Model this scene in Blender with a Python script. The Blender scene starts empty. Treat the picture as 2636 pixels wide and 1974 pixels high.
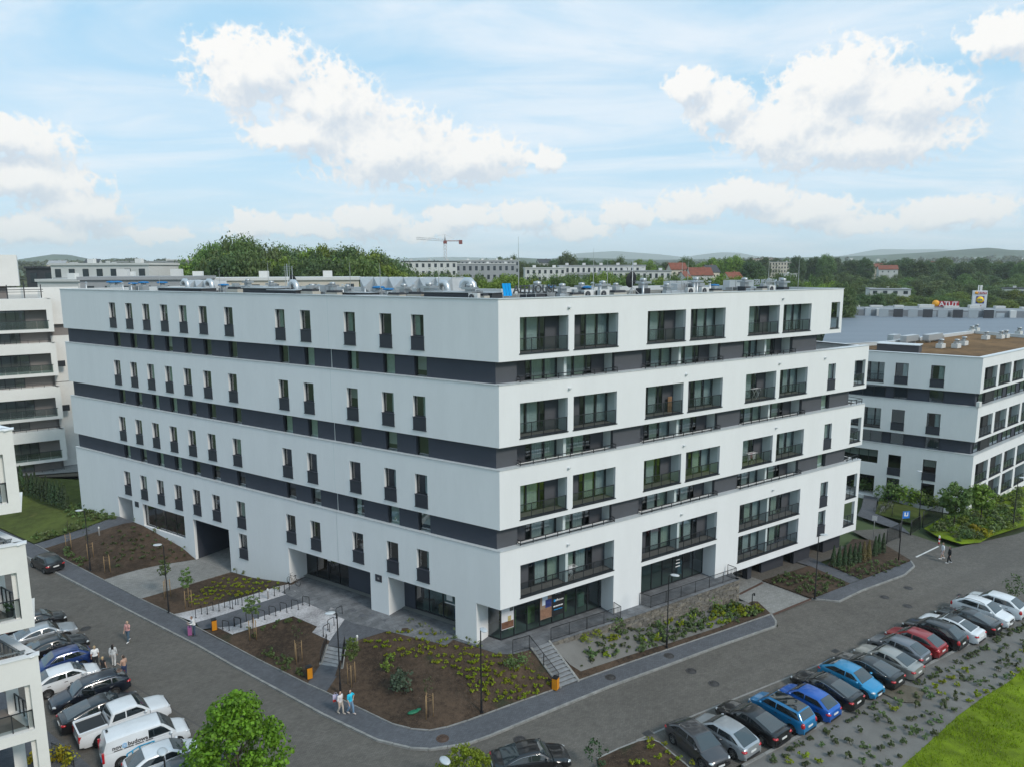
import bpy, bmesh, math, random
from mathutils import Vector, Matrix, noise
from mathutils.geometry import delaunay_2d_cdt
R = math.radians
rnd = random.Random(7)
scene = bpy.context.scene
COL = scene.collection
CAM_H = 29.5
PITCH, ROLL, FPX, PCX, PCY = R(9.0095), R(-0.22969), 1850.0, 1318.0, 987.0
# ---------------------------------------------------------------- camera
cam_d = bpy.data.cameras.new('camera'); cam = bpy.data.objects.new('camera', cam_d); COL.objects.link(cam)
cam.matrix_world = Matrix.Translation((0, 0, CAM_H)) @ Matrix.Rotation(R(90) - PITCH, 4, 'X') @ Matrix.Rotation(ROLL, 4, 'Z')
cam_d.sensor_width = 36; cam_d.lens = 36 * FPX / 2636; cam_d.clip_start = 0.5; cam_d.clip_end = 60000
scene.camera = cam
# ---------------------------------------------------------------- light
SUN_AZ, SUN_EL = R(132), R(40)          # azimuth clockwise from +Y, elevation
SKY = 0.10
EXPOSURE = 0.28
scene.view_settings.view_transform = 'Standard'; scene.view_settings.look = 'None'
scene.view_settings.gamma = 1; scene.view_settings.use_curve_mapping = False; scene.view_settings.exposure = EXPOSURE
sd = bpy.data.lights.new('sun', 'SUN'); sd.energy = 1.75; sd.angle = R(12); sd.color = (1, .92, .82)
sun = bpy.data.objects.new('sun', sd); COL.objects.link(sun)
sv = Vector((math.sin(SUN_AZ) * math.cos(SUN_EL), math.cos(SUN_AZ) * math.cos(SUN_EL), math.sin(SUN_EL)))
sun.rotation_euler = sv.to_track_quat('Z', 'Y').to_euler(); sun.location = sv * 200
try:
    scene.cycles.use_denoising = True
    scene.cycles.max_bounces = 8; scene.cycles.transparent_max_bounces = 24; scene.cycles.volume_bounces = 1
    scene.cycles.caustics_reflective = False; scene.cycles.caustics_refractive = False
    scene.cycles.sample_clamp_indirect = 6
except Exception: pass

# ---------------------------------------------------------------- node helpers
class N:
    def __init__(s, nt): s.nt = nt
    def new(s, t, **kw):
        n = s.nt.nodes.new(t)
        for k, v in kw.items(): setattr(n, k, v)
        return n
    def put(s, sock, v):
        if isinstance(v, bpy.types.NodeSocket): s.nt.links.new(v, sock)
        else: sock.default_value = v
    def math(s, op, a, b=0.0, c=None, clamp=False):
        n = s.new('ShaderNodeMath', operation=op, use_clamp=clamp)
        s.put(n.inputs[0], a); s.put(n.inputs[1], b)
        if c is not None: s.put(n.inputs[2], c)
        return n.outputs[0]
    def mix(s, f, a, b, blend='MIX'):
        n = s.new('ShaderNodeMix', data_type='RGBA', blend_type=blend)
        s.put(n.inputs[0], f); s.put(n.inputs[6], a); s.put(n.inputs[7], b); return n.outputs[2]
    def rng(s, v, a, b, c=0.0, d=1.0, smooth=True):
        n = s.new('ShaderNodeMapRange', interpolation_type='SMOOTHSTEP' if smooth else 'LINEAR')
        s.put(n.inputs[0], v)
        for i, q in enumerate((a, b, c, d)): s.put(n.inputs[i + 1], q)
        return n.outputs[0]
    def noise(s, vec, scale, detail=4, rough=.55, dist=0.0, out=0):
        n = s.new('ShaderNodeTexNoise')
        if vec is not None: s.put(n.inputs['Vector'], vec)
        n.inputs['Scale'].default_value = scale; n.inputs['Detail'].default_value = detail
        n.inputs['Roughness'].default_value = rough; n.inputs['Distortion'].default_value = dist
        return n.outputs[out]
    def vmath(s, op, a, b=(0, 0, 0)):
        n = s.new('ShaderNodeVectorMath', operation=op); s.put(n.inputs[0], a); s.put(n.inputs[1], b)
        return n.outputs[1] if op in ('LENGTH', 'DISTANCE', 'DOT_PRODUCT') else n.outputs[0]

def c4(c): return (c[0], c[1], c[2], 1.0)
def srgb(r, g, b):
    f = lambda v: (v / 255 / 12.92) if v <= 10.3 else ((v / 255 + .055) / 1.055) ** 2.4
    return (f(r), f(g), f(b))

# ---------------------------------------------------------------- sky
world = bpy.data.worlds.new('World'); scene.world = world; world.use_nodes = True
def build_sky():
    nt = world.node_tree; nt.nodes.clear(); k = N(nt)
    out = k.new('ShaderNodeOutputWorld'); bg = k.new('ShaderNodeBackground'); bg.inputs[1].default_value = SKY
    sky = k.new('ShaderNodeTexSky'); sky.sky_type = 'NISHITA'; sky.sun_disc = False
    sky.sun_elevation = SUN_EL; sky.sun_rotation = SUN_AZ; sky.air_density = 1.0; sky.dust_density = 1.2; sky.ozone_density = 1.6
    tc = k.new('ShaderNodeTexCoord'); d = tc.outputs['Generated']
    sep = k.new('ShaderNodeSeparateXYZ'); nt.links.new(d, sep.inputs[0])
    x, y, z = sep.outputs
    az = k.math('ARCTAN2', x, y); el = k.math('ARCSINE', z)
    DEG = 57.29578
    azd = k.math('MULTIPLY', az, DEG); eld = k.math('MULTIPLY', el, DEG)
    # base blue: the Nishita sky, thinned by high veil cloud everywhere
    base = k.mix(0.78, sky.outputs[0], (3.9, 6.7, 8.8, 1))
    # high veil cloud on a flat layer overhead
    zz = k.math('ADD', k.math('MAXIMUM', z, 0.0), 0.10)
    cx = k.math('DIVIDE', x, zz); cy = k.math('DIVIDE', y, zz)
    cv = k.new('ShaderNodeCombineXYZ'); k.put(cv.inputs[0], cx); k.put(cv.inputs[1], k.math('MULTIPLY', cy, 1.7)); cv.inputs[2].default_value = 3.3
    veil = k.noise(cv.outputs[0], 0.55, 7, .58, .9)
    veilm = k.rng(veil, .36, .68)
    veil2 = k.noise(cv.outputs[0], 1.9, 6, .6, .6)
    veilm = k.math('MULTIPLY', veilm, k.rng(veil2, .22, .60, .45, 1.0))
    col = k.mix(k.math('MULTIPLY', veilm, .78), base, (7.7, 8.1, 8.6, 1))
    # low haze on the horizon, all round
    hz = k.rng(eld, -1, 15, 1, 0)
    col = k.mix(k.math('MULTIPLY', hz, .50), col, (7.4, 8.5, 9.3, 1))
    # cumulus: heaps in azimuth / elevation, flattened below, broken up by noise
    heaps = [(-18.5, 13.8, 5.0, 2.6), (-13.5, 12.0, 4.5, 2.6), (-9.0, 9.0, 7.5, 3.0), (-3.5, 8.5, 5.2, 2.0), (-15.5, 9.8, 3.6, 1.2), (2.4, 8.4, 2.0, .9), (-17.7, 9.6, 1.8, 1.1),
             (15.6, 11.6, 2.6, 2.0), (13.6, 13.2, 1.8, 1.3), (19.5, 9.6, 5.0, 2.4), (23.5, 12.4, 4.6, 2.8), (27.5, 11.0, 4.6, 2.2), (25.0, 8.6, 7.5, 2.0), (22.0, 10.6, 4.5, 2.4), (33.5, 14.0, 4.0, 1.6),
             (-34.5, 8.3, 4.6, 1.5), (-34.0, 6.0, 5.5, 1.4), (-30.5, 4.0, 3.4, 1.7), (-33.0, 2.6, 4.5, .9),
             (-19.5, 3.2, 2.6, 1.1), (-15.0, 3.0, 3.2, .8), (-11.0, 3.7, 3.2, 1.5), (-6.5, 2.8, 3.0, .7), (-3.5, 4.0, 3.0, 1.2), (1.5, 4.2, 3.2, 1.2), (5.0, 2.9, 3.5, .8), (9.0, 4.0, 2.8, 1.1), (13.5, 4.6, 3.4, 1.3), (18.0, 5.2, 3.6, 1.4), (21.5, 4.2, 4.0, 1.2), (25.5, 3.0, 4.0, .8), (31.0, 3.6, 3.6, 1.2), (-26, 2.6, 3, .7)]
    v3 = k.new('ShaderNodeCombineXYZ'); k.put(v3.inputs[0], azd); k.put(v3.inputs[1], eld)
    def density(off):
        p = k.vmath('ADD', v3.outputs[0], off)
        w = k.noise(p, .42, 5, .6, 0, 1)
        pw = k.vmath('ADD', p, k.vmath('MULTIPLY', k.vmath('SUBTRACT', w, (.5, .5, .5)), (2.6, 2.0, 0)))
        f = None
        for (a, e, sw, sh) in heaps:
            q = k.new('ShaderNodeVectorMath', operation='MULTIPLY_ADD'); k.put(q.inputs[0], pw)
            q.inputs[1].default_value = (1 / sw, 1 / sh, 0); q.inputs[2].default_value = (-a / sw, -e / sh, 0)
            v = k.vmath('LENGTH', q.outputs[0])
            f = v if f is None else k.math('SMOOTH_MIN', f, v, .45)
        f = k.math('SUBTRACT', 1.10, f)
        # the same kind of heaps go on all round the horizon, beyond the ones above
        sp = k.vmath('MULTIPLY', p, (.115, .21, 1))
        s1 = k.noise(sp, 1.0, 2, .5)
        ring = k.math('SUBTRACT', k.math('MULTIPLY', s1, 3.4), 2.05)
        ring = k.math('SUBTRACT', ring, k.math('MULTIPLY', k.rng(eld, 22, 50), 1.2))
        away = k.rng(k.math('ABSOLUTE', azd), 36, 44)
        ring = k.math('ADD', ring, k.math('MULTIPLY', k.math('SUBTRACT', away, 1.0), 2.0))
        f = k.math('MAXIMUM', f, ring)
        n1 = k.noise(p, .42, 4, .55)
        soft = k.math('ADD', f, k.math('MULTIPLY', k.math('SUBTRACT', n1, .5), 1.3))
        return soft, p
    (s0, p0), (s1, _) = density((0, 0, 0)), density((-.55, 1.25, 0))
    # billowed edge: folded noise gives rounded heads
    b1 = k.math('ABSOLUTE', k.math('SUBTRACT', k.math('MULTIPLY', k.noise(p0, .85, 3, .5), 2.0), 1.0))
    b2 = k.noise(p0, 3.2, 4, .6)
    d0 = k.math('ADD', s0, k.math('ADD', k.math('SUBTRACT', .14, k.math('MULTIPLY', b1, 1.1)), k.math('MULTIPLY', k.math('SUBTRACT', b2, .5), .35)))
    m = k.rng(d0, -.02, .40)
    m = k.math('MULTIPLY', m, k.rng(eld, .1, 1.6))
    lit = k.rng(k.math('ADD', k.math('SUBTRACT', s0, s1), k.math('MULTIPLY', b1, -.9)), -.75, .30)
    ccol = k.mix(lit, (5.7, 6.3, 7.0, 1), (8.5, 8.4, 8.2, 1))
    col = k.mix(m, col, ccol)
    nt.links.new(col, bg.inputs[0]); nt.links.new(bg.outputs[0], out.inputs[0])
build_sky()
world.cycles.sampling_method = 'MANUAL'; world.cycles.sample_map_resolution = 512

# ---------------------------------------------------------------- survey helpers (image point -> place in the world)
def ray(px, py):
    x, y = px - PCX, py - PCY
    c, s = math.cos(ROLL), math.sin(ROLL)
    x, y = x * c + y * s, -x * s + y * c
    u, v = x / FPX, -y / FPX
    return Vector((u, math.cos(PITCH) + v * math.sin(PITCH), -math.sin(PITCH) + v * math.cos(PITCH)))
def street(x): return 0.17 - 0.0163 * max(-70.0, min(90.0, x))
def G(px, py, dz=0.0):                     # on the street plane
    r = ray(px, py); t = (0.17 + dz - CAM_H) / (r.z + .0163 * r.x)
    return Vector((r.x * t, r.y * t, CAM_H + r.z * t))
def GZ(px, py, z):
    r = ray(px, py); t = (z - CAM_H) / r.z
    return Vector((r.x * t, r.y * t, z))
def AT(px, py, Y):                          # at ground distance Y
    r = ray(px, py); t = Y / r.y
    return Vector((r.x * t, Y, CAM_H + r.z * t))

# ---------------------------------------------------------------- materials
MATS = {}
def mat(name, col, rough=.7, metal=0.0, var=0.0, vs=3.0, bump=0.0, bs=30.0, spec=.5, coat=0.0, coord='Object', emit=None, aniso=None):
    if name in MATS: return MATS[name]
    m = bpy.data.materials.new(name); m.use_nodes = True; nt = m.node_tree; k = N(nt)
    b = nt.nodes['Principled BSDF']; b.inputs['Roughness'].default_value = rough; b.inputs['Metallic'].default_value = metal
    b.inputs['Base Color'].default_value = c4(col); b.inputs['Specular IOR Level'].default_value = spec
    if coat: b.inputs['Coat Weight'].default_value = coat; b.inputs['Coat Roughness'].default_value = .04
    if var or bump:
        if coord == 'World': v = k.new('ShaderNodeNewGeometry').outputs['Position']
        else: v = k.new('ShaderNodeTexCoord').outputs[coord]
        if aniso: v = k.vmath('MULTIPLY', v, aniso)
        if var:
            n1 = k.noise(v, vs, 5, .6); n2 = k.noise(v, vs * 9, 3, .6)
            f = k.math('ADD', k.math('MULTIPLY', n1, .7), k.math('MULTIPLY', n2, .3))
            f = k.rng(f, .3, .7)
            nt.links.new(k.mix(f, c4([q * (1 - var) for q in col]), c4([min(1, q * (1 + var)) for q in col])), b.inputs['Base Color'])
        if bump:
            bm_ = k.new('ShaderNodeBump'); bm_.inputs['Strength'].default_value = bump; bm_.inputs['Distance'].default_value = .02
            nt.links.new(k.noise(v, bs, 4, .6), bm_.inputs['Height']); nt.links.new(bm_.outputs[0], b.inputs['Normal'])
    if emit: b.inputs['Emission Color'].default_value = c4(emit[0]); b.inputs['Emission Strength'].default_value = emit[1]
    MATS[name] = m; return m

def glass(name, tint=(.55, .62, .62), refl=.12, rough=.02):
    """thin pane: see-through with a sky reflection that grows at grazing angles"""
    if name in MATS: return MATS[name]
    m = bpy.data.materials.new(name); m.use_nodes = True; nt = m.node_tree; nt.nodes.clear(); k = N(nt)
    out = k.new('ShaderNodeOutputMaterial'); t = k.new('ShaderNodeBsdfTransparent'); t.inputs[0].default_value = c4(tint)
    g = k.new('ShaderNodeBsdfGlossy'); g.inputs['Roughness'].default_value = rough; g.inputs[0].default_value = (.9, .95, 1, 1)
    lw = k.new('ShaderNodeLayerWeight'); lw.inputs[0].default_value = .5
    f = k.math('ADD', k.math('MULTIPLY', k.math('POWER', lw.outputs[1], 2.5), .75), refl, clamp=True)
    mx = k.new('ShaderNodeMixShader'); nt.links.new(f, mx.inputs[0]); nt.links.new(t.outputs[0], mx.inputs[1]); nt.links.new(g.outputs[0], mx.inputs[2])
    nt.links.new(mx.outputs[0], out.inputs[0]); MATS[name] = m; return m

# ---------------------------------------------------------------- mesh builder
class MB:
    def __init__(s): s.v = []; s.f = []; s.m = []; s.sm = []
    def add(s, vs, fs, mi=0, smooth=False):
        o = len(s.v); s.v.extend([tuple(q) for q in vs])
        for f in fs: s.f.append([o + i for i in f]); s.m.append(mi); s.sm.append(smooth)
        return s
    def quad(s, a, b, c, d, mi=0): return s.add([a, b, c, d], [(0, 1, 2, 3)], mi)
    def box(s, c, d, mi=0, rz=0.0, mtx=None):
        hx, hy, hz = d[0] / 2, d[1] / 2, d[2] / 2
        vs = [Vector((sx * hx, sy * hy, sz * hz)) for sz in (-1, 1) for sy in (-1, 1) for sx in (-1, 1)]
        if rz: q = Matrix.Rotation(rz, 3, 'Z'); vs = [q @ v for v in vs]
        vs = [v + Vector(c) for v in vs]
        if mtx: vs = [mtx @ v for v in vs]
        return s.add(vs, [(0, 2, 3, 1), (4, 5, 7, 6), (0, 1, 5, 4), (2, 6, 7, 3), (0, 4, 6, 2), (1, 3, 7, 5)], mi)
    def obox(s, o, ex, ey, ez, mi=0):        # oriented box from a corner and three edge vectors
        o, ex, ey, ez = map(Vector, (o, ex, ey, ez))
        vs = [o + ex * i + ey * j + ez * k for k in (0, 1) for j in (0, 1) for i in (0, 1)]
        fl = ex.cross(ey).dot(ez) < 0
        fs = [(0, 2, 3, 1), (4, 5, 7, 6), (0, 1, 5, 4), (2, 6, 7, 3), (0, 4, 6, 2), (1, 3, 7, 5)]
        if fl: fs = [f[::-1] for f in fs]
        return s.add(vs, fs, mi)
    def tube(s, pts, r, n=8, mi=0, cap=True, smooth=True):
        pts = [Vector(p) for p in pts]; k = len(pts); rs = r if isinstance(r, (list, tuple)) else [r] * k
        vs = []; up = None
        for i, p in enumerate(pts):
            d = (pts[min(i + 1, k - 1)] - pts[max(i - 1, 0)])
            d = d.normalized() if d.length > 1e-9 else Vector((0, 0, 1))
            if up is None: up = Vector((0, 0, 1)) if abs(d.z) < .9 else Vector((1, 0, 0))
            a = d.cross(up).normalized(); b = a.cross(d).normalized(); up = b
            for j in range(n):
                t = 2 * math.pi * j / n; vs.append(p + (a * math.cos(t) + b * math.sin(t)) * rs[i])
        fs = [(i * n + j, i * n + (j + 1) % n, (i + 1) * n + (j + 1) % n, (i + 1) * n + j) for i in range(k - 1) for j in range(n)]
        o = len(s.v); s.add(vs, fs, mi, smooth)
        if cap: s.add([], []); s.f.append([o + j for j in range(n)][::-1]); s.m.append(mi); s.sm.append(False); s.f.append([o + (k - 1) * n + j for j in range(n)]); s.m.append(mi); s.sm.append(False)
        return s
    def lathe(s, prof, n=16, c=(0, 0, 0), mi=0, smooth=True):
        vs = [(c[0] + r * math.cos(2 * math.pi * j / n), c[1] + r * math.sin(2 * math.pi * j / n), c[2] + z) for r, z in prof for j in range(n)]
        fs = [(i * n + j, i * n + (j + 1) % n, (i + 1) * n + (j + 1) % n, (i + 1) * n + j) for i in range(len(prof) - 1) for j in range(n)]
        return s.add(vs, fs, mi, smooth)
    def prism(s, poly, z0, z1, mi=0):
        n = len(poly)
        a = sum(poly[i][0] * poly[(i + 1) % n][1] - poly[(i + 1) % n][0] * poly[i][1] for i in range(n))
        if a < 0: poly = poly[::-1]
        vs = [(p[0], p[1], z0) for p in poly] + [(p[0], p[1], z1) for p in poly]
        fs = [tuple(range(n))[::-1], tuple(range(n, 2 * n))] + [(i, (i + 1) % n, n + (i + 1) % n, n + i) for i in range(n)]
        return s.add(vs, fs, mi)
    def xf(s, mtx, start=0):
        s.v[start:] = [tuple(mtx @ Vector(q)) for q in s.v[start:]]; return s
    def mesh(s, name, mats):
        me = bpy.data.meshes.new(name); me.from_pydata(s.v, [], s.f)
        if not isinstance(mats, (list, tuple)): mats = [mats]
        for m in mats: me.materials.append(m)
        if len(mats) > 1: me.polygons.foreach_set('material_index', s.m)
        me.polygons.foreach_set('use_smooth', s.sm)
        me.update(); return me
    def obj(s, name, mats, parent=None, loc=None, rz=0.0):
        return put(s.mesh(name, mats), name, parent, loc, rz)

def put(me, name, parent=None, loc=None, rz=0.0):
    o = bpy.data.objects.new(name, me); COL.objects.link(o)
    if parent is not None: adopt(o, parent)
    if loc is not None: o.location = loc
    if rz: o.rotation_euler = (0, 0, rz)
    return o
CHILD = {}
def adopt(o, parent): o.parent = parent; CHILD.setdefault(parent.name, []).append(o)
def KIDS(o): return list(CHILD.get(o.name, ()))
def tag(o, label, cat, group=None):
    o['label'] = label; o['category'] = cat
    if group: o['group'] = group
    return o
def struct(o): o['kind'] = 'structure'; return o
def stuff(o): o['kind'] = 'stuff'; return o
def thing(name, label, cat, loc=(0, 0, 0), rz=0.0, group=None):
    o = bpy.data.objects.new(name, None); COL.objects.link(o); o.location = loc; o.rotation_euler = (0, 0, rz)
    o.empty_display_size = .2
    return tag(o, label, cat, group)
def dup(root, loc=None, rz=None, label=None, parent=None, scale=None):
    r = root.copy(); COL.objects.link(r)
    if parent is not None: adopt(r, parent)
    if loc is not None: r.location = loc
    if rz is not None: r.rotation_euler = (0, 0, rz)
    if scale is not None: r.scale = scale if hasattr(scale, '__len__') else (scale,) * 3
    if label: r['label'] = label
    for ch in KIDS(root):
        c = ch.copy(); COL.objects.link(c); adopt(c, r)
        for g in KIDS(ch):
            d = g.copy(); COL.objects.link(d); adopt(d, c)
    return r
def d2(p, q): return math.hypot(p[0] - q[0], p[1] - q[1])

def text_mesh(txt, size, depth=.01, bold=0.0, align='CENTER', spacing=1.0):
    cu = bpy.data.curves.new('lettering', 'FONT'); cu.body = txt; cu.size = size; cu.extrude = depth / 2; cu.offset = bold
    cu.align_x = align; cu.align_y = 'CENTER'; cu.space_character = spacing; cu.resolution_u = 2
    o = bpy.data.objects.new('lettering', cu); COL.objects.link(o)
    bpy.context.view_layer.update()
    me = bpy.data.meshes.new_from_object(o.evaluated_get(bpy.context.evaluated_depsgraph_get()))
    bpy.data.objects.remove(o); bpy.data.curves.remove(cu); return me
def text_obj(txt, size, m, loc, rz, name='lettering', parent=None, tilt=R(90), **kw):
    me = text_mesh(txt, size, **kw); me.materials.clear(); me.materials.append(m)
    o = put(me, name, parent, loc); o.rotation_euler = (tilt, 0, rz); return o

def ell(mb, c, r, n=10, k=6):
    prof = [(math.cos(math.pi * (i / k - .5)), math.sin(math.pi * (i / k - .5))) for i in range(k + 1)]
    s = len(mb.v); mb.lathe([(max(.001, a), z) for a, z in prof], n); mb.xf(Matrix.Translation(c) @ Matrix.Diagonal((*r, 1)), s); return mb
# ================================================================ facade tools
class Face:
    """a vertical facade plane: u along it from its start, off = distance outward"""
    def __init__(s, P, d, flip):
        s.P = Vector((P[0], P[1], 0)); s.d = Vector((d[0], d[1], 0)).normalized()
        s.n = Vector((-s.d.y, s.d.x, 0)) if flip else Vector((s.d.y, -s.d.x, 0))
        s.rz = math.atan2(-s.n.x, s.n.y)
        s.sgn = 1 if (s.d.x * s.n.y - s.d.y * s.n.x) > 0 else -1     # local x = sgn * u
    def pt(s, u, z, off=0.0): return s.P + s.d * u + s.n * off + Vector((0, 0, z))
    def place(s, o, u, z, off=0.0): o.location = s.pt(u, z, off); o.rotation_euler = (0, 0, s.rz); return o

def wall(mb, F, u0, u1, z0, z1, holes=(), off=0.0, rev=.3, top=0.0, bot=0.0, mi=0, mit0=0.0, ends=(True, True), zlow=None):
    """front with openings, reveals, top and underside. zlow(u) lets the foot follow the ground"""
    us = sorted({u0, u1, *[h[0] for h in holes], *[h[1] for h in holes]}); us = [u for u in us if u0 - 1e-6 <= u <= u1 + 1e-6]
    zs = sorted({z0, z1, *[h[2] for h in holes], *[h[3] for h in holes]}); zs = [z for z in zs if z0 - 1e-6 <= z <= z1 + 1e-6]
    def q(*p):
        p = list(p)
        if F.sgn > 0: p = p[::-1]
        mb.quad(*p, mi)
    for i in range(len(us) - 1):
        for j in range(len(zs) - 1):
            a, b, c, d = us[i], us[i + 1], zs[j], zs[j + 1]; mu, mz = (a + b) / 2, (c + d) / 2
            if any(h[0] < mu < h[1] and h[2] < mz < h[3] for h in holes): continue
            q(F.pt(a, c, off), F.pt(b, c, off), F.pt(b, d, off), F.pt(a, d, off))
    for h in holes:
        a, b, c, d = h[:4]; r = h[4] if len(h) > 4 else rev
        a0, b0, c0, d0 = max(a, u0), min(b, u1), max(c, z0), min(d, z1)
        P = lambda u, z, o: F.pt(u, z, off - o)
        if a > u0 + 1e-6: q(P(a, c0, 0), P(a, c0, r), P(a, d0, r), P(a, d0, 0))
        if b < u1 - 1e-6: q(P(b, c0, r), P(b, c0, 0), P(b, d0, 0), P(b, d0, r))
        if c > z0 + 1e-6: q(P(a0, c, 0), P(b0, c, 0), P(b0, c, r), P(a0, c, r))
        if d < z1 - 1e-6: q(P(a0, d, r), P(b0, d, r), P(b0, d, 0), P(a0, d, 0))
    if top: q(F.pt(u0, z1, off), F.pt(u1, z1, off), F.pt(u1, z1, off - top), F.pt(u0 + mit0 * top, z1, off - top))
    if bot: q(F.pt(u0 + mit0 * bot, z0, off - bot), F.pt(u1, z0, off - bot), F.pt(u1, z0, off), F.pt(u0, z0, off))
    return mb

M_WHITE = mat('white_render', (.77, .775, .775), .85, var=.03, vs=.55, bump=.15, bs=60, coord='World', aniso=(1, 1, .22))
M_CREAM = mat('cream_render', (.76, .745, .71), .85, var=.04, vs=.4, bump=.15, bs=60, coord='World')
M_DARK = mat('anthracite_render', (.046, .053, .072), .8, var=.06, vs=.5, bump=.1, bs=60, coord='World')
M_GREYW = mat('grey_render', (.078, .082, .094), .8, var=.05, vs=.5, coord='World')
M_FRAME = mat('anthracite_frame', (.022, .025, .03), .45)
M_PANEL = mat('anthracite_panel', (.034, .038, .05), .5, var=.1, vs=1.5)
M_COPE = mat('coping_metal', (.62, .65, .66), .45, metal=.25, var=.05, vs=1.2)
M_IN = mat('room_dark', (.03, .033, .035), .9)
M_GLASS = glass('window_glass', (.66, .74, .74), .15)
M_BALG = glass('smoked_balustrade_glass', (.62, .66, .67), .05)
M_SHOPG = glass('shop_glass', (.45, .60, .58), .09)
M_CURT = mat('curtain_pale', (.52, .60, .50), .9, var=.12, vs=3)
M_CURT2 = mat('curtain_grey', (.58, .64, .64), .9, var=.12, vs=3)
M_BLIND = mat('blind_cream', (.42, .42, .38), .9)
M_ORNG = mat('curtain_ochre', (.32, .20, .06), .9)
M_FLOOR = mat('balcony_tile', (.24, .21, .19), .8, var=.12, vs=2)
M_PARTI = mat('loggia_side', (.58, .64, .64), .85, var=.04, vs=1)

def pleats(mb, x0, x1, z0, z1, y, amp=.04, wl=.16, mi=0):
    n = max(4, int((x1 - x0) / (wl / 3))); vs = []
    for i in range(n + 1):
        x = x0 + (x1 - x0) * i / n; yy = y + amp * math.sin(2 * math.pi * x / wl + 1.3 * math.sin(x * 5))
        vs += [(x, yy, z0), (x, yy, z1)]
    mb.add(vs, [(2 * i, 2 * i + 2, 2 * i + 3, 2 * i + 1) for i in range(n)], mi, True)

def ring(mb, x0, x1, z0, z1, t, y0, y1, mi=0):
    for (a, b, c, d) in ((x0, x1, z0, z0 + t), (x0, x1, z1 - t, z1), (x0, x0 + t, z0 + t, z1 - t), (x1 - t, x1, z0 + t, z1 - t)):
        mb.obox((a, y0, c), (b - a, 0, 0), (0, y1 - y0, 0), (0, 0, d - c), mi)

MESH = {}
def cached(key, fn):
    if key not in MESH: MESH[key] = fn()
    return MESH[key]

def add_window(bld, F, u, z, w, h, off=0.0, panel=0.0, setback=.22, mull=0, kind=0, name='window'):
    """window seen from outside; z = foot of the opening, u = its middle. frame > pane, curtain, spandrel panel"""
    def frame():
        mb = MB(); ring(mb, -w / 2, w / 2, panel, h, .07, -setback - .06, -setback)
        for i in range(mull):
            x = -w / 2 + w * (i + 1) / (mull + 1); mb.box((x, -setback - .03, (panel + h) / 2), (.06, .055, h - panel - .14))
        return mb.mesh(name, M_FRAME)
    o = put(cached(('wf', w, h, panel, setback, mull), frame), name, bld); F.place(o, u, z, off)
    put(cached(('wp', w, h, panel, setback), lambda: MB().quad((-w / 2 + .06, -setback - .035, panel + .06), (-w / 2 + .06, -setback - .035, h - .06), (w / 2 - .06, -setback - .035, h - .06), (w / 2 - .06, -setback - .035, panel + .06)).mesh('pane', M_GLASS)), 'pane', o)
    def curt():
        mb = MB(); y = -setback - .22; iw = w - .12
        if kind == 0: pleats(mb, -w / 2 + .06, -w / 2 + .06 + iw * .42, panel, h, y); m = M_CURT2
        elif kind == 1: pleats(mb, -w / 2, w / 2, panel, h, y); m = M_CURT
        elif kind == 2: mb.obox((-w / 2 + .05, y, panel + (h - panel) * .45), (iw, 0, 0), (0, .02, 0), (0, 0, (h - panel) * .5)); m = M_BLIND
        elif kind == 3: pleats(mb, w / 2 - iw * .5, w / 2 - .05, panel, h, y); m = M_CURT
        else: pleats(mb, -w / 2, w / 2 - .1, panel, h, y); m = M_ORNG
        return mb.mesh('curtain', m)
    if kind < 5: put(cached(('wc', w, h, panel, setback, kind), curt), 'curtain', o)
    if panel:
        def pan():
            mb = MB(); mb.obox((-w / 2 - .02, -setback, 0), (w + .04, 0, 0), (0, setback + .035, 0), (0, 0, panel - .04))
            mb.obox((-w / 2 - .05, -setback, panel - .04), (w + .10, 0, 0), (0, setback + .07, 0), (0, 0, .04))
            mb.obox((-w / 2 - .05, -.05, -.05), (w + .10, 0, 0), (0, .13, 0), (0, 0, .05)); return mb.mesh('spandrel_panel', M_PANEL)
        put(cached(('wsp', w, panel, setback), pan), 'spandrel_panel', o)
    return o

def glazed_wall(o, x0, x1, y, h, layout, z0=.03):
    """back wall of a loggia: layout = [(fraction, kind)], kind g(lass), G(lass with curtain), p(anel)"""
    tot = sum(f for f, _ in layout); x = x0
    for f, kd in layout:
        xe = x + (x1 - x0) * f / tot; w = xe - x
        if kd == 'p':
            key = ('gwp', round(w, 2), h, y)
            me = cached(key, lambda: MB().obox((0, -.04, z0), (w, 0, 0), (0, .05, 0), (0, 0, h - z0)).mesh('wall_panel', M_GREYW)); put(me, 'wall_panel', o, (x, y, 0))
        else:
            def fr():
                mb = MB(); ring(mb, 0, w, z0, h, .06, -.03, .03); return mb.mesh('door_frame', M_FRAME)
            put(cached(('gwf', round(w, 2), h, z0), fr), 'door_frame', o, (x, y, 0))
            put(cached(('gwg', round(w, 2), h, z0), lambda: MB().quad((.05, 0, z0 + .05), (.05, 0, h - .05), (w - .05, 0, h - .05), (w - .05, 0, z0 + .05)).mesh('pane', M_GLASS)), 'pane', o, (x, y, 0))
            if kd == 'G':
                def cu():
                    mb = MB(); pleats(mb, .08, w - .1, z0 + .05, h, -.14); return mb.mesh('curtain', rnd.choice((M_CURT, M_CURT2)))
                put(cached(('gwc', round(w, 2), h, z0, rnd.randrange(3)), cu), 'curtain', o, (x, y, 0))
        x = xe

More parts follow.
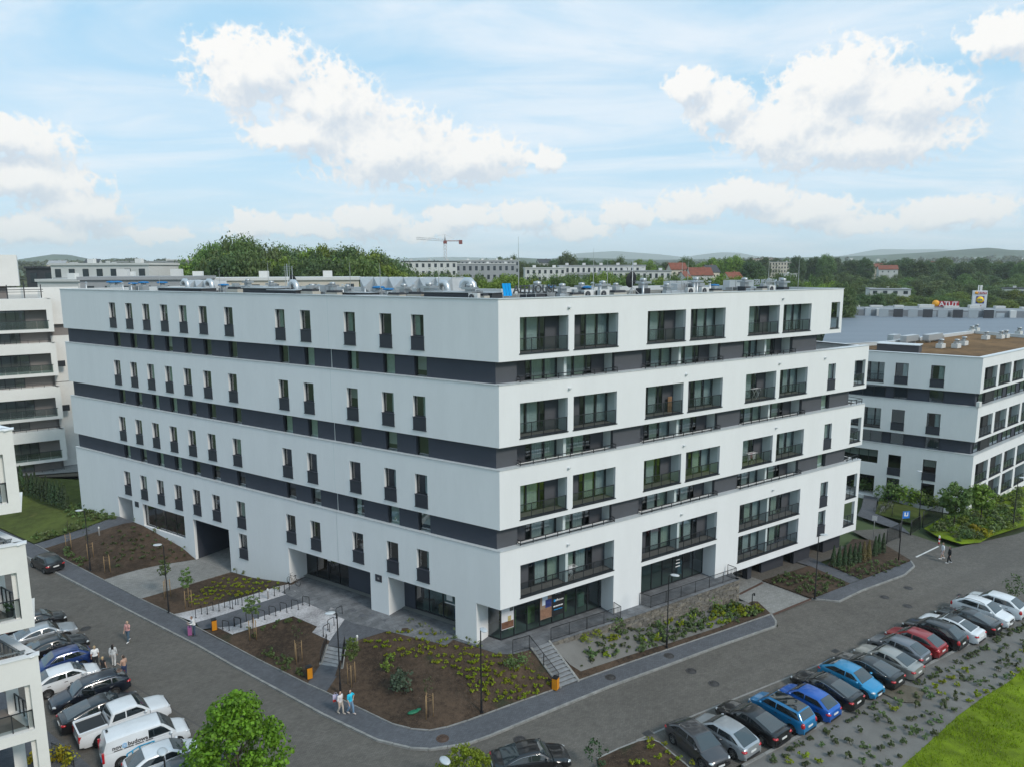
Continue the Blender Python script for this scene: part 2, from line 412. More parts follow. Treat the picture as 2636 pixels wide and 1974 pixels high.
def railing(o, x0, x1, y, ztop, zbot, bar=1.05, glassm=None, sill=True):
    L = x1 - x0
    def fr():
        mb = MB(); mb.obox((x0, y - .025, ztop - .05), (L, 0, 0), (0, .05, 0), (0, 0, .05)); n = max(1, round(L / bar))
        for i in range(n + 1):
            x = x0 + .02 + (L - .04) * i / n; mb.box((x, y, (zbot + ztop) / 2 - .02), (.04, .04, ztop - zbot - .06))
        mb.obox((x0, y - .02, zbot + .05), (L, 0, 0), (0, .04, 0), (0, 0, .04))
        return mb.mesh('railing', M_FRAME)
    r = put(cached(('rl', round(x0, 2), round(x1, 2), y, ztop, zbot), fr), 'railing', o)
    if glassm: put(cached(('rg', round(x0, 2), round(x1, 2), y, ztop, zbot), lambda: MB().quad((x0, y - .004, zbot + .1), (x0, y - .004, ztop - .05), (x1, y - .004, ztop - .05), (x1, y - .004, zbot + .1)).mesh('railing_glass', glassm)), 'railing_glass', o)
    if sill: put(cached(('rs', round(x0, 2), round(x1, 2)), lambda: MB().obox((x0 - .06, -.32, zbot - .07), (L + .12, 0, 0), (0, .37, 0), (0, 0, .07)).mesh('sill', M_FRAME)), 'sill', o)

LAY = {'A': [(.27, 'G'), (.27, 'G'), (.12, 'g'), (.34, 'p')], 'B': [(.30, 'p'), (.12, 'g'), (.28, 'G'), (.30, 'G')]}
def add_loggia(bld, F, ua, ub, z0, h, lay, off=0.0, depth=1.15, divs=(), rail=1.08, open_side=None, sill=True, front_rev=.3, shell=M_PARTI, floor_drop=0.0):
    """recessed balcony in an opening: shell of side walls and ceiling > floor, back wall, door frames, panes, curtains, railing"""
    w = ub - ua; um = (ua + ub) / 2; hw = w / 2
    zf = -floor_drop
    def sh():
        mb = MB(); a = -front_rev + .02; b = -depth - .12
        if open_side != -1: mb.obox((-hw, b, zf), (.03 - .05, 0, 0), (0, a - b, 0), (0, 0, h - zf))
        if open_side != 1: mb.obox((hw + .02, b, zf), (-.02, 0, 0), (0, a - b, 0), (0, 0, h - zf))
        mb.obox((-hw - .02, b, h - .002), (w + .04, 0, 0), (0, a - b, 0), (0, 0, .03))
        for dx in divs: mb.box((dx, (b - .32) / 2, (h + zf) / 2), (.25, -b - .32, h - zf - .01))
        return mb.mesh('loggia', shell)
    o = put(cached(('lg', round(w, 2), h, tuple(divs), open_side, depth, front_rev, zf, shell.name), sh), 'loggia', bld); F.place(o, um, z0, off)
    put(cached(('lf', round(w, 2), depth, zf), lambda: MB().obox((-hw, -depth - .12, zf - .06), (w, 0, 0), (0, depth - .18, 0), (0, 0, .08)).mesh('floor', M_FLOOR)), 'floor', o)
    edges = [-hw] + list(divs) + [hw]; side = -1 if F.sgn < 0 else 1
    n = len(edges) - 1
    for i in range(n):
        kd = lay[i % len(lay)]; L = LAY[kd] if side > 0 else LAY[kd]
        a, b = edges[i], edges[i + 1]
        a += .125 if i else 0; b -= .125 if i < n - 1 else 0
        glazed_wall(o, a, b, -depth, h, L, zf + .03)
    if rail: railing(o, -hw, hw, -.12, rail, .02, glassm=M_BALG, sill=sill)
    return o

# ================================================================ the main apartment block
CX, CY = -0.905, 48.70
LA, RA = R(57.1655), R(56.6166)
FL = Face((CX, CY), (-math.sin(LA), math.cos(LA)), True)
FR = Face((CX, CY), (math.sin(RA), math.cos(RA)), False)
MIT = 1 / math.tan((LA + RA) / 2)
LL, RL1, RL2 = 58.66, 39.9, 45.04
ROOF = 27.48
BANDS = [(27.48, 23.22), (21.61, 17.22), (15.58, 11.24), (9.61, None)]
LCOL = [7.15, 10.27, 14.05, 19.08, 22.21, 29.1, 32.85, 35.95, 39.03, 42.11, 45.17, 48.26]
RCOL = [(1.75, 6.0), (6.54, 10.78), (13.82, 18.08), (18.65, 22.88), (25.93, 30.16), (30.72, 34.88)]
REC, RECL = .50, .25
_den = FL.d.x * FR.d.y - FL.d.y * FR.d.x
def _dark():
    a, c = FL.pt(0, 0, -RECL), FR.pt(0, 0, -REC); w = c - a; t = (w.x * FR.d.y - w.y * FR.d.x) / _den; P = a + FL.d * t; q = P - FL.P; return q.dot(FL.d), q.dot(FR.d)
DUL, DUR = _dark()
block = thing('apartment_block', 'long white six storey apartment block with dark recessed bands, bent at the near corner', 'building', (0, 0, 0))
def lerp_tab(tab, u):
    for (a, za), (b, zb) in zip(tab, tab[1:]):
        if u <= b: return za + (zb - za) * max(0, (u - a)) / (b - a)
    return tab[-1][1]
BASE_L = [(0, 1.9), (13, 1.85), (23, 1.75), (28, 1.0), (31, .85), (37, .85), (39, 1.6), (46, 2.6), (50.5, 2.75), (58.7, 1.9)]
def base_left(u): return lerp_tab(BASE_L, u)

def build_block():
    # --- white bands
    for k, (zt, zb) in enumerate(BANDS):
        mb = MB(); rl = RL1 if k == 0 else RL2
        hz0, hz1 = 23.70 - 6 * k, 26.25 - 6 * k
        hl = [(u - .6, u + .6, hz0, hz1, .28) for u in LCOL]
        rz0, rz1 = 23.68 - 6 * k, 26.22 - 6 * k
        hr = []
        if k < 3: hr += [(a, b, rz0, rz1, .3) for a, b in RCOL]
        else: hr += [(1.75, 10.78, rz0, rz1, .3), (13.82, 22.88, rz0, rz1, .3), (25.9, 34.88, rz0, rz1, .3), (25.9, 34.88, rz0 - 3, rz1 - 3, .3)]
        if k == 0: hr.append((38.05, 39.45, rz0, rz1, .3))
        else:
            hr += [(38.2, 39.43, rz0, rz1, .28), (42.7, 44.6, rz0, rz1, .3)]
            if k == 3: hr += [(38.1, 39.33, rz0 - 3, rz1 - 3, .28), (42.6, 44.5, rz0 - 3, rz1 - 3, .3)]
        if k < 3:
            wall(mb, FL, 0, LL, zb, zt, hl, top=1.0, bot=1.9, mit0=MIT)
            wall(mb, FR, 0, rl, zb, zt, hr, top=1.0 if k else 1.0, bot=1.9, mit0=MIT)
            zl = zb
        else:
            hl += [(28.5, 29.7, 2.7, 5.08, .28), (-.01, 2.13, 1.0, 5.22, 1.5), (4.1, 10.85, 1.0, 5.2, 2.0), (12.8, 22.74, 1.0, 5.12, 2.0), (31.2, 36.85, .5, 5.1, 9.0), (38.35, 45.75, 2.68, 5.1, .28), (47.7, 50.5, 1.5, 5.12, 3.0)]
            hr += [(-.01, 10.8, 1.0, 5.23, 1.5), (13.83, 22.9, 1.0, 5.23, 1.5)]
            wall(mb, FL, 0, LL, .3, zt, hl, top=1.0, mit0=MIT)
            wall(mb, FR, 0, 25.4, 1.0, zt, hr, top=1.0, mit0=MIT)
            wall(mb, FR, 25.4, rl, 1.9, zt, [h for h in hr if h[0] > 25], top=1.0, bot=3.2)
            mb.quad(FR.pt(25.4, 1.0), FR.pt(25.4, 1.0, -3.2), FR.pt(25.4, 1.9, -3.2), FR.pt(25.4, 1.9))
            zl = 1.9
        # far ends of the band
        eR = Face(FR.pt(rl, 0), -FR.n, False)
        wall(mb, eR, 0, 16, zl, zt, [(.35, 1.6, rz0, rz1, .25)] + ([(.35, 1.6, rz0 - 3, rz1 - 3, .25)] if k == 3 else []), off=0, rev=.25, top=.4, bot=1.5 if k < 3 else 0)
        eL = Face(FL.pt(LL, 0), -FL.n, True)
        wall(mb, eL, 0, 20, zl if k < 3 else .3, zt, bot=1.0 if k < 3 else 0)
        mb.obj('white_band', M_WHITE, block)
        # flashing on the band
        if k:
            f = MB(); 
            for F, L0 in ((FL, LL), (FR, rl)):
                a = F.pt(0, zt + .004, .045); 
                f.add([F.pt(0, zt + .004, .045), F.pt(L0 + .03, zt + .004, .045), F.pt(L0 + .03, zt + .05, .045), F.pt(0, zt + .05, .045), F.pt(DUL if F is FL else DUR, zt + .07, -(RECL if F is FL else REC) + .0), F.pt(L0 + .03, zt + .07, -(RECL if F is FL else REC))],
                      [(0, 1, 2, 3), (3, 2, 5, 4)] if F.sgn < 0 else [(3, 2, 1, 0), (4, 5, 2, 3)])
            f.obj('flashing', M_COPE, block)
    # --- dark recessed bands
    for k in range(3):
        zt, zb = BANDS[k][1], BANDS[k + 1][0]; mb = MB(); g = MB()
        hl = [(u - .6, u + .6, zb - .5, zt + .2, .25) for u in LCOL]
        wall(mb, FL, DUL, LL - .4, zb - .9, zt + .3, hl, off=-RECL)
        end = 36.7 if k == 0 else 42.8
        hr = [(1.82, 10.9, zb - .9, zt + .3, .3), (13.8, 22.95, zb - .9, zt + .3, .3), (25.95, 33.0 if k == 0 else 35.0, zb - .9, zt + .3, .3)]
        if k: hr.append((38.15, 39.5, zb - .5, zt + .3, .25))
        piers = [(DUR, 1.82), (10.9, 13.8), (22.95, 25.95), (hr[2][1], end)]
        for i, (a, b) in enumerate(piers):
            g = MB(); wall(g, FR, a, b, zb - .9, zt + .3, [h for h in hr if a < h[0] < b], off=-REC)
            for uu in (a, b):
                if i < 3 or uu == a: g.quad(FR.pt(uu, zb - .9, -REC), FR.pt(uu, zb - .9, -REC - .3), FR.pt(uu, zt + .3, -REC - .3), FR.pt(uu, zt + .3, -REC))
            if i == 3: eR = Face(FR.pt(end, 0, -REC), -FR.n, False); wall(g, eR, 0, 14, zb - .9, zt + .3)
            g.obj('dark_band', M_GREYW, block)
        mb.obj('dark_band', M_DARK, block)
        # thin white expansion joint
        for zj0, zj1, oo in ((zb, zt, -RECL), (BANDS[k][1], BANDS[k][0], -.017), (5.2, 9.6, -.017)):
            MB().obox(FL.pt(16.43, zj0, oo), FL.d * (.05 if oo < -.1 else .03), FL.n * .02, (0, 0, zj1 - zj0)).obj('joint_strip', M_COPE if oo < -.1 else M_PARTI, block)
        for i, u in enumerate(LCOL): add_window(block, FL, u, zb - .5, 1.2, zt - zb + .6, off=-RECL, setback=.18, kind=rnd.choice((0, 1, 2, 3, 5, 1)))
        if k: add_window(block, FR, 38.82, zb - .5, 1.35, zt - zb + .6, off=-REC, setback=.18, kind=1)
        for a, b in ((1.82, 10.9), (13.8, 22.95), (25.95, 33.0 if k == 0 else 35.0)):
            hw = (b - a) / 2
            add_loggia(block, FR, a, b, zb - .85, zt - zb + .95, ('A', 'B') if FR.sgn > 0 else ('B', 'A'), off=-REC, depth=1.2, divs=(0.0,), rail=0, shell=M_PARTI)
            # low rail standing on the band in front of the recess
            L0 = b - a; r = MB()
            for zz in (.12, .36): r.obox((-L0 / 2, -.03, zz - .03), (L0, 0, 0), (0, .06, 0), (0, 0, .05))
            for i in range(9): r.box((-L0 / 2 + .03 + (L0 - .06) * i / 8, 0, .18), (.045, .045, .36))
            for sx in (-1, 1):
                for zz in (.12, .36): r.obox((sx * (L0 / 2 - .025) - .025, -.55, zz - .03), (.05, 0, 0), (0, .55, 0), (0, 0, .05))
            ro = r.obj('balcony_rail', M_FRAME, block); FR.place(ro, (a + b) / 2, zb + .06, -.12)
    for k in (1, 2):                         # small roof terrace rails at the far right end
        r = MB()
        for zz in (.15, .45): r.obox((0, 0, zz), (2.0, 0, 0), (0, .05, 0), (0, 0, .05)); r.obox((0, -2, zz), (0, 2, 0), (.05, 0, 0), (0, 0, .05)); r.obox((1.95, -2, zz), (0, 2, 0), (.05, 0, 0), (0, 0, .05))
        for x in (0, .97, 1.95): r.box((x + .025, .025, .25), (.05, .05, .5)); r.box((x + .025, -1.97, .25), (.05, .05, .5))
        ro = r.obj('terrace_rail', M_FRAME, block); FR.place(ro, 44.85, BANDS[k + 1][0] + .05, -.25)
    # --- windows and loggias of the white bands
    for k in range(4):
        z = 23.70 - 6 * k
        for i, u in enumerate(LCOL): add_window(block, FL, u, z, 1.2, 2.55, panel=.97, kind=rnd.choice((0, 0, 3, 5, 5, 2) if k else (0, 2, 3, 5)))
        zr = 23.68 - 6 * k
        if k < 3:
            for i, (a, b) in enumerate(RCOL): add_loggia(block, FR, a, b, zr, 2.54, ('B' if i % 2 == 0 else 'A',))
        else:
            for a, b in ((1.75, 10.78), (13.82, 22.88), (25.9, 34.88)): add_loggia(block, FR, a, b, zr, 2.54, ('B', 'A'), divs=(0.0,))
            add_loggia(block, FR, 25.9, 34.88, zr - 3, 2.54, ('B', 'A'), divs=(0.0,))
        if k == 0: add_loggia(block, FR, 38.05, 39.45, zr, 2.54, ('B',), open_side=-1, depth=1.9)
        else:
            add_window(block, FR, 38.81, zr, 1.22, 2.54, panel=.97, kind=0); add_loggia(block, FR, 42.7, 44.6, zr, 2.54, ('B',), open_side=-1, depth=1.9)
            if k == 3: add_window(block, FR, 38.71, zr - 3, 1.22, 2.54, panel=.97, kind=0); add_loggia(block, FR, 42.6, 44.5, zr - 3, 2.54, ('B',), open_side=-1, depth=1.9)
    add_window(block, FL, 29.1, 2.7, 1.2, 2.38, panel=.9, kind=0)
    add_window(block, FL, 42.05, 2.68, 7.4, 2.42, setback=.25, mull=3, kind=5, name='shop_window')
    # --- inner core that closes off the rooms
    def VP(d1, d2, lu, ru, back):           # V shaped plan polygon, inset d1 left, d2 right
        m = lambda a, b: None
        # corner of the two inset lines
        import mathutils
        p = mathutils.geometry.intersect_line_line_2d
        def cross(a, da, b, db):
            den = da.x * db.y - da.y * db.x; w = b - a
            t = (w.x * db.y - w.y * db.x) / den; return a + da * t
        A = cross(FL.pt(0, 0, -d1), FL.d, FR.pt(0, 0, -d2), FR.d)
        I = cross(FL.pt(0, 0, -back), FL.d, FR.pt(0, 0, -back), FR.d)
        return [A, FR.pt(ru, 0, -d2), FR.pt(ru, 0, -back), I, FL.pt(lu, 0, -back), FL.pt(lu, 0, -d1)]
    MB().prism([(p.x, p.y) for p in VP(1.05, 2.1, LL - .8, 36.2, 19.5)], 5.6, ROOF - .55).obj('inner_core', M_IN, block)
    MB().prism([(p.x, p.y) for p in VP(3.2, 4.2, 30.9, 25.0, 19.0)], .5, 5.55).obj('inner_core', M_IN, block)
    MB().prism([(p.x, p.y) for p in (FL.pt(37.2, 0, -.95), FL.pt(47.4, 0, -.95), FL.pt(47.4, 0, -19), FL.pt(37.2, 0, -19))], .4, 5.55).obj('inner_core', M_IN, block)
    # --- roof slab with gravel, parapet, coping
    poly = VP(.35, .35, LL - .05, RL1 - .05, 20.0)
    MB().prism([(p.x, p.y) for p in poly], ROOF - .6, ROOF - .42).obj('roof', mat('roof_felt_gravel', (.16, .145, .12), .95, var=.35, vs=.35, bump=.4, bs=12, coord='World'), block)
    out = VP(-.05, -.05, LL + .05, RL1 + .05, 20.25); inn = VP(.38, .38, LL - .4, RL1 - .4, 19.85)
    cp = MB(); n = 6
    for i in range(n):
        a, b, c, d = out[i], out[(i + 1) % n], inn[(i + 1) % n], inn[i]
        z0, z1 = ROOF + .003, ROOF + .07
        cp.add([(*a.xy, z0), (*b.xy, z0), (*b.xy, z1), (*a.xy, z1), (*c.xy, z1), (*d.xy, z1), (*c.xy, ROOF - .45), (*d.xy, ROOF - .45)], [(0, 1, 2, 3), (3, 2, 4, 5), (5, 4, 6, 7)])
    cp.obj('coping', M_COPE, block)
    pw = MB()                                # parapet of the courtyard side, dark inside
    for i in (2, 3):
        a, b = VP(.35, .35, LL - .05, RL1 - .05, 20.2)[i], VP(.35, .35, LL - .05, RL1 - .05, 20.2)[i + 1]
        c, d = inn[i + 1], inn[i]
        pw.add([(*a.xy, 1), (*b.xy, 1), (*b.xy, ROOF), (*a.xy, ROOF)], [(0, 1, 2, 3)])
    pw.obj('court_wall', M_WHITE, block)
build_block()

# --- ground floor: shop fronts, entrance, passage
M_POSTER = {}
def glazing(name, F, u0, u1, z0, z1, off, n, parent, gm=None, doors=()):
    """shop front: mullion frame > panes"""
    w = (u1 - u0) / n; mb = MB()
    for i in range(n + 1):
        mb.obox(F.pt(u0 + w * i - .03, z0, off - .05), F.d * .06, F.n * .1, (0, 0, z1 - z0))
    for zz in (z0, z1 - .07): mb.obox(F.pt(u0, zz, off - .045), F.d * (u1 - u0), F.n * .09, (0, 0, .07))
    for i in doors: mb.obox(F.pt(u0 + w * i, z0 + 2.2, off - .05), F.d * w, F.n * .1, (0, 0, .06)); mb.obox(F.pt(u0 + w * (i + .85), z0 + .7, off + .05), F.d * .03, F.n * .04, (0, 0, .8), 0)
    o = mb.obj(name, M_FRAME, parent)
    for i in range(n):
        MB().quad(F.pt(u0 + w * i + .03, z0 + .05, off), F.pt(u0 + w * (i + 1) - .03, z0 + .05, off), F.pt(u0 + w * (i + 1) - .03, z1 - .06, off), F.pt(u0 + w * i + .03, z1 - .06, off)).obj('pane', gm or M_SHOPG, o)
    return o
def flat(F, u0, u1, z0, z1, off, m, name, parent, t=.012):
    return MB().obox(F.pt(u0, z0, off), F.d * (u1 - u0), F.n * t, (0, 0, z1 - z0)).obj(name, m, parent)
def ground_floor():
    zf = 1.95
    g1 = glazing('shop_front', FR, .98, 11.7, zf, 5.2, -1.5, 9, block, doors=(1, 6))
    g2 = glazing('shop_front', FR, 13.9, 22.9, zf, 5.2, -1.5, 7, block, doors=(4,))
    g3 = glazing('shop_front', FL, .98, 4.6, zf, 5.2, -1.5, 2, block)
    g4 = glazing('shop_front', FL, 4.0, 9.7, zf, 5.18, -2.0, 4, block, doors=(1,))
    flat(FL, 9.7, 11.0, zf, 5.18, -2.0, M_DARK, 'wall_panel', block, .1)
    g5 = glazing('entrance_front', FL, 12.8, 22.8, zf, 5.1, -2.0, 7, block, glass('entrance_glass', (.25, .30, .32), .05), doors=(1, 4))
    flat(FL, 14.4, 17.3, zf, 5.1, -1.95, M_DARK, 'wall_panel', block, .05)
    # shop floors, back walls and things seen through the glass
    M_SF = mat('shop_floor', (.20, .21, .20), .5); M_SW = mat('shop_wall', (.16, .19, .19), .8, var=.2, vs=.6, coord='World')
    fl = MB(); 
    fl.add([FR.pt(0.98, zf - .03, -1.5), FR.pt(25, zf - .03, -1.5), FR.pt(25, zf - .03, -4.1), FR.pt(2.7, zf - .03, -4.1)], [(0, 1, 2, 3)])
    fl.add([FL.pt(.98, zf - .03, -1.5), FL.pt(23, zf - .03, -1.5), FL.pt(23, zf - .03, -3.15), FL.pt(2.7, zf - .03, -4.1)], [(3, 2, 1, 0)])
    fl.obj('shop_floor', M_SF, block)
    for u0, u1, m in ((3, 11.5, M_SW), (13.9, 22.9, M_SW)): flat(FR, u0, u1, zf, 5.2, -4.05, m, 'shop_wall', block, .05)
    flat(FL, 4.0, 9.7, zf, 5.2, -3.12, mat('shop_wall_light', (.34, .40, .45), .8, var=.4, vs=.8, coord='World'), 'shop_wall', block, .05)
    for u, c in ((2.2, (.20, .26, .10)), (4.0, (.22, .28, .10)), (7.2, (.25, .30, .12)), (9.0, (.2, .25, .2)), (15.0, (.1, .3, .28)), (20.6, (.1, .16, .22))):
        flat(FR, u, u + .7, zf + .05, zf + 1.1 + .5 * rnd.random(), -2.6, mat('display_%d' % int(u * 10), c, .8, var=.3, vs=2), 'display_board', block, .25)
    for u, c in ((5.0, (.05, .12, .30)), (6.6, (.30, .18, .10)), (8.2, (.2, .2, .2))):
        flat(FL, u, u + .9, zf + .05, zf + .9, -2.6, mat('display_l%d' % int(u * 10), c, .7, var=.3, vs=2), 'display_board', block, .4)
    # posters on the corner shop
    M_PW = mat('poster_white', (.66, .66, .68), .5, var=.06, vs=1); M_PB = mat('poster_black', (.018, .018, .02), .5); M_PL = mat('poster_letter', (.75, .75, .75), .5); M_BLUE = mat('sign_blue', (.0, .34, .80), .4, spec=.4)
    w = (11.7 - .98) / 9; oo = -1.5 + .015
    def panel(i, z0, z1, m, name='poster'): return flat(FR, .98 + w * i + .04, .98 + w * (i + 1) - .04, z0, z1, oo, m, name, g1, .008)
    p = panel(0, zf + .75, 5.12, M_PW)
    u0 = .98 + .06
    flat(FR, u0, u0 + w - .12, zf + .80, zf + 1.35, oo + .010, mat('poster_brown', (.16, .075, .045), .6, var=.4, vs=3), 'poster_print', g1, .003)
    flat(FR, u0 + .55, u0 + .85, zf + 1.35, zf + 1.75, oo + .010, mat('poster_flower', (.45, .36, .16), .6, var=.3, vs=8), 'poster_print', g1, .003)
    flat(FR, u0 + .72, u0 + w - .14, zf + 2.1, zf + 2.5, oo + .010, mat('poster_grey', (.12, .12, .12), .6), 'poster_print', g1, .003)
    p = panel(3, zf + .55, 5.12, mat('poster_room', (.27, .19, .14), .6, var=.25, vs=1.2)); u0 = .98 + 3 * w + .04
    flat(FR, u0 + .2, u0 + .72, zf + 1.7, 5.05, oo + .010, mat('poster_sky', (.55, .62, .72), .6), 'poster_print', g1, .003)
    flat(FR, u0 + .5, u0 + w - .1, zf + 1.45, zf + 2.1, oo + .014, mat('poster_navy', (.02, .035, .16), .6, var=.4, vs=5), 'poster_print', g1, .003)
    flat(FR, u0 + .02, u0 + w - .1, zf + .62, zf + 1.4, oo + .014, mat('poster_wood', (.25, .14, .09), .6, var=.3, vs=3), 'poster_print', g1, .003)
    MB().lathe([(.001, .005), (.16, .005), (.16, 0), (.001, 0)], 14).xf(Matrix.Translation(FR.pt(u0 + .9, zf + 2.75, oo + .012)) @ Matrix.Rotation(FR.rz, 4, 'Z') @ Matrix.Rotation(R(-90), 4, 'X')).obj('poster_print', mat('poster_lamp', (.5, .16, .05), .6), g1)
    p = panel(4, zf + .55, 5.12, M_PB); um = .98 + 4.5 * w; rz = FR.rz + math.pi
    def tx(t, s, z, m, du=0): text_obj(t, s, m, FR.pt(um + du, z, oo + .02), rz, parent=g1, depth=.004, bold=.006)
    flat(FR, um - .42, um - .24, zf + 1.72, zf + 1.92, oo + .010, M_BLUE, 'poster_print', g1, .004)
    tx('affhouse', .24, zf + 1.82, M_PL, .12)
    for q, (z, ln, t, m) in enumerate(((zf + 2.72, .36, .05, M_PL), (zf + 2.58, .2, .05, M_PL), (zf + 2.3, .32, .02, M_PL), (zf + 1.28, .48, .10, M_PL), (zf + 1.02, .42, .05, M_BLUE))):
        for seg in range(4): flat(FR, um - ln + seg * ln / 2 + .012, um - ln + (seg + 1) * ln / 2 - .012, z, z + t, oo + .010, m, 'poster_print', g1, .003)
    # second shop: little white name strip, door print
    flat(FR, 14.1, 14.75, zf + 1.05, zf + 1.22, oo + .02, M_PL, 'window_sticker', g2, .004)
    w2 = 9.0 / 7
    for z, hw in ((zf + 2.35, .10), (zf + 1.95, .22), (zf + 1.65, .25), (zf + 1.35, .28)): flat(FR, 13.9 + 4.5 * w2 - hw, 13.9 + 4.5 * w2 + hw, z, z + .09, oo + .012, M_PL, 'window_sticker', g2, .003)
    # left shop door prints; red exit lamps and notices over the entrance doors
    flat(FL, 5.9, 6.5, zf + 1.6, zf + 2.15, -1.98, M_PL, 'notice', g4, .004); flat(FL, 5.65, 6.75, zf + 1.33, zf + 1.42, -1.98, M_PL, 'notice', g4, .004)
    M_RED = mat('red_lamp', (.55, .06, .02), .4)
    for u in (20.2, 14.15): flat(FL, u, u + .28, 4.35, 4.62, -1.93, M_RED, 'door_lamp', g5, .06); flat(FL, u - .85, u - .3, 4.45, 4.62, -1.93, M_PL, 'notice', g5, .01)
    flat(FL, 19.5, 19.9, 3.85, 4.15, -1.93, M_PL, 'notice', g5, .01)
    # number plates
    for u, nn in ((11.88, '15'), (46.83, '16')):
        pl = flat(FL, u - .35, u + .35, 4.55, 5.14, .004, M_PANEL, 'number_plate', block, .03)
        if nn == '15': text_obj('15', .24, M_PL, FL.pt(u, 4.82, .045), FL.rz + math.pi, parent=pl, depth=.004)
    # passage through the block, floor, walls
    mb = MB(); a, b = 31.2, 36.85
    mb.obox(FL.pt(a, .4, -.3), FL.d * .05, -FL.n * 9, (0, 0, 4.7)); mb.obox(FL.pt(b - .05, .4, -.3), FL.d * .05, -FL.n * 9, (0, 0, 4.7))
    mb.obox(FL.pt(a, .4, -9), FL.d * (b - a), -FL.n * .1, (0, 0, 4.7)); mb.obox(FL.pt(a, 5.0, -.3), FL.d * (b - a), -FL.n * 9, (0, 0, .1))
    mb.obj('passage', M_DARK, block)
    # dark garage walls and columns below the overhang on the right
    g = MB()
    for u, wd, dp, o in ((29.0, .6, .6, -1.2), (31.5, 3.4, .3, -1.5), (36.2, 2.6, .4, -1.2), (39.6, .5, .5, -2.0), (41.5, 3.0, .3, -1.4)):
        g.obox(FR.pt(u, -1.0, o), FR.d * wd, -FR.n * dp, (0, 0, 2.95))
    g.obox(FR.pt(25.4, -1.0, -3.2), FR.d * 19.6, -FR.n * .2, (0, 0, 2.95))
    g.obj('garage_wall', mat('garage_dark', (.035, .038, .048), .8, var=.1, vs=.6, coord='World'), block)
    # small drain spouts and lights on the white bands
    for k, us in ((0, (6.1, 30.6)), (1, (6.2, 18.4, 30.6, 37.6)), (2, (6.2, 18.4, 30.6)), (3, (6.2, 18.4, 30.6))):
        for u in us:
            s = MB(); s.box((0, .06, 0), (.10, .12, .08)); s.box((.12, .1, .02), (.12, .2, .1)); so = s.obj('spout', M_COPE, block); FR.place(so, u, (26.75 if k == 0 else 26.85 - 6 * k), 0)
ground_floor()
# ================================================================ ground
def ground_mat(name, base, var=.25, scales=(.15, 2.5, 40), spots=None, rough=.92, bump=.3, brick=None, streak=None, patches=None):
    if name in MATS: return MATS[name]
    m = bpy.data.materials.new(name); m.use_nodes = True; nt = m.node_tree; k = N(nt); b = nt.nodes['Principled BSDF']
    b.inputs['Roughness'].default_value = rough; b.inputs['Specular IOR Level'].default_value = .3
    pos = k.new('ShaderNodeNewGeometry').outputs['Position']
    n1, n2, n3 = (k.noise(pos, s, 5, .6) for s in scales)
    f = k.math('ADD', k.math('ADD', k.math('MULTIPLY', n1, .42), k.math('MULTIPLY', n2, .33)), k.math('MULTIPLY', n3, .25))
    f = k.rng(f, .36, .64)
    col = k.mix(f, c4([q * (1 - var) for q in base]), c4([q * (1 + var) for q in base]))
    if patches: col = k.mix(k.rng(k.noise(pos, patches[0], 4, .6), patches[1], patches[1] + .12), col, c4(patches[2]))
    h = n3
    if brick:                                # small paving blocks, laid along the street
        rot = k.new('ShaderNodeVectorRotate', rotation_type='Z_AXIS'); k.put(rot.inputs['Vector'], pos); rot.inputs['Angle'].default_value = brick[2]
        bt = k.new('ShaderNodeTexBrick'); k.put(bt.inputs['Vector'], rot.outputs[0]); bt.inputs['Scale'].default_value = 1.0
        bt.inputs['Brick Width'].default_value = brick[0]; bt.inputs['Row Height'].default_value = brick[1]; bt.inputs['Mortar Size'].default_value = brick[3] if len(brick) > 3 else .008
        bt.inputs['Color1'].default_value = (.80, .80, .80, 1); bt.inputs['Color2'].default_value = (1.12, 1.12, 1.12, 1); bt.inputs['Mortar'].default_value = (.45, .45, .45, 1)
        col = k.mix(.75, col, bt.outputs[0], 'MULTIPLY')
    if streak:                               # worn wheel tracks along the street
        rot = k.new('ShaderNodeVectorRotate', rotation_type='Z_AXIS'); k.put(rot.inputs['Vector'], pos); rot.inputs['Angle'].default_value = streak
        sv_ = k.vmath('MULTIPLY', rot.outputs[0], (.05, .8, 1)); col = k.mix(k.rng(k.noise(sv_, 1.0, 5, .65), .42, .68, 0, .35), col, c4([q * .70 for q in base]))
    if spots:                                # flecks of lighter bits
        col = k.mix(k.rng(k.noise(pos, spots[0], 2, .5), spots[1], spots[1] + .05), col, c4(spots[2]))
    nt.links.new(col, b.inputs['Base Color'])
    if bump:
        bm_ = k.new('ShaderNodeBump'); bm_.inputs['Strength'].default_value = bump; bm_.inputs['Distance'].default_value = .05
        nt.links.new(h, bm_.inputs['Height']); nt.links.new(bm_.outputs[0], b.inputs['Normal'])
    MATS[name] = m; return m
STREET_ANG = -math.atan2(.53, .85)
M_ROAD = ground_mat('road_setts', (.134, .125, .112), .20, (.07, 1.6, 30), brick=(.22, .11, STREET_ANG), streak=STREET_ANG)
M_PAVE = ground_mat('pavement_blocks', (.112, .118, .132), .16, (.1, 1.4, 34), brick=(.2, .1, STREET_ANG))
M_DRIVE = ground_mat('drive_blocks', (.25, .25, .24), .14, (.12, 1.0, 26), brick=(.3, .15, STREET_ANG))
M_TERR = ground_mat('terrace_slabs', (.165, .172, .182), .3, (.3, 1.2, 20), brick=(.8, .4, STREET_ANG, .012))
M_MULCH = ground_mat('bark_mulch', (.064, .043, .029), .6, (.25, 3.0, 14), spots=(16, .66, (.16, .12, .09)), bump=1.0, patches=(.35, .60, (.030, .034, .018)))
M_FABRIC = ground_mat('weed_fabric', (.165, .160, .150), .18, (.12, .9, 22), bump=.35, patches=(.5, .66, (.085, .078, .066)))
M_GRAVEL = ground_mat('white_gravel', (.42, .41, .42), .45, (.4, 6, 24), bump=1.0)
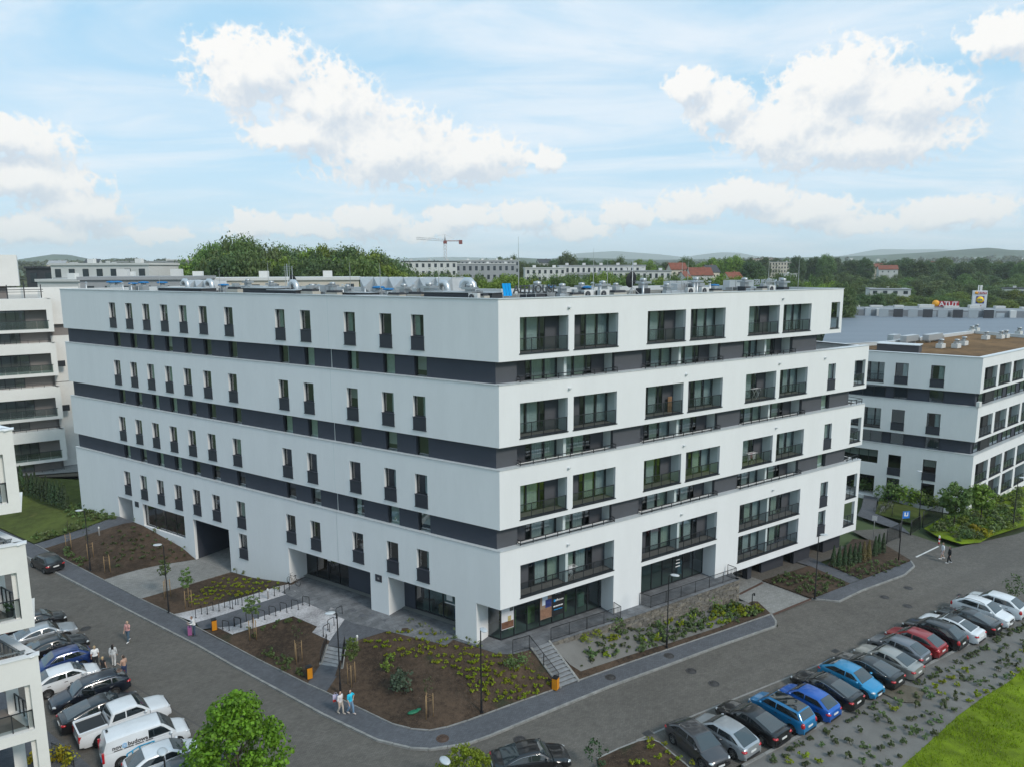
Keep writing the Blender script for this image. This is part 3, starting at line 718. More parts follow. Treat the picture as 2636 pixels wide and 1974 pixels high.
M_LAWN = ground_mat('lawn_soil', (.070, .090, .018), .4, (.12, 1.2, 20), bump=.8, patches=(.4, .64, (.12, .11, .035)))
M_GRASS = ground_mat('grass_bank', (.140, .200, .006), .5, (.15, 1.0, 16), bump=.8, patches=(.22, .62, (.13, .18, .02)))
M_KERB = mat('kerb_concrete', (.25, .25, .24), .9, var=.25, vs=2, coord='World')
M_SOIL = ground_mat('bare_soil', (.115, .10, .075), .3, (.2, 2, 12), bump=.6)
M_TERRAIN = ground_mat('far_fields', (.075, .105, .045), .45, (.004, .02, .15), bump=0, patches=(.006, .60, (.12, .14, .05)))

def sheet(name, poly, zfn, m, step=1.0, skirt=0.0, parent=None, lump=0.0):
    poly = [Vector((p[0], p[1])) for p in poly]
    a = sum(poly[i].x * poly[(i + 1) % len(poly)].y - poly[(i + 1) % len(poly)].x * poly[i].y for i in range(len(poly)))
    if a < 0: poly.reverse()
    bd = []
    for i in range(len(poly)):
        p, q = poly[i], poly[(i + 1) % len(poly)]; n = max(1, int((q - p).length / step))
        bd += [p + (q - p) * j / n for j in range(n)]
    nb = len(bd); pts = list(bd)
    x0, x1 = min(p.x for p in poly), max(p.x for p in poly); y0, y1 = min(p.y for p in poly), max(p.y for p in poly)
    def inside(x, y):
        c = False; j = len(poly) - 1
        for i in range(len(poly)):
            if (poly[i].y > y) != (poly[j].y > y) and x < (poly[j].x - poly[i].x) * (y - poly[i].y) / (poly[j].y - poly[i].y) + poly[i].x: c = not c
            j = i
        return c
    yy = y0 + step / 2
    while yy < y1:
        xx = x0 + step / 2
        while xx < x1:
            px, py = xx + rnd.uniform(-.2, .2) * step, yy + rnd.uniform(-.2, .2) * step
            if inside(px, py) and min((Vector((px, py)) - b).length for b in bd) > step * .45: pts.append(Vector((px, py)))
            xx += step
        yy += step
    vs, _, fs, _, _, _ = delaunay_2d_cdt(pts, [(i, (i + 1) % nb) for i in range(nb)], [list(range(nb))], 1, 1e-5)
    mb = MB(); v3 = []
    for i, v in enumerate(vs):
        z = zfn(v.x, v.y)
        if lump and i >= nb: z += lump * (noise.noise((v.x * .8, v.y * .8, 3)) + .5 * noise.noise((v.x * 2.3, v.y * 2.3, 7)))
        v3.append((v.x, v.y, z))
    mb.add(v3, [tuple(f) for f in fs], 0, bool(lump))
    if skirt:
        b3 = [(p.x, p.y, zfn(p.x, p.y)) for p in bd]
        mb.add(b3 + [(p[0], p[1], p[2] - skirt) for p in b3], [(i, nb + i, nb + (i + 1) % nb, (i + 1) % nb) for i in range(nb)])
    return mb.obj(name, m, parent)

def pl_near(P, pl):
    """distance to a polyline of (x,y,z) and z at the nearest place"""
    best = (1e9, 0)
    for a, b in zip(pl, pl[1:]):
        dx, dy = b[0] - a[0], b[1] - a[1]; L = dx * dx + dy * dy
        t = max(0, min(1, ((P[0] - a[0]) * dx + (P[1] - a[1]) * dy) / L)) if L else 0
        d = math.hypot(P[0] - a[0] - t * dx, P[1] - a[1] - t * dy)
        if d < best[0]: best = (d, a[2] + t * (b[2] - a[2]))
    return best
KERB = [(-64, 79.4), (-54, 72.4), (-43.9, 65.3), (-32.7, 57.6), (-24.6, 52.1), (-20.7, 49.25), (-16.5, 46.3), (-12.7, 43.6), (-8.6, 41.0), (-6.4, 40.25), (-5.2, 40.15), (-2.9, 40.7), (-1.5, 41.5), (3.2, 44.7), (7.1, 47.3), (11.9, 50.2), (16.6, 53.1), (22.1, 56.3)]
INNER = [(-66, 82.4), (-50.4, 72.2), (-48.7, 71.0), (-38.4, 63.7), (-33.0, 59.9), (-28.8, 57.1), (-25.4, 54.6), (-19.4, 50.3), (-14.6, 47.0), (-13.0, 46.0), (-7.9, 42.6), (-6.6, 42.1), (-5.4, 41.95), (-4.3, 42.3), (-3.0, 43.0), (0.8, 45.4), (3.3, 46.9), (4.7, 47.8), (8.6, 50.2), (17.3, 55.3), (22.4, 58.4)]
S3 = [(x, y, street(x) + .13) for x, y in INNER]
B3 = [(*FL.pt(u, 0).xy, base_left(u)) for u in (58.7, 50.5, 46, 39, 37, 31, 28, 23, 13, 8, 3, 0)] + [(-.1, 48.5, 1.88), (1.3, 49.2, 1.88), (2.7, 50.3, 1.62), (8.6, 53.7, 1.1), (11.4, 55.3, .5), (20.4, 61.1, -.15), (22.6, 62.3, -.2)]
def hgt(x, y):
    ds, zs = pl_near((x, y), S3); db, zb = pl_near((x, y), B3)
    t = ds / (ds + db + 1e-6); t = min(1, t * 1.12)
    return zs + (zb - zs) * t
def PH(px, py, dz=0.0):
    P = G(px, py, .12)
    for _ in range(25): P = P * .4 + GZ(px, py, hgt(P.x, P.y) + dz) * .6
    return P

def far_z(x, y):
    d = math.hypot(x, y)
    z = 0.0
    if d > 480: z += (d - 480) * .0155
    if d > 3000: z -= (d - 3000) * .006
    return z
def terrain():
    mb = MB(); vs = []; rings = [0, 60, 110, 160, 220, 300, 400, 520, 700, 950, 1300, 1800, 2500, 3500, 5000, 7500, 12000]
    na = 96
    for r in rings:
        for j in range(na):
            a = 2 * math.pi * j / na; x, y = r * math.sin(a), r * math.cos(a)
            near = max(0.0, 1 - max(0, r - 110) / 200)
            z = (street(x) - .12) * near + (far_z(x, y) + (noise.noise((x * .0012, y * .0012, 1)) * min(30, r * .010) if r > 500 else 0)) * (1 - near) - (.3 if r > 60 else .12)
            vs.append((x, y, z))
    fs = [(i * na + j, (i + 1) * na + j, (i + 1) * na + (j + 1) % na, i * na + (j + 1) % na) for i in range(len(rings) - 1) for j in range(na)]
    mb.add(vs, [f[::-1] for f in fs], 0, True)
    struct(mb.obj('ground', M_TERRAIN))
terrain()
def st(dz): return lambda x, y: street(x) + dz

def kerbline(name, pts, w=.15, h=.13, base=-.05, stone=1.0, closed=False, m=None, zf=None, side=1):
    """a row of kerb stones, each one an object of its own"""
    root = bpy.data.objects.new(name, None); COL.objects.link(root); struct(root)
    me = cached(('kerb', w, h), lambda: (lambda mb: (mb.box((.485, w / 2, (h + base) / 2), (.97, w, h - base)), mb)[1])(MB()).mesh('kerb_stone', m or M_KERB))
    zf = zf or (lambda x, y: street(x))
    for a, b in zip(pts, pts[1:]):
        L = d2(a, b); n = max(1, round(L / stone)); ang = math.atan2(b[1] - a[1], b[0] - a[0])
        for i in range(n):
            x, y = a[0] + (b[0] - a[0]) * i / n, a[1] + (b[1] - a[1]) * i / n
            o = put(me, 'kerb_stone', root, (x, y, zf(x, y) + rnd.uniform(-.004, .004)), ang); o.scale = (L / n / 1.0, side, 1)
    return root

def streets():
    # road: left street, crossing, right street and the parking bays
    road = KERB[:] + [(22.35, 56.6), (22.4, 58.7), (27.3, 61.8), (29.5, 61.0), (32.8, 63.4), (38.7, 67.0), (40.9, 69.2), (41.2, 71.0), (39.2, 79.5), (44.5, 80.5), (48.0, 74.5), (58, 79.0), (90, 98), (120, 116), (126, 106), (90, 84.5), (43.6, 58.2), (37.2, 54.2), (30.2, 49.9), (19.7, 42.9), (13.6, 39.2), (9.5, 36.4), (3, 32), (-10, 30), (-24, 37.4), (-32.0, 43.0), (-36, 46), (-50, 56.2), (-64, 66)]
    struct(sheet('road', road, st(0.0), M_ROAD, 3.0))
    # pavements
    pav = KERB + [(22.4, 57.2), (22.5, 58.4)] + INNER[::-1][1:]
    struct(sheet('pavement', pav, st(.12), M_PAVE, 2.0))
    pav2 = [(27.2, 61.5), (29.5, 61.0), (32.8, 63.4), (38.7, 67.0), (40.9, 69.2), (41.3, 70.6), (33.8, 65.8), (32.2, 64.8)]
    struct(sheet('pavement', pav2, st(.12), M_PAVE, 2.0))
    kerbline('kerb', KERB + [(22.45, 57.2), (22.5, 58.4)], side=1)
    kerbline('kerb', [(27.2, 61.5), (29.5, 61.0), (32.8, 63.4), (38.7, 67.0), (40.9, 69.2), (41.3, 70.6)])
    kerbline('bed_edging', INNER[1:10], w=.07, h=.06, base=-.1, zf=lambda x, y: street(x) + .12)
    kerbline('bed_edging', INNER[9:17], w=.07, h=.06, base=-.1, zf=lambda x, y: street(x) + .12)
    kerbline('bed_edging', INNER[17:], w=.07, h=.06, base=-.1, zf=lambda x, y: street(x) + .12)
    # gutter strip of the parking bays, back kerb
    strip = [(7.8, 41.4), (12.3, 44.2), (19.8, 48.55), (24.4, 51.25), (31.2, 55.0), (45.5, 63.2)]
    gut = MB()
    for a, b in zip(strip, strip[1:]):
        d = Vector((b[0] - a[0], b[1] - a[1])).normalized(); n = Vector((-d.y, d.x)) * .07
        gut.quad((a[0] - n.x, a[1] - n.y, street(a[0]) + .006), (b[0] - n.x, b[1] - n.y, street(b[0]) + .006), (b[0] + n.x, b[1] + n.y, street(b[0]) + .006), (a[0] + n.x, a[1] + n.y, street(a[0]) + .006))
    struct(gut.obj('gutter', mat('gutter_block', (.235, .23, .22), .9, var=.2, vs=3, coord='World')))
    gut = MB(); strip = [(-36.5, 53.2), (-27.7, 47.4), (-20.6, 42.6), (-13.5, 37.8)]
    for a, b in zip(strip, strip[1:]):
        d = Vector((b[0] - a[0], b[1] - a[1])).normalized(); n = Vector((-d.y, d.x)) * .06
        gut.quad((a[0] - n.x, a[1] - n.y, street(a[0]) + .006), (b[0] - n.x, b[1] - n.y, street(b[0]) + .006), (b[0] + n.x, b[1] + n.y, street(b[0]) + .006), (a[0] + n.x, a[1] + n.y, street(a[0]) + .006))
    struct(gut.obj('gutter', mat('gutter_dark', (.09, .085, .08), .9)))
    kerbline('kerb', [(13.7, 39.1), (19.7, 42.9), (24.2, 46.1), (30.2, 49.9), (37.2, 54.2), (43.6, 58.2), (49, 61.6)], w=.2, h=.14, side=-1)
    # white stop line by the far gate
    a, b = G(*z8(1375, 1195)), G(*z8(1535, 1118)); d = (b - a).normalized(); n = Vector((-d.y, d.x, 0)) * .09
    struct(MB().quad(*[Vector((p.x, p.y, street(p.x) + .006)) for p in (a - n, b - n, b + n, a + n)]).obj('road_marking', mat('marking_white', (.6, .6, .58), .8)))
    # bays of the right row: faint block lines between the cars
    # manholes and gullies
    iron = mat('cast_iron', (.045, .042, .042), .6, var=.3, vs=8, bump=.6, bs=40)
    spots = [z5(365, 1468), z5(985, 1040), z5(1385, 893), z5(1537, 998), z5(1692, 1085), z6(460, 836), z4(1325, 1473), z8(1318, 1415), z8(1150, 1480), z8(1313, 1543), z3(738, 460), z2(1318, 1388)]
    for i, (px, py) in enumerate(spots):
        on_p = i in (1, 2, 6)
        P = G(px, py, .13 if on_p else 0)
        c = mat('rust_iron', (.075, .045, .032), .7, var=.3, vs=8) if i == 6 else iron
        mb = MB(); mb.lathe([(.001, .012), (.30, .012), (.305, .006), (.33, .006), (.33, .014), (.40, .014), (.41, 0)], 24)
        o = mb.obj('manhole_cover', c, None, (P.x, P.y, street(P.x) + (.124 if on_p else .004)))
        where = ['in the road near the black saloon', 'in the pavement below the stairs', 'in the pavement below the fabric slope', 'in the road, left of a pair', 'in the road, right of a pair', 'in the road before the row of cars', 'rusty, in the pavement at the rounded corner', 'nearest the far gate', 'in the road by the far bed', 'in the road near the white cars', 'in the left street near the walkers', 'in the pale drive to the passage'][i]
        tag(o, 'round iron manhole cover ' + where, 'manhole')
    for i, (px, py) in enumerate((z5(1240, 1425), z6(1690, 665), z7(1228, 190))):
        P = G(px, py); mb = MB(); mb.box((0, 0, .004), (.62, .5, .02))
        o = mb.obj('gully_frame', mat('gully_iron', (.07, .068, .065), .7), None, (P.x, P.y, street(P.x) + .004), -STREET_ANG)
        tag(o, 'square iron drain gully at the edge of the parking bays, ' + ['nearest the flower bed', 'beside the light blue hatchback', 'beside the far white cars'][i], 'drain')
        for j in range(6): MB().box((-.24 + j * .096, 0, .018), (.045, .4, .012)).obj('slot', M_FRAME, o)

z2 = lambda x, y: (x / 3.312, 1080 + y / 3.312); z3 = lambda x, y: (x / 3.3515, 1480 + y / 3.3515); z4 = lambda x, y: (600 + x / 2.4576, 1300 + y / 2.4576)
z5 = lambda x, y: (1200 + x / 2.6545, 1350 + y / 2.6545); z6 = lambda x, y: (1640 + x / 3.312, 1474 + y / 3.312); z7 = lambda x, y: (2100 + x / 3.3116, 1474 + y / 3.3116)
z8 = lambda x, y: (1860 + x / 2.7603, 1000 + y / 2.7603); z1 = lambda x, y: (x / 3.312, 640 + y / 3.312)
streets()

def xy(P): return (P.x, P.y)
def hz(d): return lambda x, y: hgt(x, y) + d
# ---- the ground between the pavement and the block
PATH_L = [(-50.4, 72.2), (-48.7, 71.0), (*FL.pt(47.7, 0).xy,), (*FL.pt(50.5, 0).xy,)]
def island():
    # path to the far door
    struct(sheet('path', PATH_L, hz(.03), M_PAVE, 1.2, skirt=.1))
    # drive to the passage
    dr = [(-38.4, 63.7), (-33.0, 59.9), (*FL.pt(31.25, 0).xy,), (*FL.pt(36.8, 0).xy,)]
    struct(sheet('drive', dr, hz(.03), M_DRIVE, 1.2, skirt=.1))
    pf = [FL.pt(31.3, 0, -.02).xy, FL.pt(36.8, 0, -.02).xy, FL.pt(36.8, 0, -8.9).xy, FL.pt(31.3, 0, -8.9).xy]
    struct(sheet('passage_floor', pf, lambda x, y: .87, M_DRIVE, 3))
    # bark beds
    bed1 = [(-48.7, 71.0), (-38.4, 63.7), FL.pt(36.85, 0).xy, FL.pt(47.7, 0).xy]
    struct(sheet('planting_bed', bed1, hz(.02), M_MULCH, .8, lump=.06))
    gA0, gA1, gA2 = PH(*z3(1490, 350)), PH(*z4(0, 600)), PH(*z4(345, 495))
    bed2 = [(-33.0, 59.9), (-28.8, 57.1), xy(PH(*z4(0, 600))), xy(PH(*z4(345, 500))), FL.pt(23.5, 0).xy, FL.pt(31.1, 0).xy]
    struct(sheet('planting_bed', bed2, hz(.02), M_MULCH, .8, lump=.06))
    bed2b = [xy(PH(*z4(345, 500))), xy(PH(*z4(470, 525))), xy(PH(*z4(545, 488))), FL.pt(20.2, 0, -2).xy, FL.pt(23.0, 0, -2.0).xy, FL.pt(23.5, 0).xy]
    struct(sheet('planting_bed', bed2b, hz(.02), M_MULCH, .8, lump=.04))
    gravA = [(-28.8, 57.1), xy(PH(*z3(1690, 410))), xy(PH(*z4(0, 672))), xy(PH(*z4(470, 530))), xy(PH(*z4(345, 500))), xy(PH(*z4(0, 600)))]
    struct(sheet('gravel_strip', gravA, hz(.035), M_GRAVEL, .9, lump=.015))
    gravB = [xy(PH(*p)) for p in (z4(0, 765), z4(460, 610), z4(560, 622), z4(728, 690), z4(612, 858), z4(500, 805), z4(532, 768), z4(380, 702), z4(0, 815), z3(2010, 515), z3(1875, 452))]
    struct(sheet('gravel_strip', gravB, hz(.035), M_GRAVEL, .9, lump=.015))
    bed3 = [(-25.2, 54.4)] + [xy(PH(*p)) for p in (z3(1875, 455), z3(2010, 515), z4(0, 815), z4(380, 702), z4(532, 768), z4(500, 805), z4(612, 858), z4(560, 1005))] + [(-14.6, 47.0), (-19.4, 50.3)]
    struct(sheet('planting_bed', bed3, hz(.02), M_MULCH, .7, lump=.06))
    # paved way from the pavement to the entrance, between the gravel strips
    way = [xy(PH(*z3(1690, 410))), (-25.4, 54.6), xy(PH(*z3(1875, 452))), xy(PH(*z4(0, 765))), xy(PH(*z4(460, 610))), xy(PH(*z4(560, 622))), xy(PH(*z4(728, 690))), xy(PH(*z4(612, 858))), xy(PH(*z4(598, 888))), xy(PH(*z4(712, 905))), xy(PH(*z4(800, 850))), xy(PH(*z4(1100, 762))),
           FL.pt(9.0, 0, .1).xy, FL.pt(9.0, 0, -1.95).xy, FL.pt(22.6, 0, -1.95).xy, FL.pt(20.2, 0, -.2).xy, xy(PH(*z4(545, 488))), xy(PH(*z4(470, 528))), xy(PH(*z4(0, 672)))]
    struct(sheet('paved_way', way, hz(.03), M_PAVE, .9))
    plaza = [FL.pt(4.1, 0, 1.2).xy, FL.pt(12.6, 0, 2.2).xy, FL.pt(22.0, 0, 1.6).xy, FL.pt(22.7, 0, -1.98).xy, FL.pt(4.1, 0, -1.98).xy]
    struct(sheet('entrance_paving', plaza, lambda x, y: max(hgt(x, y) + .045, 1.80 if (Vector((x, y, 0)) - FL.P).dot(FL.n) < .3 else 0), M_TERR, .8))
    # big corner bed
    bed4 = [(-13.0, 46.0)] + INNER[10:17] + [(2.05, 48.55), (1.25, 49.15), (-.1, 48.5), FL.pt(0.2, 0, .25).xy, FL.pt(4.1, 0, .35).xy, FL.pt(4.4, 0, 1.2).xy] + [xy(PH(*z4(1100, 762))), xy(PH(*z4(800, 850))), xy(PH(*z4(712, 905)))]
    struct(sheet('planting_bed', bed4, hz(.02), M_MULCH, .6, lump=.06))
    # fabric slope on the right, bark strip at its foot
    top = [(2.9, 50.2), (8.6, 53.7), (11.4, 55.3), (20.4, 61.1)]
    mid = [(4.95, 48.6), (8.9, 51.0), (17.5, 56.1), (21.4, 59.4)]
    struct(sheet('fabric_slope', [(4.15, 48.95)] + mid + [(21.0, 60.9)] + top[::-1], hz(.03), M_FABRIC, .7, lump=.05))
    struct(sheet('planting_bed', [(4.75, 47.9), (8.6, 50.25), (17.3, 55.35), (22.4, 58.4), (22.0, 62.0), (21.0, 60.9)] + mid[::-1] + [(4.15, 48.95), (4.0, 48.75)], hz(.02), M_MULCH, .6, lump=.04))
    # terrace in front of the shops
    ter = [FL.pt(4.1, 0, -1.45).xy, FL.pt(4.1, 0, .3).xy, FL.pt(.2, 0, .25).xy, (-.1, 48.5), (1.3, 49.2), (2.75, 50.25), (8.75, 53.85), (11.3, 55.4), (20.3, 61.2), FR.pt(25.2, 0, .05).xy, FR.pt(25.2, 0, -1.45).xy, FR.pt(.95, 0, -1.45).xy]
    struct(sheet('terrace', ter, lambda x, y: 1.93, M_TERR, 1.5, skirt=.35))
    # right: garage drive with rusty drain strips, beds, path
    struct(sheet('drive', [(22.5, 58.4), (27.2, 61.5), (24.2, 65.3), FR.pt(29.5, 0, -3.1).xy, FR.pt(25.5, 0, -3.1).xy, (21.0, 63.0), (20.6, 61.6)], st(.05), M_DRIVE, 1.5, skirt=.1))
    rust = mat('rusty_drain', (.085, .045, .032), .8, var=.3, vs=6)
    for a, b in (((22.6, 58.5), (27.1, 61.45)), ((20.9, 62.4), (23.9, 64.9))):
        d = Vector((b[0] - a[0], b[1] - a[1], 0)); L = d.length; d.normalize()
        o = MB().obox((0, -.12, 0), (L, 0, 0), (0, .24, 0), (0, 0, .012)).obj('drain_channel', rust, None, (a[0], a[1], street(a[0]) + .056), math.atan2(d.y, d.x))
        tag(o, 'rusty brown drain channel across the garage drive, ' + ('at the street' if b[0] > 25 else 'under the overhang'), 'drain')
    struct(sheet('planting_bed', [(27.2, 61.6), (32.2, 64.8), (30.0, 68.9), (24.0, 65.3)], st(.17), M_MULCH, .8, skirt=.15, lump=.04))
    struct(sheet('planting_bed', [(33.8, 65.9), (41.2, 70.7), (40.6, 76.0), (38.0, 76.5), (31.9, 69.2)], st(.17), M_MULCH, .8, skirt=.15, lump=.04))
    struct(sheet('path', [(32.2, 64.85), (33.75, 65.8), (31.9, 69.2), (31.0, 71.3), (29.0, 70.0), (30.0, 68.9)], st(.13), M_PAVE, 1.2))
    struct(sheet('garage_floor', [FR.pt(25.4, 0, 0).xy, FR.pt(45, 0, 0).xy, FR.pt(45, 0, -3.2).xy, FR.pt(25.4, 0, -3.2).xy], st(.03), M_ROAD, 3))
    # planting strip and grass bank beyond the parking bays
    bank = [(13.85, 39.0), (19.85, 42.75), (24.35, 45.95), (30.35, 49.75), (37.35, 54.05), (43.75, 58.05), (49, 61.4), (58, 66), (44, 54), (39.1, 50.6), (35.9, 48.2), (33.0, 46.4), (30.0, 44.3), (25.3, 40.6), (23.1, 38.9), (17.5, 34.5), (11, 31), (8, 33), (10.5, 36.6)]
    struct(sheet('fabric_bank', bank, lambda x, y: street(x) + .10, M_FABRIC, 1.0, lump=.05))
    gb = [(58, 66), (44, 54), (39.1, 50.6), (35.9, 48.2), (33.0, 46.4), (30.0, 44.3), (25.3, 40.6), (23.1, 38.9), (17.5, 34.5), (14, 30), (30, 26), (60, 40), (80, 60)]
    struct(sheet('grass_bank', gb, lambda x, y: street(x) + .09, M_GRASS, 2.0, lump=.15))
    # bare patch on the fabric bank
    cp = G(*z7(740, 1040)); struct(sheet('bare_patch', [(cp.x + 1.5 * math.cos(a) * (1 + .2 * math.sin(3 * a)), cp.y + 1.15 * math.sin(a)) for a in [i * math.pi / 9 for i in range(18)]], lambda x, y: street(x) + .17, M_SOIL, .6, lump=.03))
    # bed at the bottom edge, with its kerb
    bb = [xy(G(*z5(x, y), .1)) for x, y in ((900, 1600), (1050, 1530), (1180, 1480), (1260, 1465), (1320, 1490), (1400, 1560), (1500, 1640), (1580, 1720))] + [(9.0, 34.5), (5.0, 34.0)]
    struct(sheet('planting_bed', bb, st(.12), M_MULCH, .7, skirt=.12, lump=.04)); kerbline('kerb', bb[:8], w=.1, h=.13, side=1)
    # left: lawn, soil and garden path behind
    struct(sheet('lawn', [(-50.6, 72.4), FL.pt(50.7, 0).xy, FL.pt(58.6, 0).xy, (-56, 93), (-74, 96), (-74, 86.5), (-66, 82.6)], lambda x, y: hgt(x, y) + .02 if d2((x, y), (-50, 78)) < 12 else 1.9, M_LAWN, 1.5, lump=.05))
    struct(sheet('garden_path', [(-78, 97), (-52, 106), (-48, 100), (-74, 92.5)], lambda x, y: 2.1, M_DRIVE, 4))
    struct(sheet('bare_ground', [(-95, 108), (-52, 118), (-45, 102), (-52, 95.5), (-80, 93)], lambda x, y: 1.95, M_SOIL, 3, lump=.25))
    # left side: ground beside the near left house and behind the parked cars
    struct(sheet('pavement', [(-64, 66.3), (-50, 56.5), (-36, 46.3), (-32.0, 43.3), (-24, 37.7), (-19, 34.2), (-30, 28), (-60, 40), (-75, 55)], st(.10), M_PAVE, 3, skirt=.1))
    struct(sheet('lawn', [(-27, 33), (-22.5, 35.5), (-19, 32), (-22, 28), (-30, 29)], st(.14), M_LAWN, 1.0, lump=.03))
    # right: ground at the second block: path, lawn, bank
    struct(sheet('path', [xy(G(*z8(x, y))) for x, y in ((955, 905), (1340, 1040), (1250, 960), (1085, 890), (1110, 705), (1020, 700), (985, 850))], st(.10), M_PAVE, 2))
    struct(sheet('lawn', [xy(G(*z8(x, y))) for x, y in ((1085, 892), (1340, 960), (1480, 880), (1200, 800), (1120, 760))], st(.12), M_LAWN, 1.5, lump=.04))
    struct(sheet('green_bank', [xy(G(*z8(x, y))) for x, y in ((1430, 1000), (1530, 1060), (1700, 1112), (1830, 1100), (1900, 1060), (2150, 980), (2150, 700), (1800, 800), (1600, 900))], lambda x, y: street(x) + .15, M_GRASS, 2, lump=.25))
island()
# ================================================================ stairs, railings, stone wall
M_STONE = mat('split_stone', (.20, .18, .15), .9, var=.35, vs=2.5, bump=.6, bs=14, coord='World')
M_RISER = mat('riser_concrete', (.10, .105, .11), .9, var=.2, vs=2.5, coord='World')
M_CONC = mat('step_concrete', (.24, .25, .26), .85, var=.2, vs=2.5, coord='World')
M_BLACK = mat('black_steel', (.012, .012, .014), .4)
def stairs(label, foot_a, foot_b, top_a, top_b, z0, z1, n, parent_name='stairs', slope_to=None):
    root = thing(parent_name, label, 'stairs', ((foot_a[0] + foot_b[0]) / 2, (foot_a[1] + foot_b[1]) / 2, z0))
    inv = Matrix.Translation(-root.location)
    fa, fb, ta, tb = (Vector((*p, 0)) for p in (foot_a, foot_b, top_a, top_b))
    for i in range(n):
        t0, t1 = i / n, (i + 1) / n + .02
        a, b, c, d = fa.lerp(ta, t0), fb.lerp(tb, t0), fb.lerp(tb, min(1, t1)), fa.lerp(ta, min(1, t1))
        zt = z0 + (z1 - z0) * (i + 1) / n
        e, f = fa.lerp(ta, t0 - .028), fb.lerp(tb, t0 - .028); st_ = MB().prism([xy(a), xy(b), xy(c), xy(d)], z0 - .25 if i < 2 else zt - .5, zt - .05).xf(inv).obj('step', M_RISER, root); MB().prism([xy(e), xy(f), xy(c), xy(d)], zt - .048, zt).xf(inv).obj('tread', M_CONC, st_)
    for p, q in ((fa, ta), (fb, tb)):
        d = (q - p); s = Vector((-d.y, d.x, 0)).normalized() * .09
        mb = MB(); v = []
        for pt, z in ((p - d.normalized() * .1, z0), (q, z1)):
            for sd in (-1, 1):
                for zz in (-.3, .12): v.append((pt.x + s.x * sd, pt.y + s.y * sd, z + zz))
        mb.add(v, [(0, 1, 3, 2), (4, 6, 7, 5), (0, 4, 5, 1), (2, 3, 7, 6), (1, 5, 7, 3), (0, 2, 6, 4)]); mb.xf(inv).obj('side_wall', M_KERB, root)
    return root
stairs('grey concrete stairs up from the right street to the corner shop terrace', (3.3, 46.95), (4.65, 47.8), (1.35, 49.2), (2.7, 50.2), street(4) + .13, 1.95, 11)
p1, p2, p3, p4 = PH(*z4(555, 1005)), PH(*z4(690, 1030)), PH(*z4(595, 890)), PH(*z4(708, 908))
stairs('short flight of grey steps between the two bark beds on the left street', xy(p1), xy(p2), xy(p3), xy(p4), hgt(p1.x, p1.y) - .02, hgt(p3.x, p3.y) + .04, 5)
struct(sheet('path', [(-14.6, 47.05), (-13.0, 46.1), xy(p2), xy(p1)], hz(.03), M_PAVE, .6))

def bar_railing(label, pts, h=1.05, gap=.11, post=1.6, cat='railing'):
    root = thing('bar_railing', label, cat, pts[0]); inv = Matrix.Translation(-Vector(pts[0])); bars = MB()
    for a, b in zip(pts, pts[1:]):
        a, b = Vector(a), Vector(b); L = d2(a, b); up = Vector((0, 0, h))
        MB().tube([a + up, b + up], .028, 6).xf(inv).obj('handrail', M_BLACK, root)
        lo = Vector((0, 0, .1)); MB().tube([a + lo, b + lo], .018, 4).xf(inv).obj('bottom_rail', M_BLACK, root)
        n = max(1, round(L / post))
        for i in range(n + 1): p = a.lerp(b, i / n); MB().tube([p - Vector((0, 0, .1)), p + up], .026, 4).xf(inv).obj('post', M_BLACK, root)
        n = max(2, round(L / gap))
        for i in range(1, n): p = a.lerp(b, i / n); bars.tube([p + lo, p + up], .009, 4, cap=False)
    stuff(bars.xf(inv).obj('bars', M_BLACK, root)); return root
TZ = 1.95
bar_railing('black bar railing beside the corner stairs, left of the steps', [(-.02, 48.58, TZ), (1.2, 49.22, TZ), (3.22, 46.98, street(3) + .2)])
bar_railing('black bar railing along the corner shop terrace above the slope', [(2.85, 50.3, TZ), (8.6, 53.75, TZ), (8.15, 54.5, TZ)])
bar_railing('long black bar railing on the stone wall before the second shop', [(10.55, 56.15, TZ), (11.35, 55.55, TZ), (20.1, 61.15, TZ), (19.55, 61.9, TZ)])
for a, b, s in ((p1, p3, 'left'), (p2, p4, 'right')):
    bar_railing('low black bar railing beside the short steps, %s side' % s, [(a.x, a.y, a.z + .03), (b.x, b.y, b.z + .05)], .95)

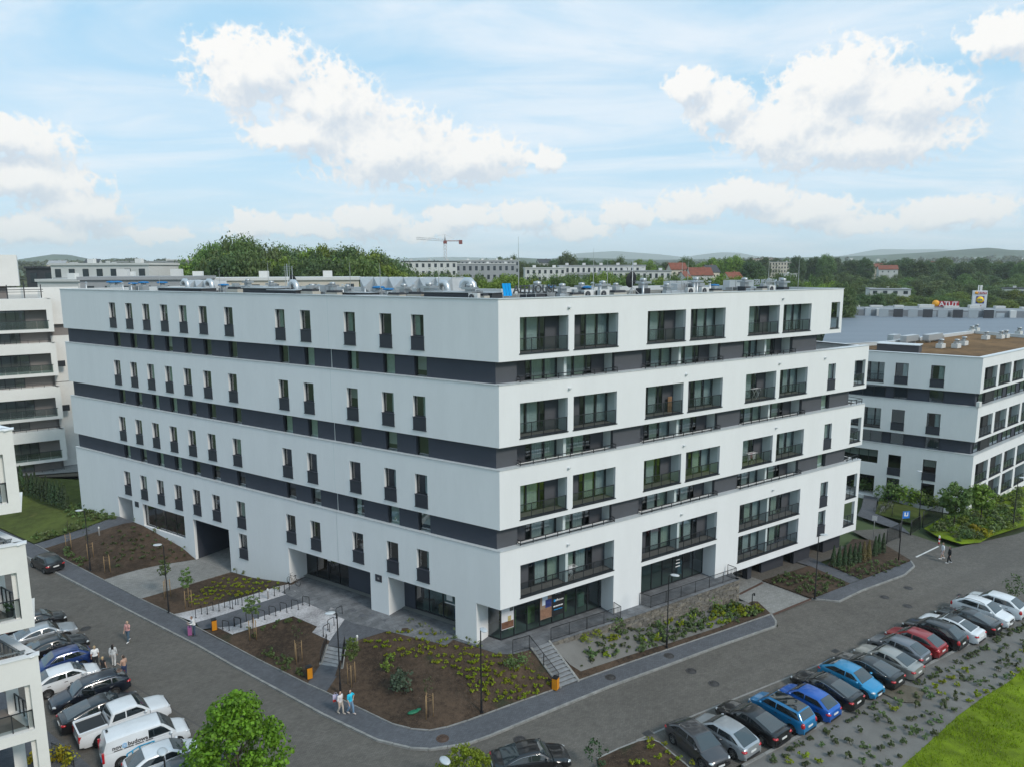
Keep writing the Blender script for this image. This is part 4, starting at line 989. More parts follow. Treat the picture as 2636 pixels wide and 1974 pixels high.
def stone_wall():
    line = [(2.85, 50.15), (8.8, 53.72), (11.35, 55.27), (20.42, 61.1), (19.75, 62.1)]
    root = thing('stone_wall', 'rough grey stone retaining wall under the long black railing', 'wall', (line[0][0], line[0][1], 0))
    inv = Matrix.Translation(-root.location); back = MB()
    shapes = []
    for s in range(6):                      # six chipped stone shapes, unit size
        r = random.Random(s); mb = MB(); mb.box((.5, 0, .5), (1, 1, 1)); mb.v = [(x + r.uniform(-.05, .05), y + r.uniform(-.12, .12), z + r.uniform(-.08, .08)) for x, y, z in mb.v]
        shapes.append(mb.mesh('stone', M_STONE if s % 2 else mat('split_stone_dark', (.14, .13, .115), .9, var=.35, vs=2.5, bump=.6, bs=14, coord='World')))
    cnt = 0; spare = MB()
    for si, (a, b) in enumerate(zip(line, line[1:])):
        L = d2(a, b); ang = math.atan2(b[1] - a[1], b[0] - a[0]); d = Vector((math.cos(ang), math.sin(ang), 0)); nn = Vector((d.y, -d.x, 0))
        zb = [hgt(a[0] + d.x * L * t, a[1] + d.y * L * t) if si < 3 else -.2 for t in (0, .25, .5, .75, 1)]
        back.obox(Vector((a[0], a[1], -.6)) - nn * .25, d * L, -nn * .15, (0, 0, 1.92 + .6))
        z = 1.93 - .19; row = 0
        while z > min(zb) - .2:
            x = -.2 * (row % 2)
            while x < L:
                w = rnd.uniform(.38, .75); t = min(1, max(0, (x + w / 2) / L)); i = min(3, int(t * 4)); g = zb[i] + (zb[i + 1] - zb[i]) * (t * 4 - i)
                if z + .19 > g - .05:
                    xa, xb = max(0, x), min(L, x + w)
                    if xb - xa > .08:
                        o = put(shapes[rnd.randrange(6)], 'stone', root, (a[0] + d.x * xa - root.location.x - nn.x * .13, a[1] + d.y * xa - root.location.y - nn.y * .13, z + .01), ang)
                        o.scale = (xb - xa - .025, .30, .165); cnt += 1
                x += w
            z -= .19; row += 1
    back.xf(inv).obj('backing', mat('wall_mortar', (.05, .048, .045), .95), root)
    cap = MB()
    for a, b in zip(line, line[1:]):
        d = Vector((b[0] - a[0], b[1] - a[1], 0)); L = d.length; d.normalize(); nn = Vector((d.y, -d.x, 0))
        cap.obox(Vector((a[0], a[1], 1.935)) - nn * .35, d * L, nn * .42, (0, 0, .05))
    stuff(cap.xf(inv).obj('cap_stones', M_TERR, root)); print('stones', cnt)
stone_wall()

# ================================================================ street furniture
def make_lamp(name='street_lamp'):
    root = thing(name, '', 'street lamp', group='street lamps')
    MB().lathe([(.075, 0), (.075, .9), (.05, .95), (.038, 5.9), (.03, 6.0), (.001, 6.0)], 10).obj('pole', M_BLACK, root)
    MB().box((0, 0, .02), (.24, .24, .04)).obj('base_plate', M_BLACK, root)
    MB().tube([(0, 0, 5.95), (.18, 0, 6.05), (.35, 0, 6.06)], .03, 6).obj('arm', M_BLACK, root)
    hd = MB(); hd.lathe([(.001, .09), (.14, .085), (.24, .055), (.27, .02), (.24, -.02), (.001, -.035)], 18); hd.xf(Matrix.Translation((.45, 0, 6.06)) @ Matrix.Diagonal((1.35, .85, 1, 1)))
    hd.obj('lamp_head', mat('lamp_head_grey', (.55, .58, .60), .35, metal=.2), root); return root
LAMP0 = make_lamp()
def lamps():
    rn = math.atan2(-.85, .53)
    spots = [(PH(*z5(105, 1280)), R(-60), 'rising from the corner bark bed'), (PH(*z5(1370, 838)), R(-20), 'at the foot of the grey fabric slope'), (PH(*z4(680, 1195)), R(200), 'behind the two walking girls by the left steps'),
             (PH(*z2(772, 1285)), R(190), 'farthest along the left street'), (PH(*z2(1440, 1640)), R(190), 'beside the pale drive on the left street'), (G(*z8(655, 1490), .17), R(0), 'in the small bed by the garage drive'),
             (G(*z8(2063, 985), .1), R(0), 'by the green bank at the far right'), (G(*z8(1395, 930), .1), R(180), 'by the gate of the second block')]
    for px, py, w in ((416, 1945, 'seen from above by the white parked cars, bottom left'), (1143, 1957, 'seen from above beside the small tree at the bottom edge')):
        H = GZ(px, py, 6.4); spots.append((Vector((H.x + .3, H.y - .35, street(H.x) + .1)), R(125), w))
    for i, (P, a, w) in enumerate(spots):
        o = LAMP0 if i == 0 else dup(LAMP0)
        o.location = P; o.rotation_euler = (0, 0, a); o['label'] = 'slim black street lamp ' + w
lamps()
M_ORANGE = mat('bin_orange', (.62, .24, .01), .5, var=.08, vs=3)
def bins():
    for i, (P, w, a) in enumerate(((PH(*z3(1848, 470)), 'beside the paved way and suitcase walker', R(30)), (PH(*z4(482, 1092)), 'at the corner of the left bed by the steps', R(30)), (PH(*z5(610, 1122)), 'at the foot of the corner stairs', R(-30)))):
        o = thing('litter_bin', 'orange and black litter bin ' + w, 'bin', P, a, 'litter bins')
        MB().box((0, 0, .45), (.36, .40, .86)).obj('body', M_BLACK, o)
        MB().box((.0, -.215, .46), (.34, .03, .80)).obj('door', M_ORANGE, o); MB().box((.195, 0, .46), (.03, .38, .80)).obj('side_panel', M_ORANGE, o)
        MB().box((0, 0, .91), (.40, .44, .05)).obj('lid', M_BLACK, o)
bins()
def hoops():
    root = thing('bicycle_stand', 'black steel bicycle hoop standing in the white gravel before the entrance', 'bicycle stand', group='bicycle hoops in the gravel')
    MB().tube([(-.33, 0, -.1), (-.33, 0, .72), (-.27, 0, .80), (.27, 0, .80), (.33, 0, .72), (.33, 0, -.1)], .028, 8).obj('hoop', M_BLACK, root)
    for sx in (-.33, .33): MB().lathe([(.07, .02), (.07, .04), (.001, .045)], 10, (sx, 0, 0)).obj('foot_plate', M_BLACK, root)
    pts = [z4(*p) for p in ((28, 768), (105, 738), (180, 718), (250, 695), (320, 672), (392, 655), (462, 632), (672, 700), (620, 775), (592, 815), (15, 640), (75, 620), (150, 600), (278, 560), (342, 545))] + [z3(1715, 350), z3(1815, 318), z3(1915, 292), z3(2010, 268), z3(1950, 470), z3(2052, 440)]
    for i, p in enumerate(pts):
        P = PH(*p, .035); o = root if i == 0 else dup(root)
        ang = math.atan2(FL.n.y, FL.n.x) if i in (7, 8, 9) else math.atan2(-.35, .94)
        o.location = P; o.rotation_euler = (0, 0, ang + (R(90) if i >= 10 and i < 19 else 0))
hoops()
def bollards():
    sp = [(PH(*z4(222, 592)), 'in the gravel strip by the bicycle hoops'), (PH(*z4(787, 895)), 'at the top of the short steps'), (PH(*z2(848, 985)), 'beside the path on the left')]
    for P, w in sp:
        o = thing('bollard_light', 'short grey bollard light with a white head ' + w, 'bollard', P, 0, 'bollard lights')
        MB().lathe([(.07, 0), (.07, .75), (.001, .75)], 12).obj('post', mat('bollard_grey', (.20, .19, .18), .6), o)
        MB().lathe([(.06, .75), (.08, .78), (.08, .92), (.05, .96), (.001, .97)], 12).obj('head', mat('bollard_white', (.7, .7, .68), .4), o)
    P = G(*z6(978, 292), .1); o = thing('entry_post', 'thin dark entry post with a reader box beside the garage drive', 'post', P)
    MB().tube([(0, 0, 0), (0, 0, 1.25), (.12, 0, 1.3)], .04, 6).obj('post', M_BLACK, o); MB().box((.16, 0, 1.22), (.12, .12, .22)).obj('reader', M_BLACK, o)
bollards()
def torus(mb, R0, r0, n=20, k=6, mtx=None):
    vs = [((R0 + r0 * math.cos(b)) * math.cos(a), r0 * math.sin(b), (R0 + r0 * math.cos(b)) * math.sin(a)) for a in [2 * math.pi * i / n for i in range(n)] for b in [2 * math.pi * j / k for j in range(k)]]
    if mtx: vs = [mtx @ Vector(v) for v in vs]
    mb.add(vs, [(i * k + j, i * k + (j + 1) % k, ((i + 1) % n) * k + (j + 1) % k, ((i + 1) % n) * k + j) for i in range(n) for j in range(k)], 0, True)
def make_bike(label, P, rz, col, group=None):
    o = thing('bicycle', label, 'bicycle', P, rz, group); fm = mat('bike_paint_' + '_'.join('%d' % (c * 99) for c in col), col, .4)
    for x in (-.52, .52):
        w = MB(); torus(w, .32, .022); wo = w.obj('wheel', M_BLACK, o, (x, 0, .34))
        sp = MB()
        for j in range(6): a = math.pi * j / 6; sp.tube([(-.31 * math.cos(a), 0, -.31 * math.sin(a)), (.31 * math.cos(a), 0, .31 * math.sin(a))], .004, 3, cap=False)
        sp.obj('spokes', mat('spoke_steel', (.4, .4, .42), .4, metal=.8), wo)
    A, B, C_, D = (-.52, 0, .34), (-.08, 0, .30), (-.22, 0, .82), (.38, 0, .86)
    f = MB()
    for p, q in ((A, B), (A, C_), (B, C_), (B, D), (C_, D), (D, (.52, 0, .34))): f.tube([p, q], .018, 6)
    f.obj('frame', fm, o)
    MB().tube([(.38, 0, .86), (.36, 0, 1.0), (.34, -.26, 1.03), ], .013, 5).tube([(.36, 0, 1.0), (.34, .26, 1.03)], .013, 5).obj('handlebar', M_BLACK, o)
    s = MB(); s.lathe([(.001, .04), (.08, .03), (.09, 0), (.001, -.02)], 10); s.xf(Matrix.Translation((-.24, 0, .93)) @ Matrix.Diagonal((1.5, .8, 1, 1))); s.tube([(-.22, 0, .80), (-.24, 0, .94)], .014, 5); s.obj('saddle', M_BLACK, o)
    MB().tube([(-.08, -.14, .16), (-.08, -.07, .30), (-.08, .07, .30), (-.08, .14, .44)], .012, 5).obj('cranks', M_BLACK, o); return o
P = PH(*z4(385, 505)); make_bike('dark bicycle parked against the white wall beside the entrance', P + Vector((0, 0, .03)), R(150), (.03, .03, .035))
for i, (x, y, a, c) in enumerate(((1110, 870, 20, (.05, .06, .07)), (1135, 885, 35, (.25, .26, .28)), (1150, 860, 15, (.02, .02, .03)), (1185, 850, 28, (.12, .12, .14)), (1205, 895, 60, (.04, .05, .04)))):
    P = G(*z8(x, y), .12); make_bike('parked bicycle by the second block, %s of the cluster' % ('leftmost', 'second from left', 'middle, black', 'fourth from left', 'alone on the grass, right')[i], P, R(a), c, 'bicycles at the second block')

# ================================================================ things on the balconies
def drying_rack(label, F, u, z, off, cloth=None):
    o = thing('drying_rack', label, 'drying rack', F.pt(u, z, off), F.rz); wm = mat('rack_white', (.75, .76, .76), .5)
    for y in (-.22, .22):
        MB().tube([(-.3, y, 0), (.3, y, .9)], .018, 5).obj('leg', wm, o); MB().tube([(.3, y, 0), (-.3, y, .9)], .018, 5).obj('leg', wm, o)
    t = MB(); ring2 = [(-.55, -.26, .92), (.55, -.26, .92), (.55, .26, .92), (-.55, .26, .92), (-.55, -.26, .92)]; t.tube(ring2, .016, 5)
    for i in range(6): y = -.2 + .08 * i; t.tube([(-.55, y, .92), (.55, y, .92)], .006, 4)
    t.obj('top', wm, o)
    for (x, w, h, c) in cloth or ():
        mb = MB(); n = 6
        for sy in (-1, 1): mb.add([(x + w * i / n, sy * (.03 + .02 * math.sin(i * 2)), .93 - zz) for i in range(n + 1) for zz in (0, h)], [(2 * i, 2 * i + 2, 2 * i + 3, 2 * i + 1) for i in range(n)], 0, True)
        mb.obj('laundry', mat('laundry_%d' % int(x * 100 + 300), c, .9, var=.3, vs=6), o)
drying_rack('white folding drying rack on the first floor balcony above the corner shop', FR, 6.95, 5.70, -.75, [(-.2, .35, .5, (.7, .7, .72)), (.2, .3, .35, (.10, .12, .16))])
drying_rack('empty white folding rack on a balcony two rows below the roof', FR, 28.4, 17.70, -.75)
drying_rack('drying rack hung with red and white laundry on a third row balcony', FR, 28.2, 11.70, -.75, [(-.5, .35, .6, (.6, .55, .58)), (-.1, .3, .5, (.35, .15, .2)), (.25, .3, .65, (.65, .65, .66))])
bd = thing('wooden_board', 'tall brown board leaning on a side wall of a second row balcony', 'board', FR.pt(17.4, 17.7, -.85), FR.rz); MB().box((0, 0, .65), (.45, .05, 1.3)).obj('plank', mat('board_wood', (.26, .15, .08), .7, var=.2, vs=4), bd); MB().box((.0, .03, .65), (.06, .03, 1.2)).obj('batten', mat('board_wood2', (.20, .11, .06), .7), bd)
# ================================================================ the other buildings
def band_house(name, label, P, dl, dr, tops, hb, LLn, RLn, depth, colw, lholes, rholes, dark, zfoot, roofm, open_l=True, last_to=None):
    """neighbour built like the block: white bands with openings, dark recessed storeys between"""
    b = thing(name, label, 'building', (0, 0, 0)); A = Face(P, dl, True); Bf = Face(P, dr, False)
    cosang = A.d.dot(Bf.d); half = math.acos(cosang) / 2; mit = 1 / math.tan(half)
    def plan(i0, lu, ru, back):
        def cross(a, da, c, dc):
            den = da.x * dc.y - da.y * dc.x; w = c - a; return a + da * ((w.x * dc.y - w.y * dc.x) / den)
        Aa = cross(A.pt(0, 0, -i0), A.d, Bf.pt(0, 0, -i0), Bf.d); r = Bf.pt(ru, 0, -i0); l = A.pt(lu, 0, -i0)
        return [(p.x, p.y) for p in (Aa, r, r + A.d * back, l + Bf.d * back, l)]
    for k, zt in enumerate(tops):
        zb = zt - hb if k < len(tops) - 1 else zfoot
        mb = MB(); wall(mb, A, 0, LLn, zb, zt, lholes(k, zt), top=.9, bot=1.2, mit0=mit, rev=.25); wall(mb, Bf, 0, RLn, zb, zt, rholes(k, zt), top=.9, bot=1.2, mit0=mit, rev=.25)
        mb.obj('white_band', colw, b)
        f = MB()
        for F, L0 in ((A, LLn), (Bf, RLn)):
            f.add([F.pt(0, zt + .004, .05), F.pt(L0, zt + .004, .05), F.pt(L0, zt + .07, .05), F.pt(0, zt + .07, .05), F.pt(mit * .5, zt + .075, -.5), F.pt(L0, zt + .075, -.5)], [(0, 1, 2, 3), (3, 2, 5, 4)] if F.sgn < 0 else [(3, 2, 1, 0), (4, 5, 2, 3)])
        f.obj('flashing', M_COPE, b)
        if k < len(tops) - 1:
            g = MB(); wall(g, A, mit * .6, LLn, tops[k + 1] - .8, zb + .3, off=-.6); wall(g, Bf, mit * .6, RLn, tops[k + 1] - .8, zb + .3, off=-.6); g.obj('dark_band', dark, b)
    return b, A, Bf, plan, mit

# ---- second block, right ("17")
def block17():
    tops = [18.75, 12.75, 6.75]; P = (56.5, 85.5); dl, dr = (-.785, .62), (.78, .626)
    cols = [8.3, 11.9]
    def lh(k, zt):
        h = [(u - .75, u + .75, zt - 3.9, zt - 1.25, .2) for u in (4.6, 8.6)] + [(10.6, 17.0, zt - 3.9, zt - 1.3, .25)]
        if k == 2: h = [(u - .75, u + .75, zt - 3.9, zt - 1.25, .2) for u in (4.6, 8.6)] + [(u - .75, u + .75, zt - 7.2, zt - 4.35, .2) for u in (4.6, 8.6)] + [(10.6, 17.5, zt - 2.7, zt - .9, .25), (10.8, 17.5, zt - 7.2, zt - 4.4, 3)]
        return h
    def rh(k, zt):
        h = [(1.0 + 5.0 * i, 5.2 + 5.0 * i, zt - 3.85, zt - 1.25, .25) for i in range(6)]
        if k == 2: h += [(1.0 + 5.0 * i, 5.2 + 5.0 * i, zt - 6.9, zt - 4.3, .25) for i in range(6)]
        return h
    b, A, Bf, plan, mit = band_house('apartment_block', 'second white apartment block with brown gravel roof, numbered 17', P, dl, dr, tops, 4.3, 22, 32, 20, M_WHITE, lh, rh, M_DARK, -1.0, None)
    for k, zt in enumerate(tops):
        for u in (4.6, 8.6):
            add_window(b, A, u, zt - 3.9, 1.5, 2.65, setback=.15, panel=.9, kind=rnd.choice((2, 5, 0)))
            if k == 2: add_window(b, A, u, zt - 7.2, 1.5, 2.85, setback=.15, panel=.9, kind=5)
        if k < 2: add_loggia(b, A, 10.6, 17.0, zt - 3.9, 2.6, ('A', 'B'), depth=1.4, divs=(.6,), front_rev=.25)
        else:
            add_window(b, A, 14.05, zt - 2.7, 6.9, 1.8, setback=.2, mull=5, kind=2)
        for i in range(6):
            add_loggia(b, Bf, 1.0 + 5 * i, 5.2 + 5 * i, zt - 3.85, 2.6, ('B' if i % 2 else 'A',), depth=1.4, front_rev=.25)
            if k == 2: add_loggia(b, Bf, 1.0 + 5 * i, 5.2 + 5 * i, zt - 6.9, 2.6, ('A',), depth=1.4, front_rev=.25)
        if k < 2:
            z0 = tops[k + 1]
            for u0, u1 in ((10.4, 17.2),): glazing('balcony_glazing', A, u0, u1, z0 + .02, zt - 4.32, -.55, 5, b, M_GLASS)
            for u in (4.6, 8.6): glazing('window', A, u - .75, u + .75, z0 + .02, zt - 4.32, -.56, 1, b, M_GLASS)
            for i in range(6): glazing('balcony_glazing', Bf, 1.2 + 5 * i, 4.6 + 5 * i, z0 + .02, zt - 4.32, -.55, 2, b, M_GLASS); flat(Bf, .9 + 5 * i, 4.8 + 5 * i, z0 + .5, z0 + .56, .0, M_FRAME, 'balcony_rail', b, .05)
    def poly(i, e):
        g = [A.pt(0, 0, -i) + Bf.d * i * .8, Bf.pt(36 + e, 0, -i), Vector((79, 123 + e, 0)), Vector((55 - e, 105.5 + e, 0)), A.pt(21.9, 0, -i)]; return [(p.x, p.y) for p in g]
    MB().prism(poly(1.75, -1), .2, 18.1).obj('inner_core', M_IN, b)
    MB().prism(poly(.3, -.2), 18.15, 18.35).obj('roof', ground_mat('sedum_roof', (.15, .085, .035), .5, (.15, .9, 7), bump=.5, patches=(.12, .62, (.075, .07, .03))), b)
    o = poly(-.05, 0); i_ = poly(.4, -.5); cp = MB()
    for a in range(5):
        p, q, r, s = o[a], o[(a + 1) % 5], i_[(a + 1) % 5], i_[a]
        cp.add([(*p, 18.76), (*q, 18.76), (*q, 18.84), (*p, 18.84), (*r, 18.84), (*s, 18.84), (*r, 18.3), (*s, 18.3)], [(0, 1, 2, 3), (3, 2, 4, 5), (5, 4, 6, 7)])
    cp.obj('coping', M_COPE, b)
    text_obj('17', 1.0, M_GREYW, A.pt(16.2, 3.35, .03), A.rz + math.pi, 'number', b, depth=.03)
    ac = MB().box((0, .3, .3), (.8, .35, .6)).obj('air_conditioner', mat('ac_white', (.7, .7, .68), .5), b); Bf.place(ac, .2, 12.85, -.35)
    # roof things of block 17
    for i, (px, py) in enumerate(((2461, 896), (2480, 889), (2537, 874), (2575, 872), (2588, 870), (2622, 862), (2500, 858), (2512, 853), (2421, 896))):
        Pp = GZ(px, py, 18.4); o = thing('roof_vent', 'white roof vent with metal cowl on the brown roof, %s' % ('nearest the front edge', 'beside the wall strip', 'with a tall cowl', 'left of a close pair', 'right of a close pair', 'at the right picture edge', 'farthest back, left', 'farthest back, right', 'by the green strip')[i], 'roof vent', Pp, R(38), 'vents on the second block')
        MB().box((0, 0, .3), (1.3, .8, .6)).obj('box', mat('vent_white', (.62, .62, .60), .6), o)
        MB().lathe([(.22, .6), (.22, 1.0), (.34, 1.02), (.34, 1.2), (.001, 1.26)], 10, (.2, 0, 0)).obj('cowl', mat('galvanised', (.45, .47, .48), .4, metal=.7), o)
        MB().box((-.35, 0, .75), (.35, .35, .3)).obj('hood', mat('galvanised', (.45, .47, .48), .4, metal=.7), o)
    for i, (px, py, L) in enumerate(((2340, 884, 4.0), (2400, 880, 5.0), (2300, 882, 2.2))):
        Pp = GZ(px, py, 18.4); o = thing('roof_duct', 'silver ventilation duct on the second block roof, %s' % ('with a round elbow', 'long box section', 'short piece at left')[i], 'duct', Pp, R(38), 'ducts on the second block')
        gm = mat('duct_silver', (.55, .58, .60), .35, metal=.6); MB().box((0, 0, .75), (L, .9, .9)).obj('duct_run', gm, o)
        for x in (-L / 3, L / 3): MB().box((x, 0, .15), (.15, .7, .3)).obj('support', gm, o)
        MB().tube([(L / 2, 0, .75), (L / 2 + .5, 0, .8), (L / 2 + .7, 0, .4), (L / 2 + .7, 0, .05)], .38, 12).obj('elbow', gm, o)
    Pp = GZ(2314, 905, 18.4); o = thing('roof_hatch', 'dark flat roof hatch block at the front edge of the second block', 'roof hatch', Pp, R(-38)); MB().box((0, 0, .5), (5, 2.5, 1.0)).obj('body', M_GREYW, o); MB().box((0, 0, 1.03), (5.2, 2.7, .08)).obj('lid', M_COPE, o)
    return b
block17()

# ---- near left house with open corner balconies
def near_left():
    P = Vector((-24.9, 35.0, 0)); dr = -FR.d; F = Face((P.x, P.y), dr, True)      # face towards the camera, u runs left from the corner
    S = Face((P.x, P.y), FL.d, False)                                              # side along the street
    if S.n.dot(Vector((1, 1, 0))) < 0: S = Face((P.x, P.y), FL.d, True)
    b = thing('balcony_house', 'pale house corner with stacked open balconies at the left picture edge', 'building', (0, 0, 0))
    for k, (zt, zb, holes) in enumerate(((21.72, 17.48, [(20.55, 18.0)]), (15.78, 11.26, [(14.35, 11.8)]), (9.65, .2, [(8.15, 5.58), (5.0, .2)]))):
        mb = MB(); hs = [(.5, 5.2, a[1], a[0], .3) for a in holes]
        wall(mb, F, 0, 9, zb, zt, hs, bot=4.0, top=.35); wall(mb, S, 0, 3.4, zb, zt, [(.5, 2.9, a[1], a[0], .3) for a in holes], bot=0, top=.35)
        # inner skins of the frame
        for Fc, L0, hh in ((F, 9, hs), (S, 3.4, [(.5, 2.9, a[1], a[0], .3) for a in holes])):
            g = MB(); wall(g, Fc, 0.3, L0, zb, zt, hh, off=-.3); g.f = [f[::-1] for f in g.f]; mb.add(g.v, g.f)
        mb.obj('white_band', M_CREAM, b)
        cp = MB()
        for Fc, L0 in ((F, 9), (S, 3.4)): cp.obox(Fc.pt(-.06 if Fc is F else .36, zt + .003, -.36), Fc.d * (L0 + .1), Fc.n * .42, (0, 0, .07))
        cp.obj('coping', mat('coping_white', (.78, .79, .8), .4), b)
        for a in holes[:1]:
            MB().obox(F.pt(.3, a[1] - .25, -.3), F.d * 8.6, -F.n * 2.9, (0, 0, .2)).obj('balcony_floor', M_FLOOR, b)
            for Fc, L0 in ((F, 5.2), (S, 2.9)):
                r = MB(); r.obox(Fc.pt(.5, a[1] + 1.0, -.2), Fc.d * (L0 - .5), -Fc.n * .05, (0, 0, .05))
                for i in range(6): r.obox(Fc.pt(.5 + (L0 - .55) * i / 5, a[1], -.2), Fc.d * .05, -Fc.n * .05, (0, 0, 1.0))
                r.obj('railing', M_FRAME, b); MB().quad(Fc.pt(.5, a[1] + .05, -.22), Fc.pt(L0, a[1] + .05, -.22), Fc.pt(L0, a[1] + 1.0, -.22), Fc.pt(.5, a[1] + 1.0, -.22)).obj('railing_glass', M_BALG, b)
        if k < 2:                             # top of the parapet below with its own rail, dark storey behind
            zt2 = (15.78, 9.65)[k]
            MB().obox(F.pt(2.9, zt2 - 1, -1.6), F.d * 6, -F.n * .3, (0, 0, zb - zt2 + 1.2)).obj('dark_band', M_GREYW, b)
            MB().obox(F.pt(.36, zt2 - .95, -.36), F.d * 8.6, -F.n * 3, (0, 0, .06)).obj('balcony_floor', M_FLOOR, b)
            r = MB()
            for Fc, L0 in ((F, 8.5), (S, 3.2)):
                r.obox(Fc.pt(.55, zt2 + .16, -.50), Fc.d * L0, -Fc.n * .09, (0, 0, .06))
                for i in range(7): r.obox(Fc.pt(.6 + (L0 - .2) * i / 6, zt2 - .5, -.5), Fc.d * .05, -Fc.n * .05, (0, 0, .66))
            r.obj('railing', mat('rail_grey', (.16, .18, .19), .5), b)
    MB().obox(F.pt(3.6, .2, -.4), F.d * 5.4, -F.n * 8, (0, 0, 17.2)).obj('inner_core', mat('house_wall_grey', (.30, .30, .30), .85, var=.1, vs=.6), b)
    # chair and plant pots on the balconies
    c = thing('balcony_chair', 'white plastic chair on the top near left balcony', 'chair', F.pt(1.5, 18.02, -1.1), R(20)); wm = mat('chair_white', (.7, .72, .72), .5)
    MB().box((0, 0, .43), (.45, .45, .04)).obj('seat', wm, c); MB().box((0, .22, .68), (.45, .04, .45)).obj('backrest', wm, c)
    for sx in (-.2, .2):
        for sy in (-.2, .2): MB().box((sx, sy, .21), (.035, .035, .42)).obj('leg', wm, c)
    for i, u in enumerate((1.0, 1.7)):
        p = thing('plant_pot', 'dark plant pot on the middle near left balcony, %s' % ('nearer the corner', 'farther from the corner')[i], 'plant pot', F.pt(u, 11.82, -.7), 0, 'plant pots'); MB().lathe([(.14, 0), (.2, .35), (.21, .36), (.17, .36), (.16, .3), (.001, .3)], 12).obj('pot', M_PANEL, p)
        lf = MB()
        for j in range(40): a = rnd.uniform(0, 6.28); t = rnd.uniform(.1, .3); v = Vector((math.cos(a) * t, math.sin(a) * t, .35 + rnd.uniform(.05, .35))); n_ = Vector((rnd.uniform(-1, 1), rnd.uniform(-1, 1), 1)).normalized() * .06; m_ = n_.cross(Vector((rnd.random(), rnd.random(), .3))).normalized() * .06; lf.quad(v - n_ - m_, v + n_ - m_, v + n_ + m_, v - n_ + m_)
        lf.obj('leaves', mat('pot_leaves', (.04, .09, .03), .7), p)
near_left()

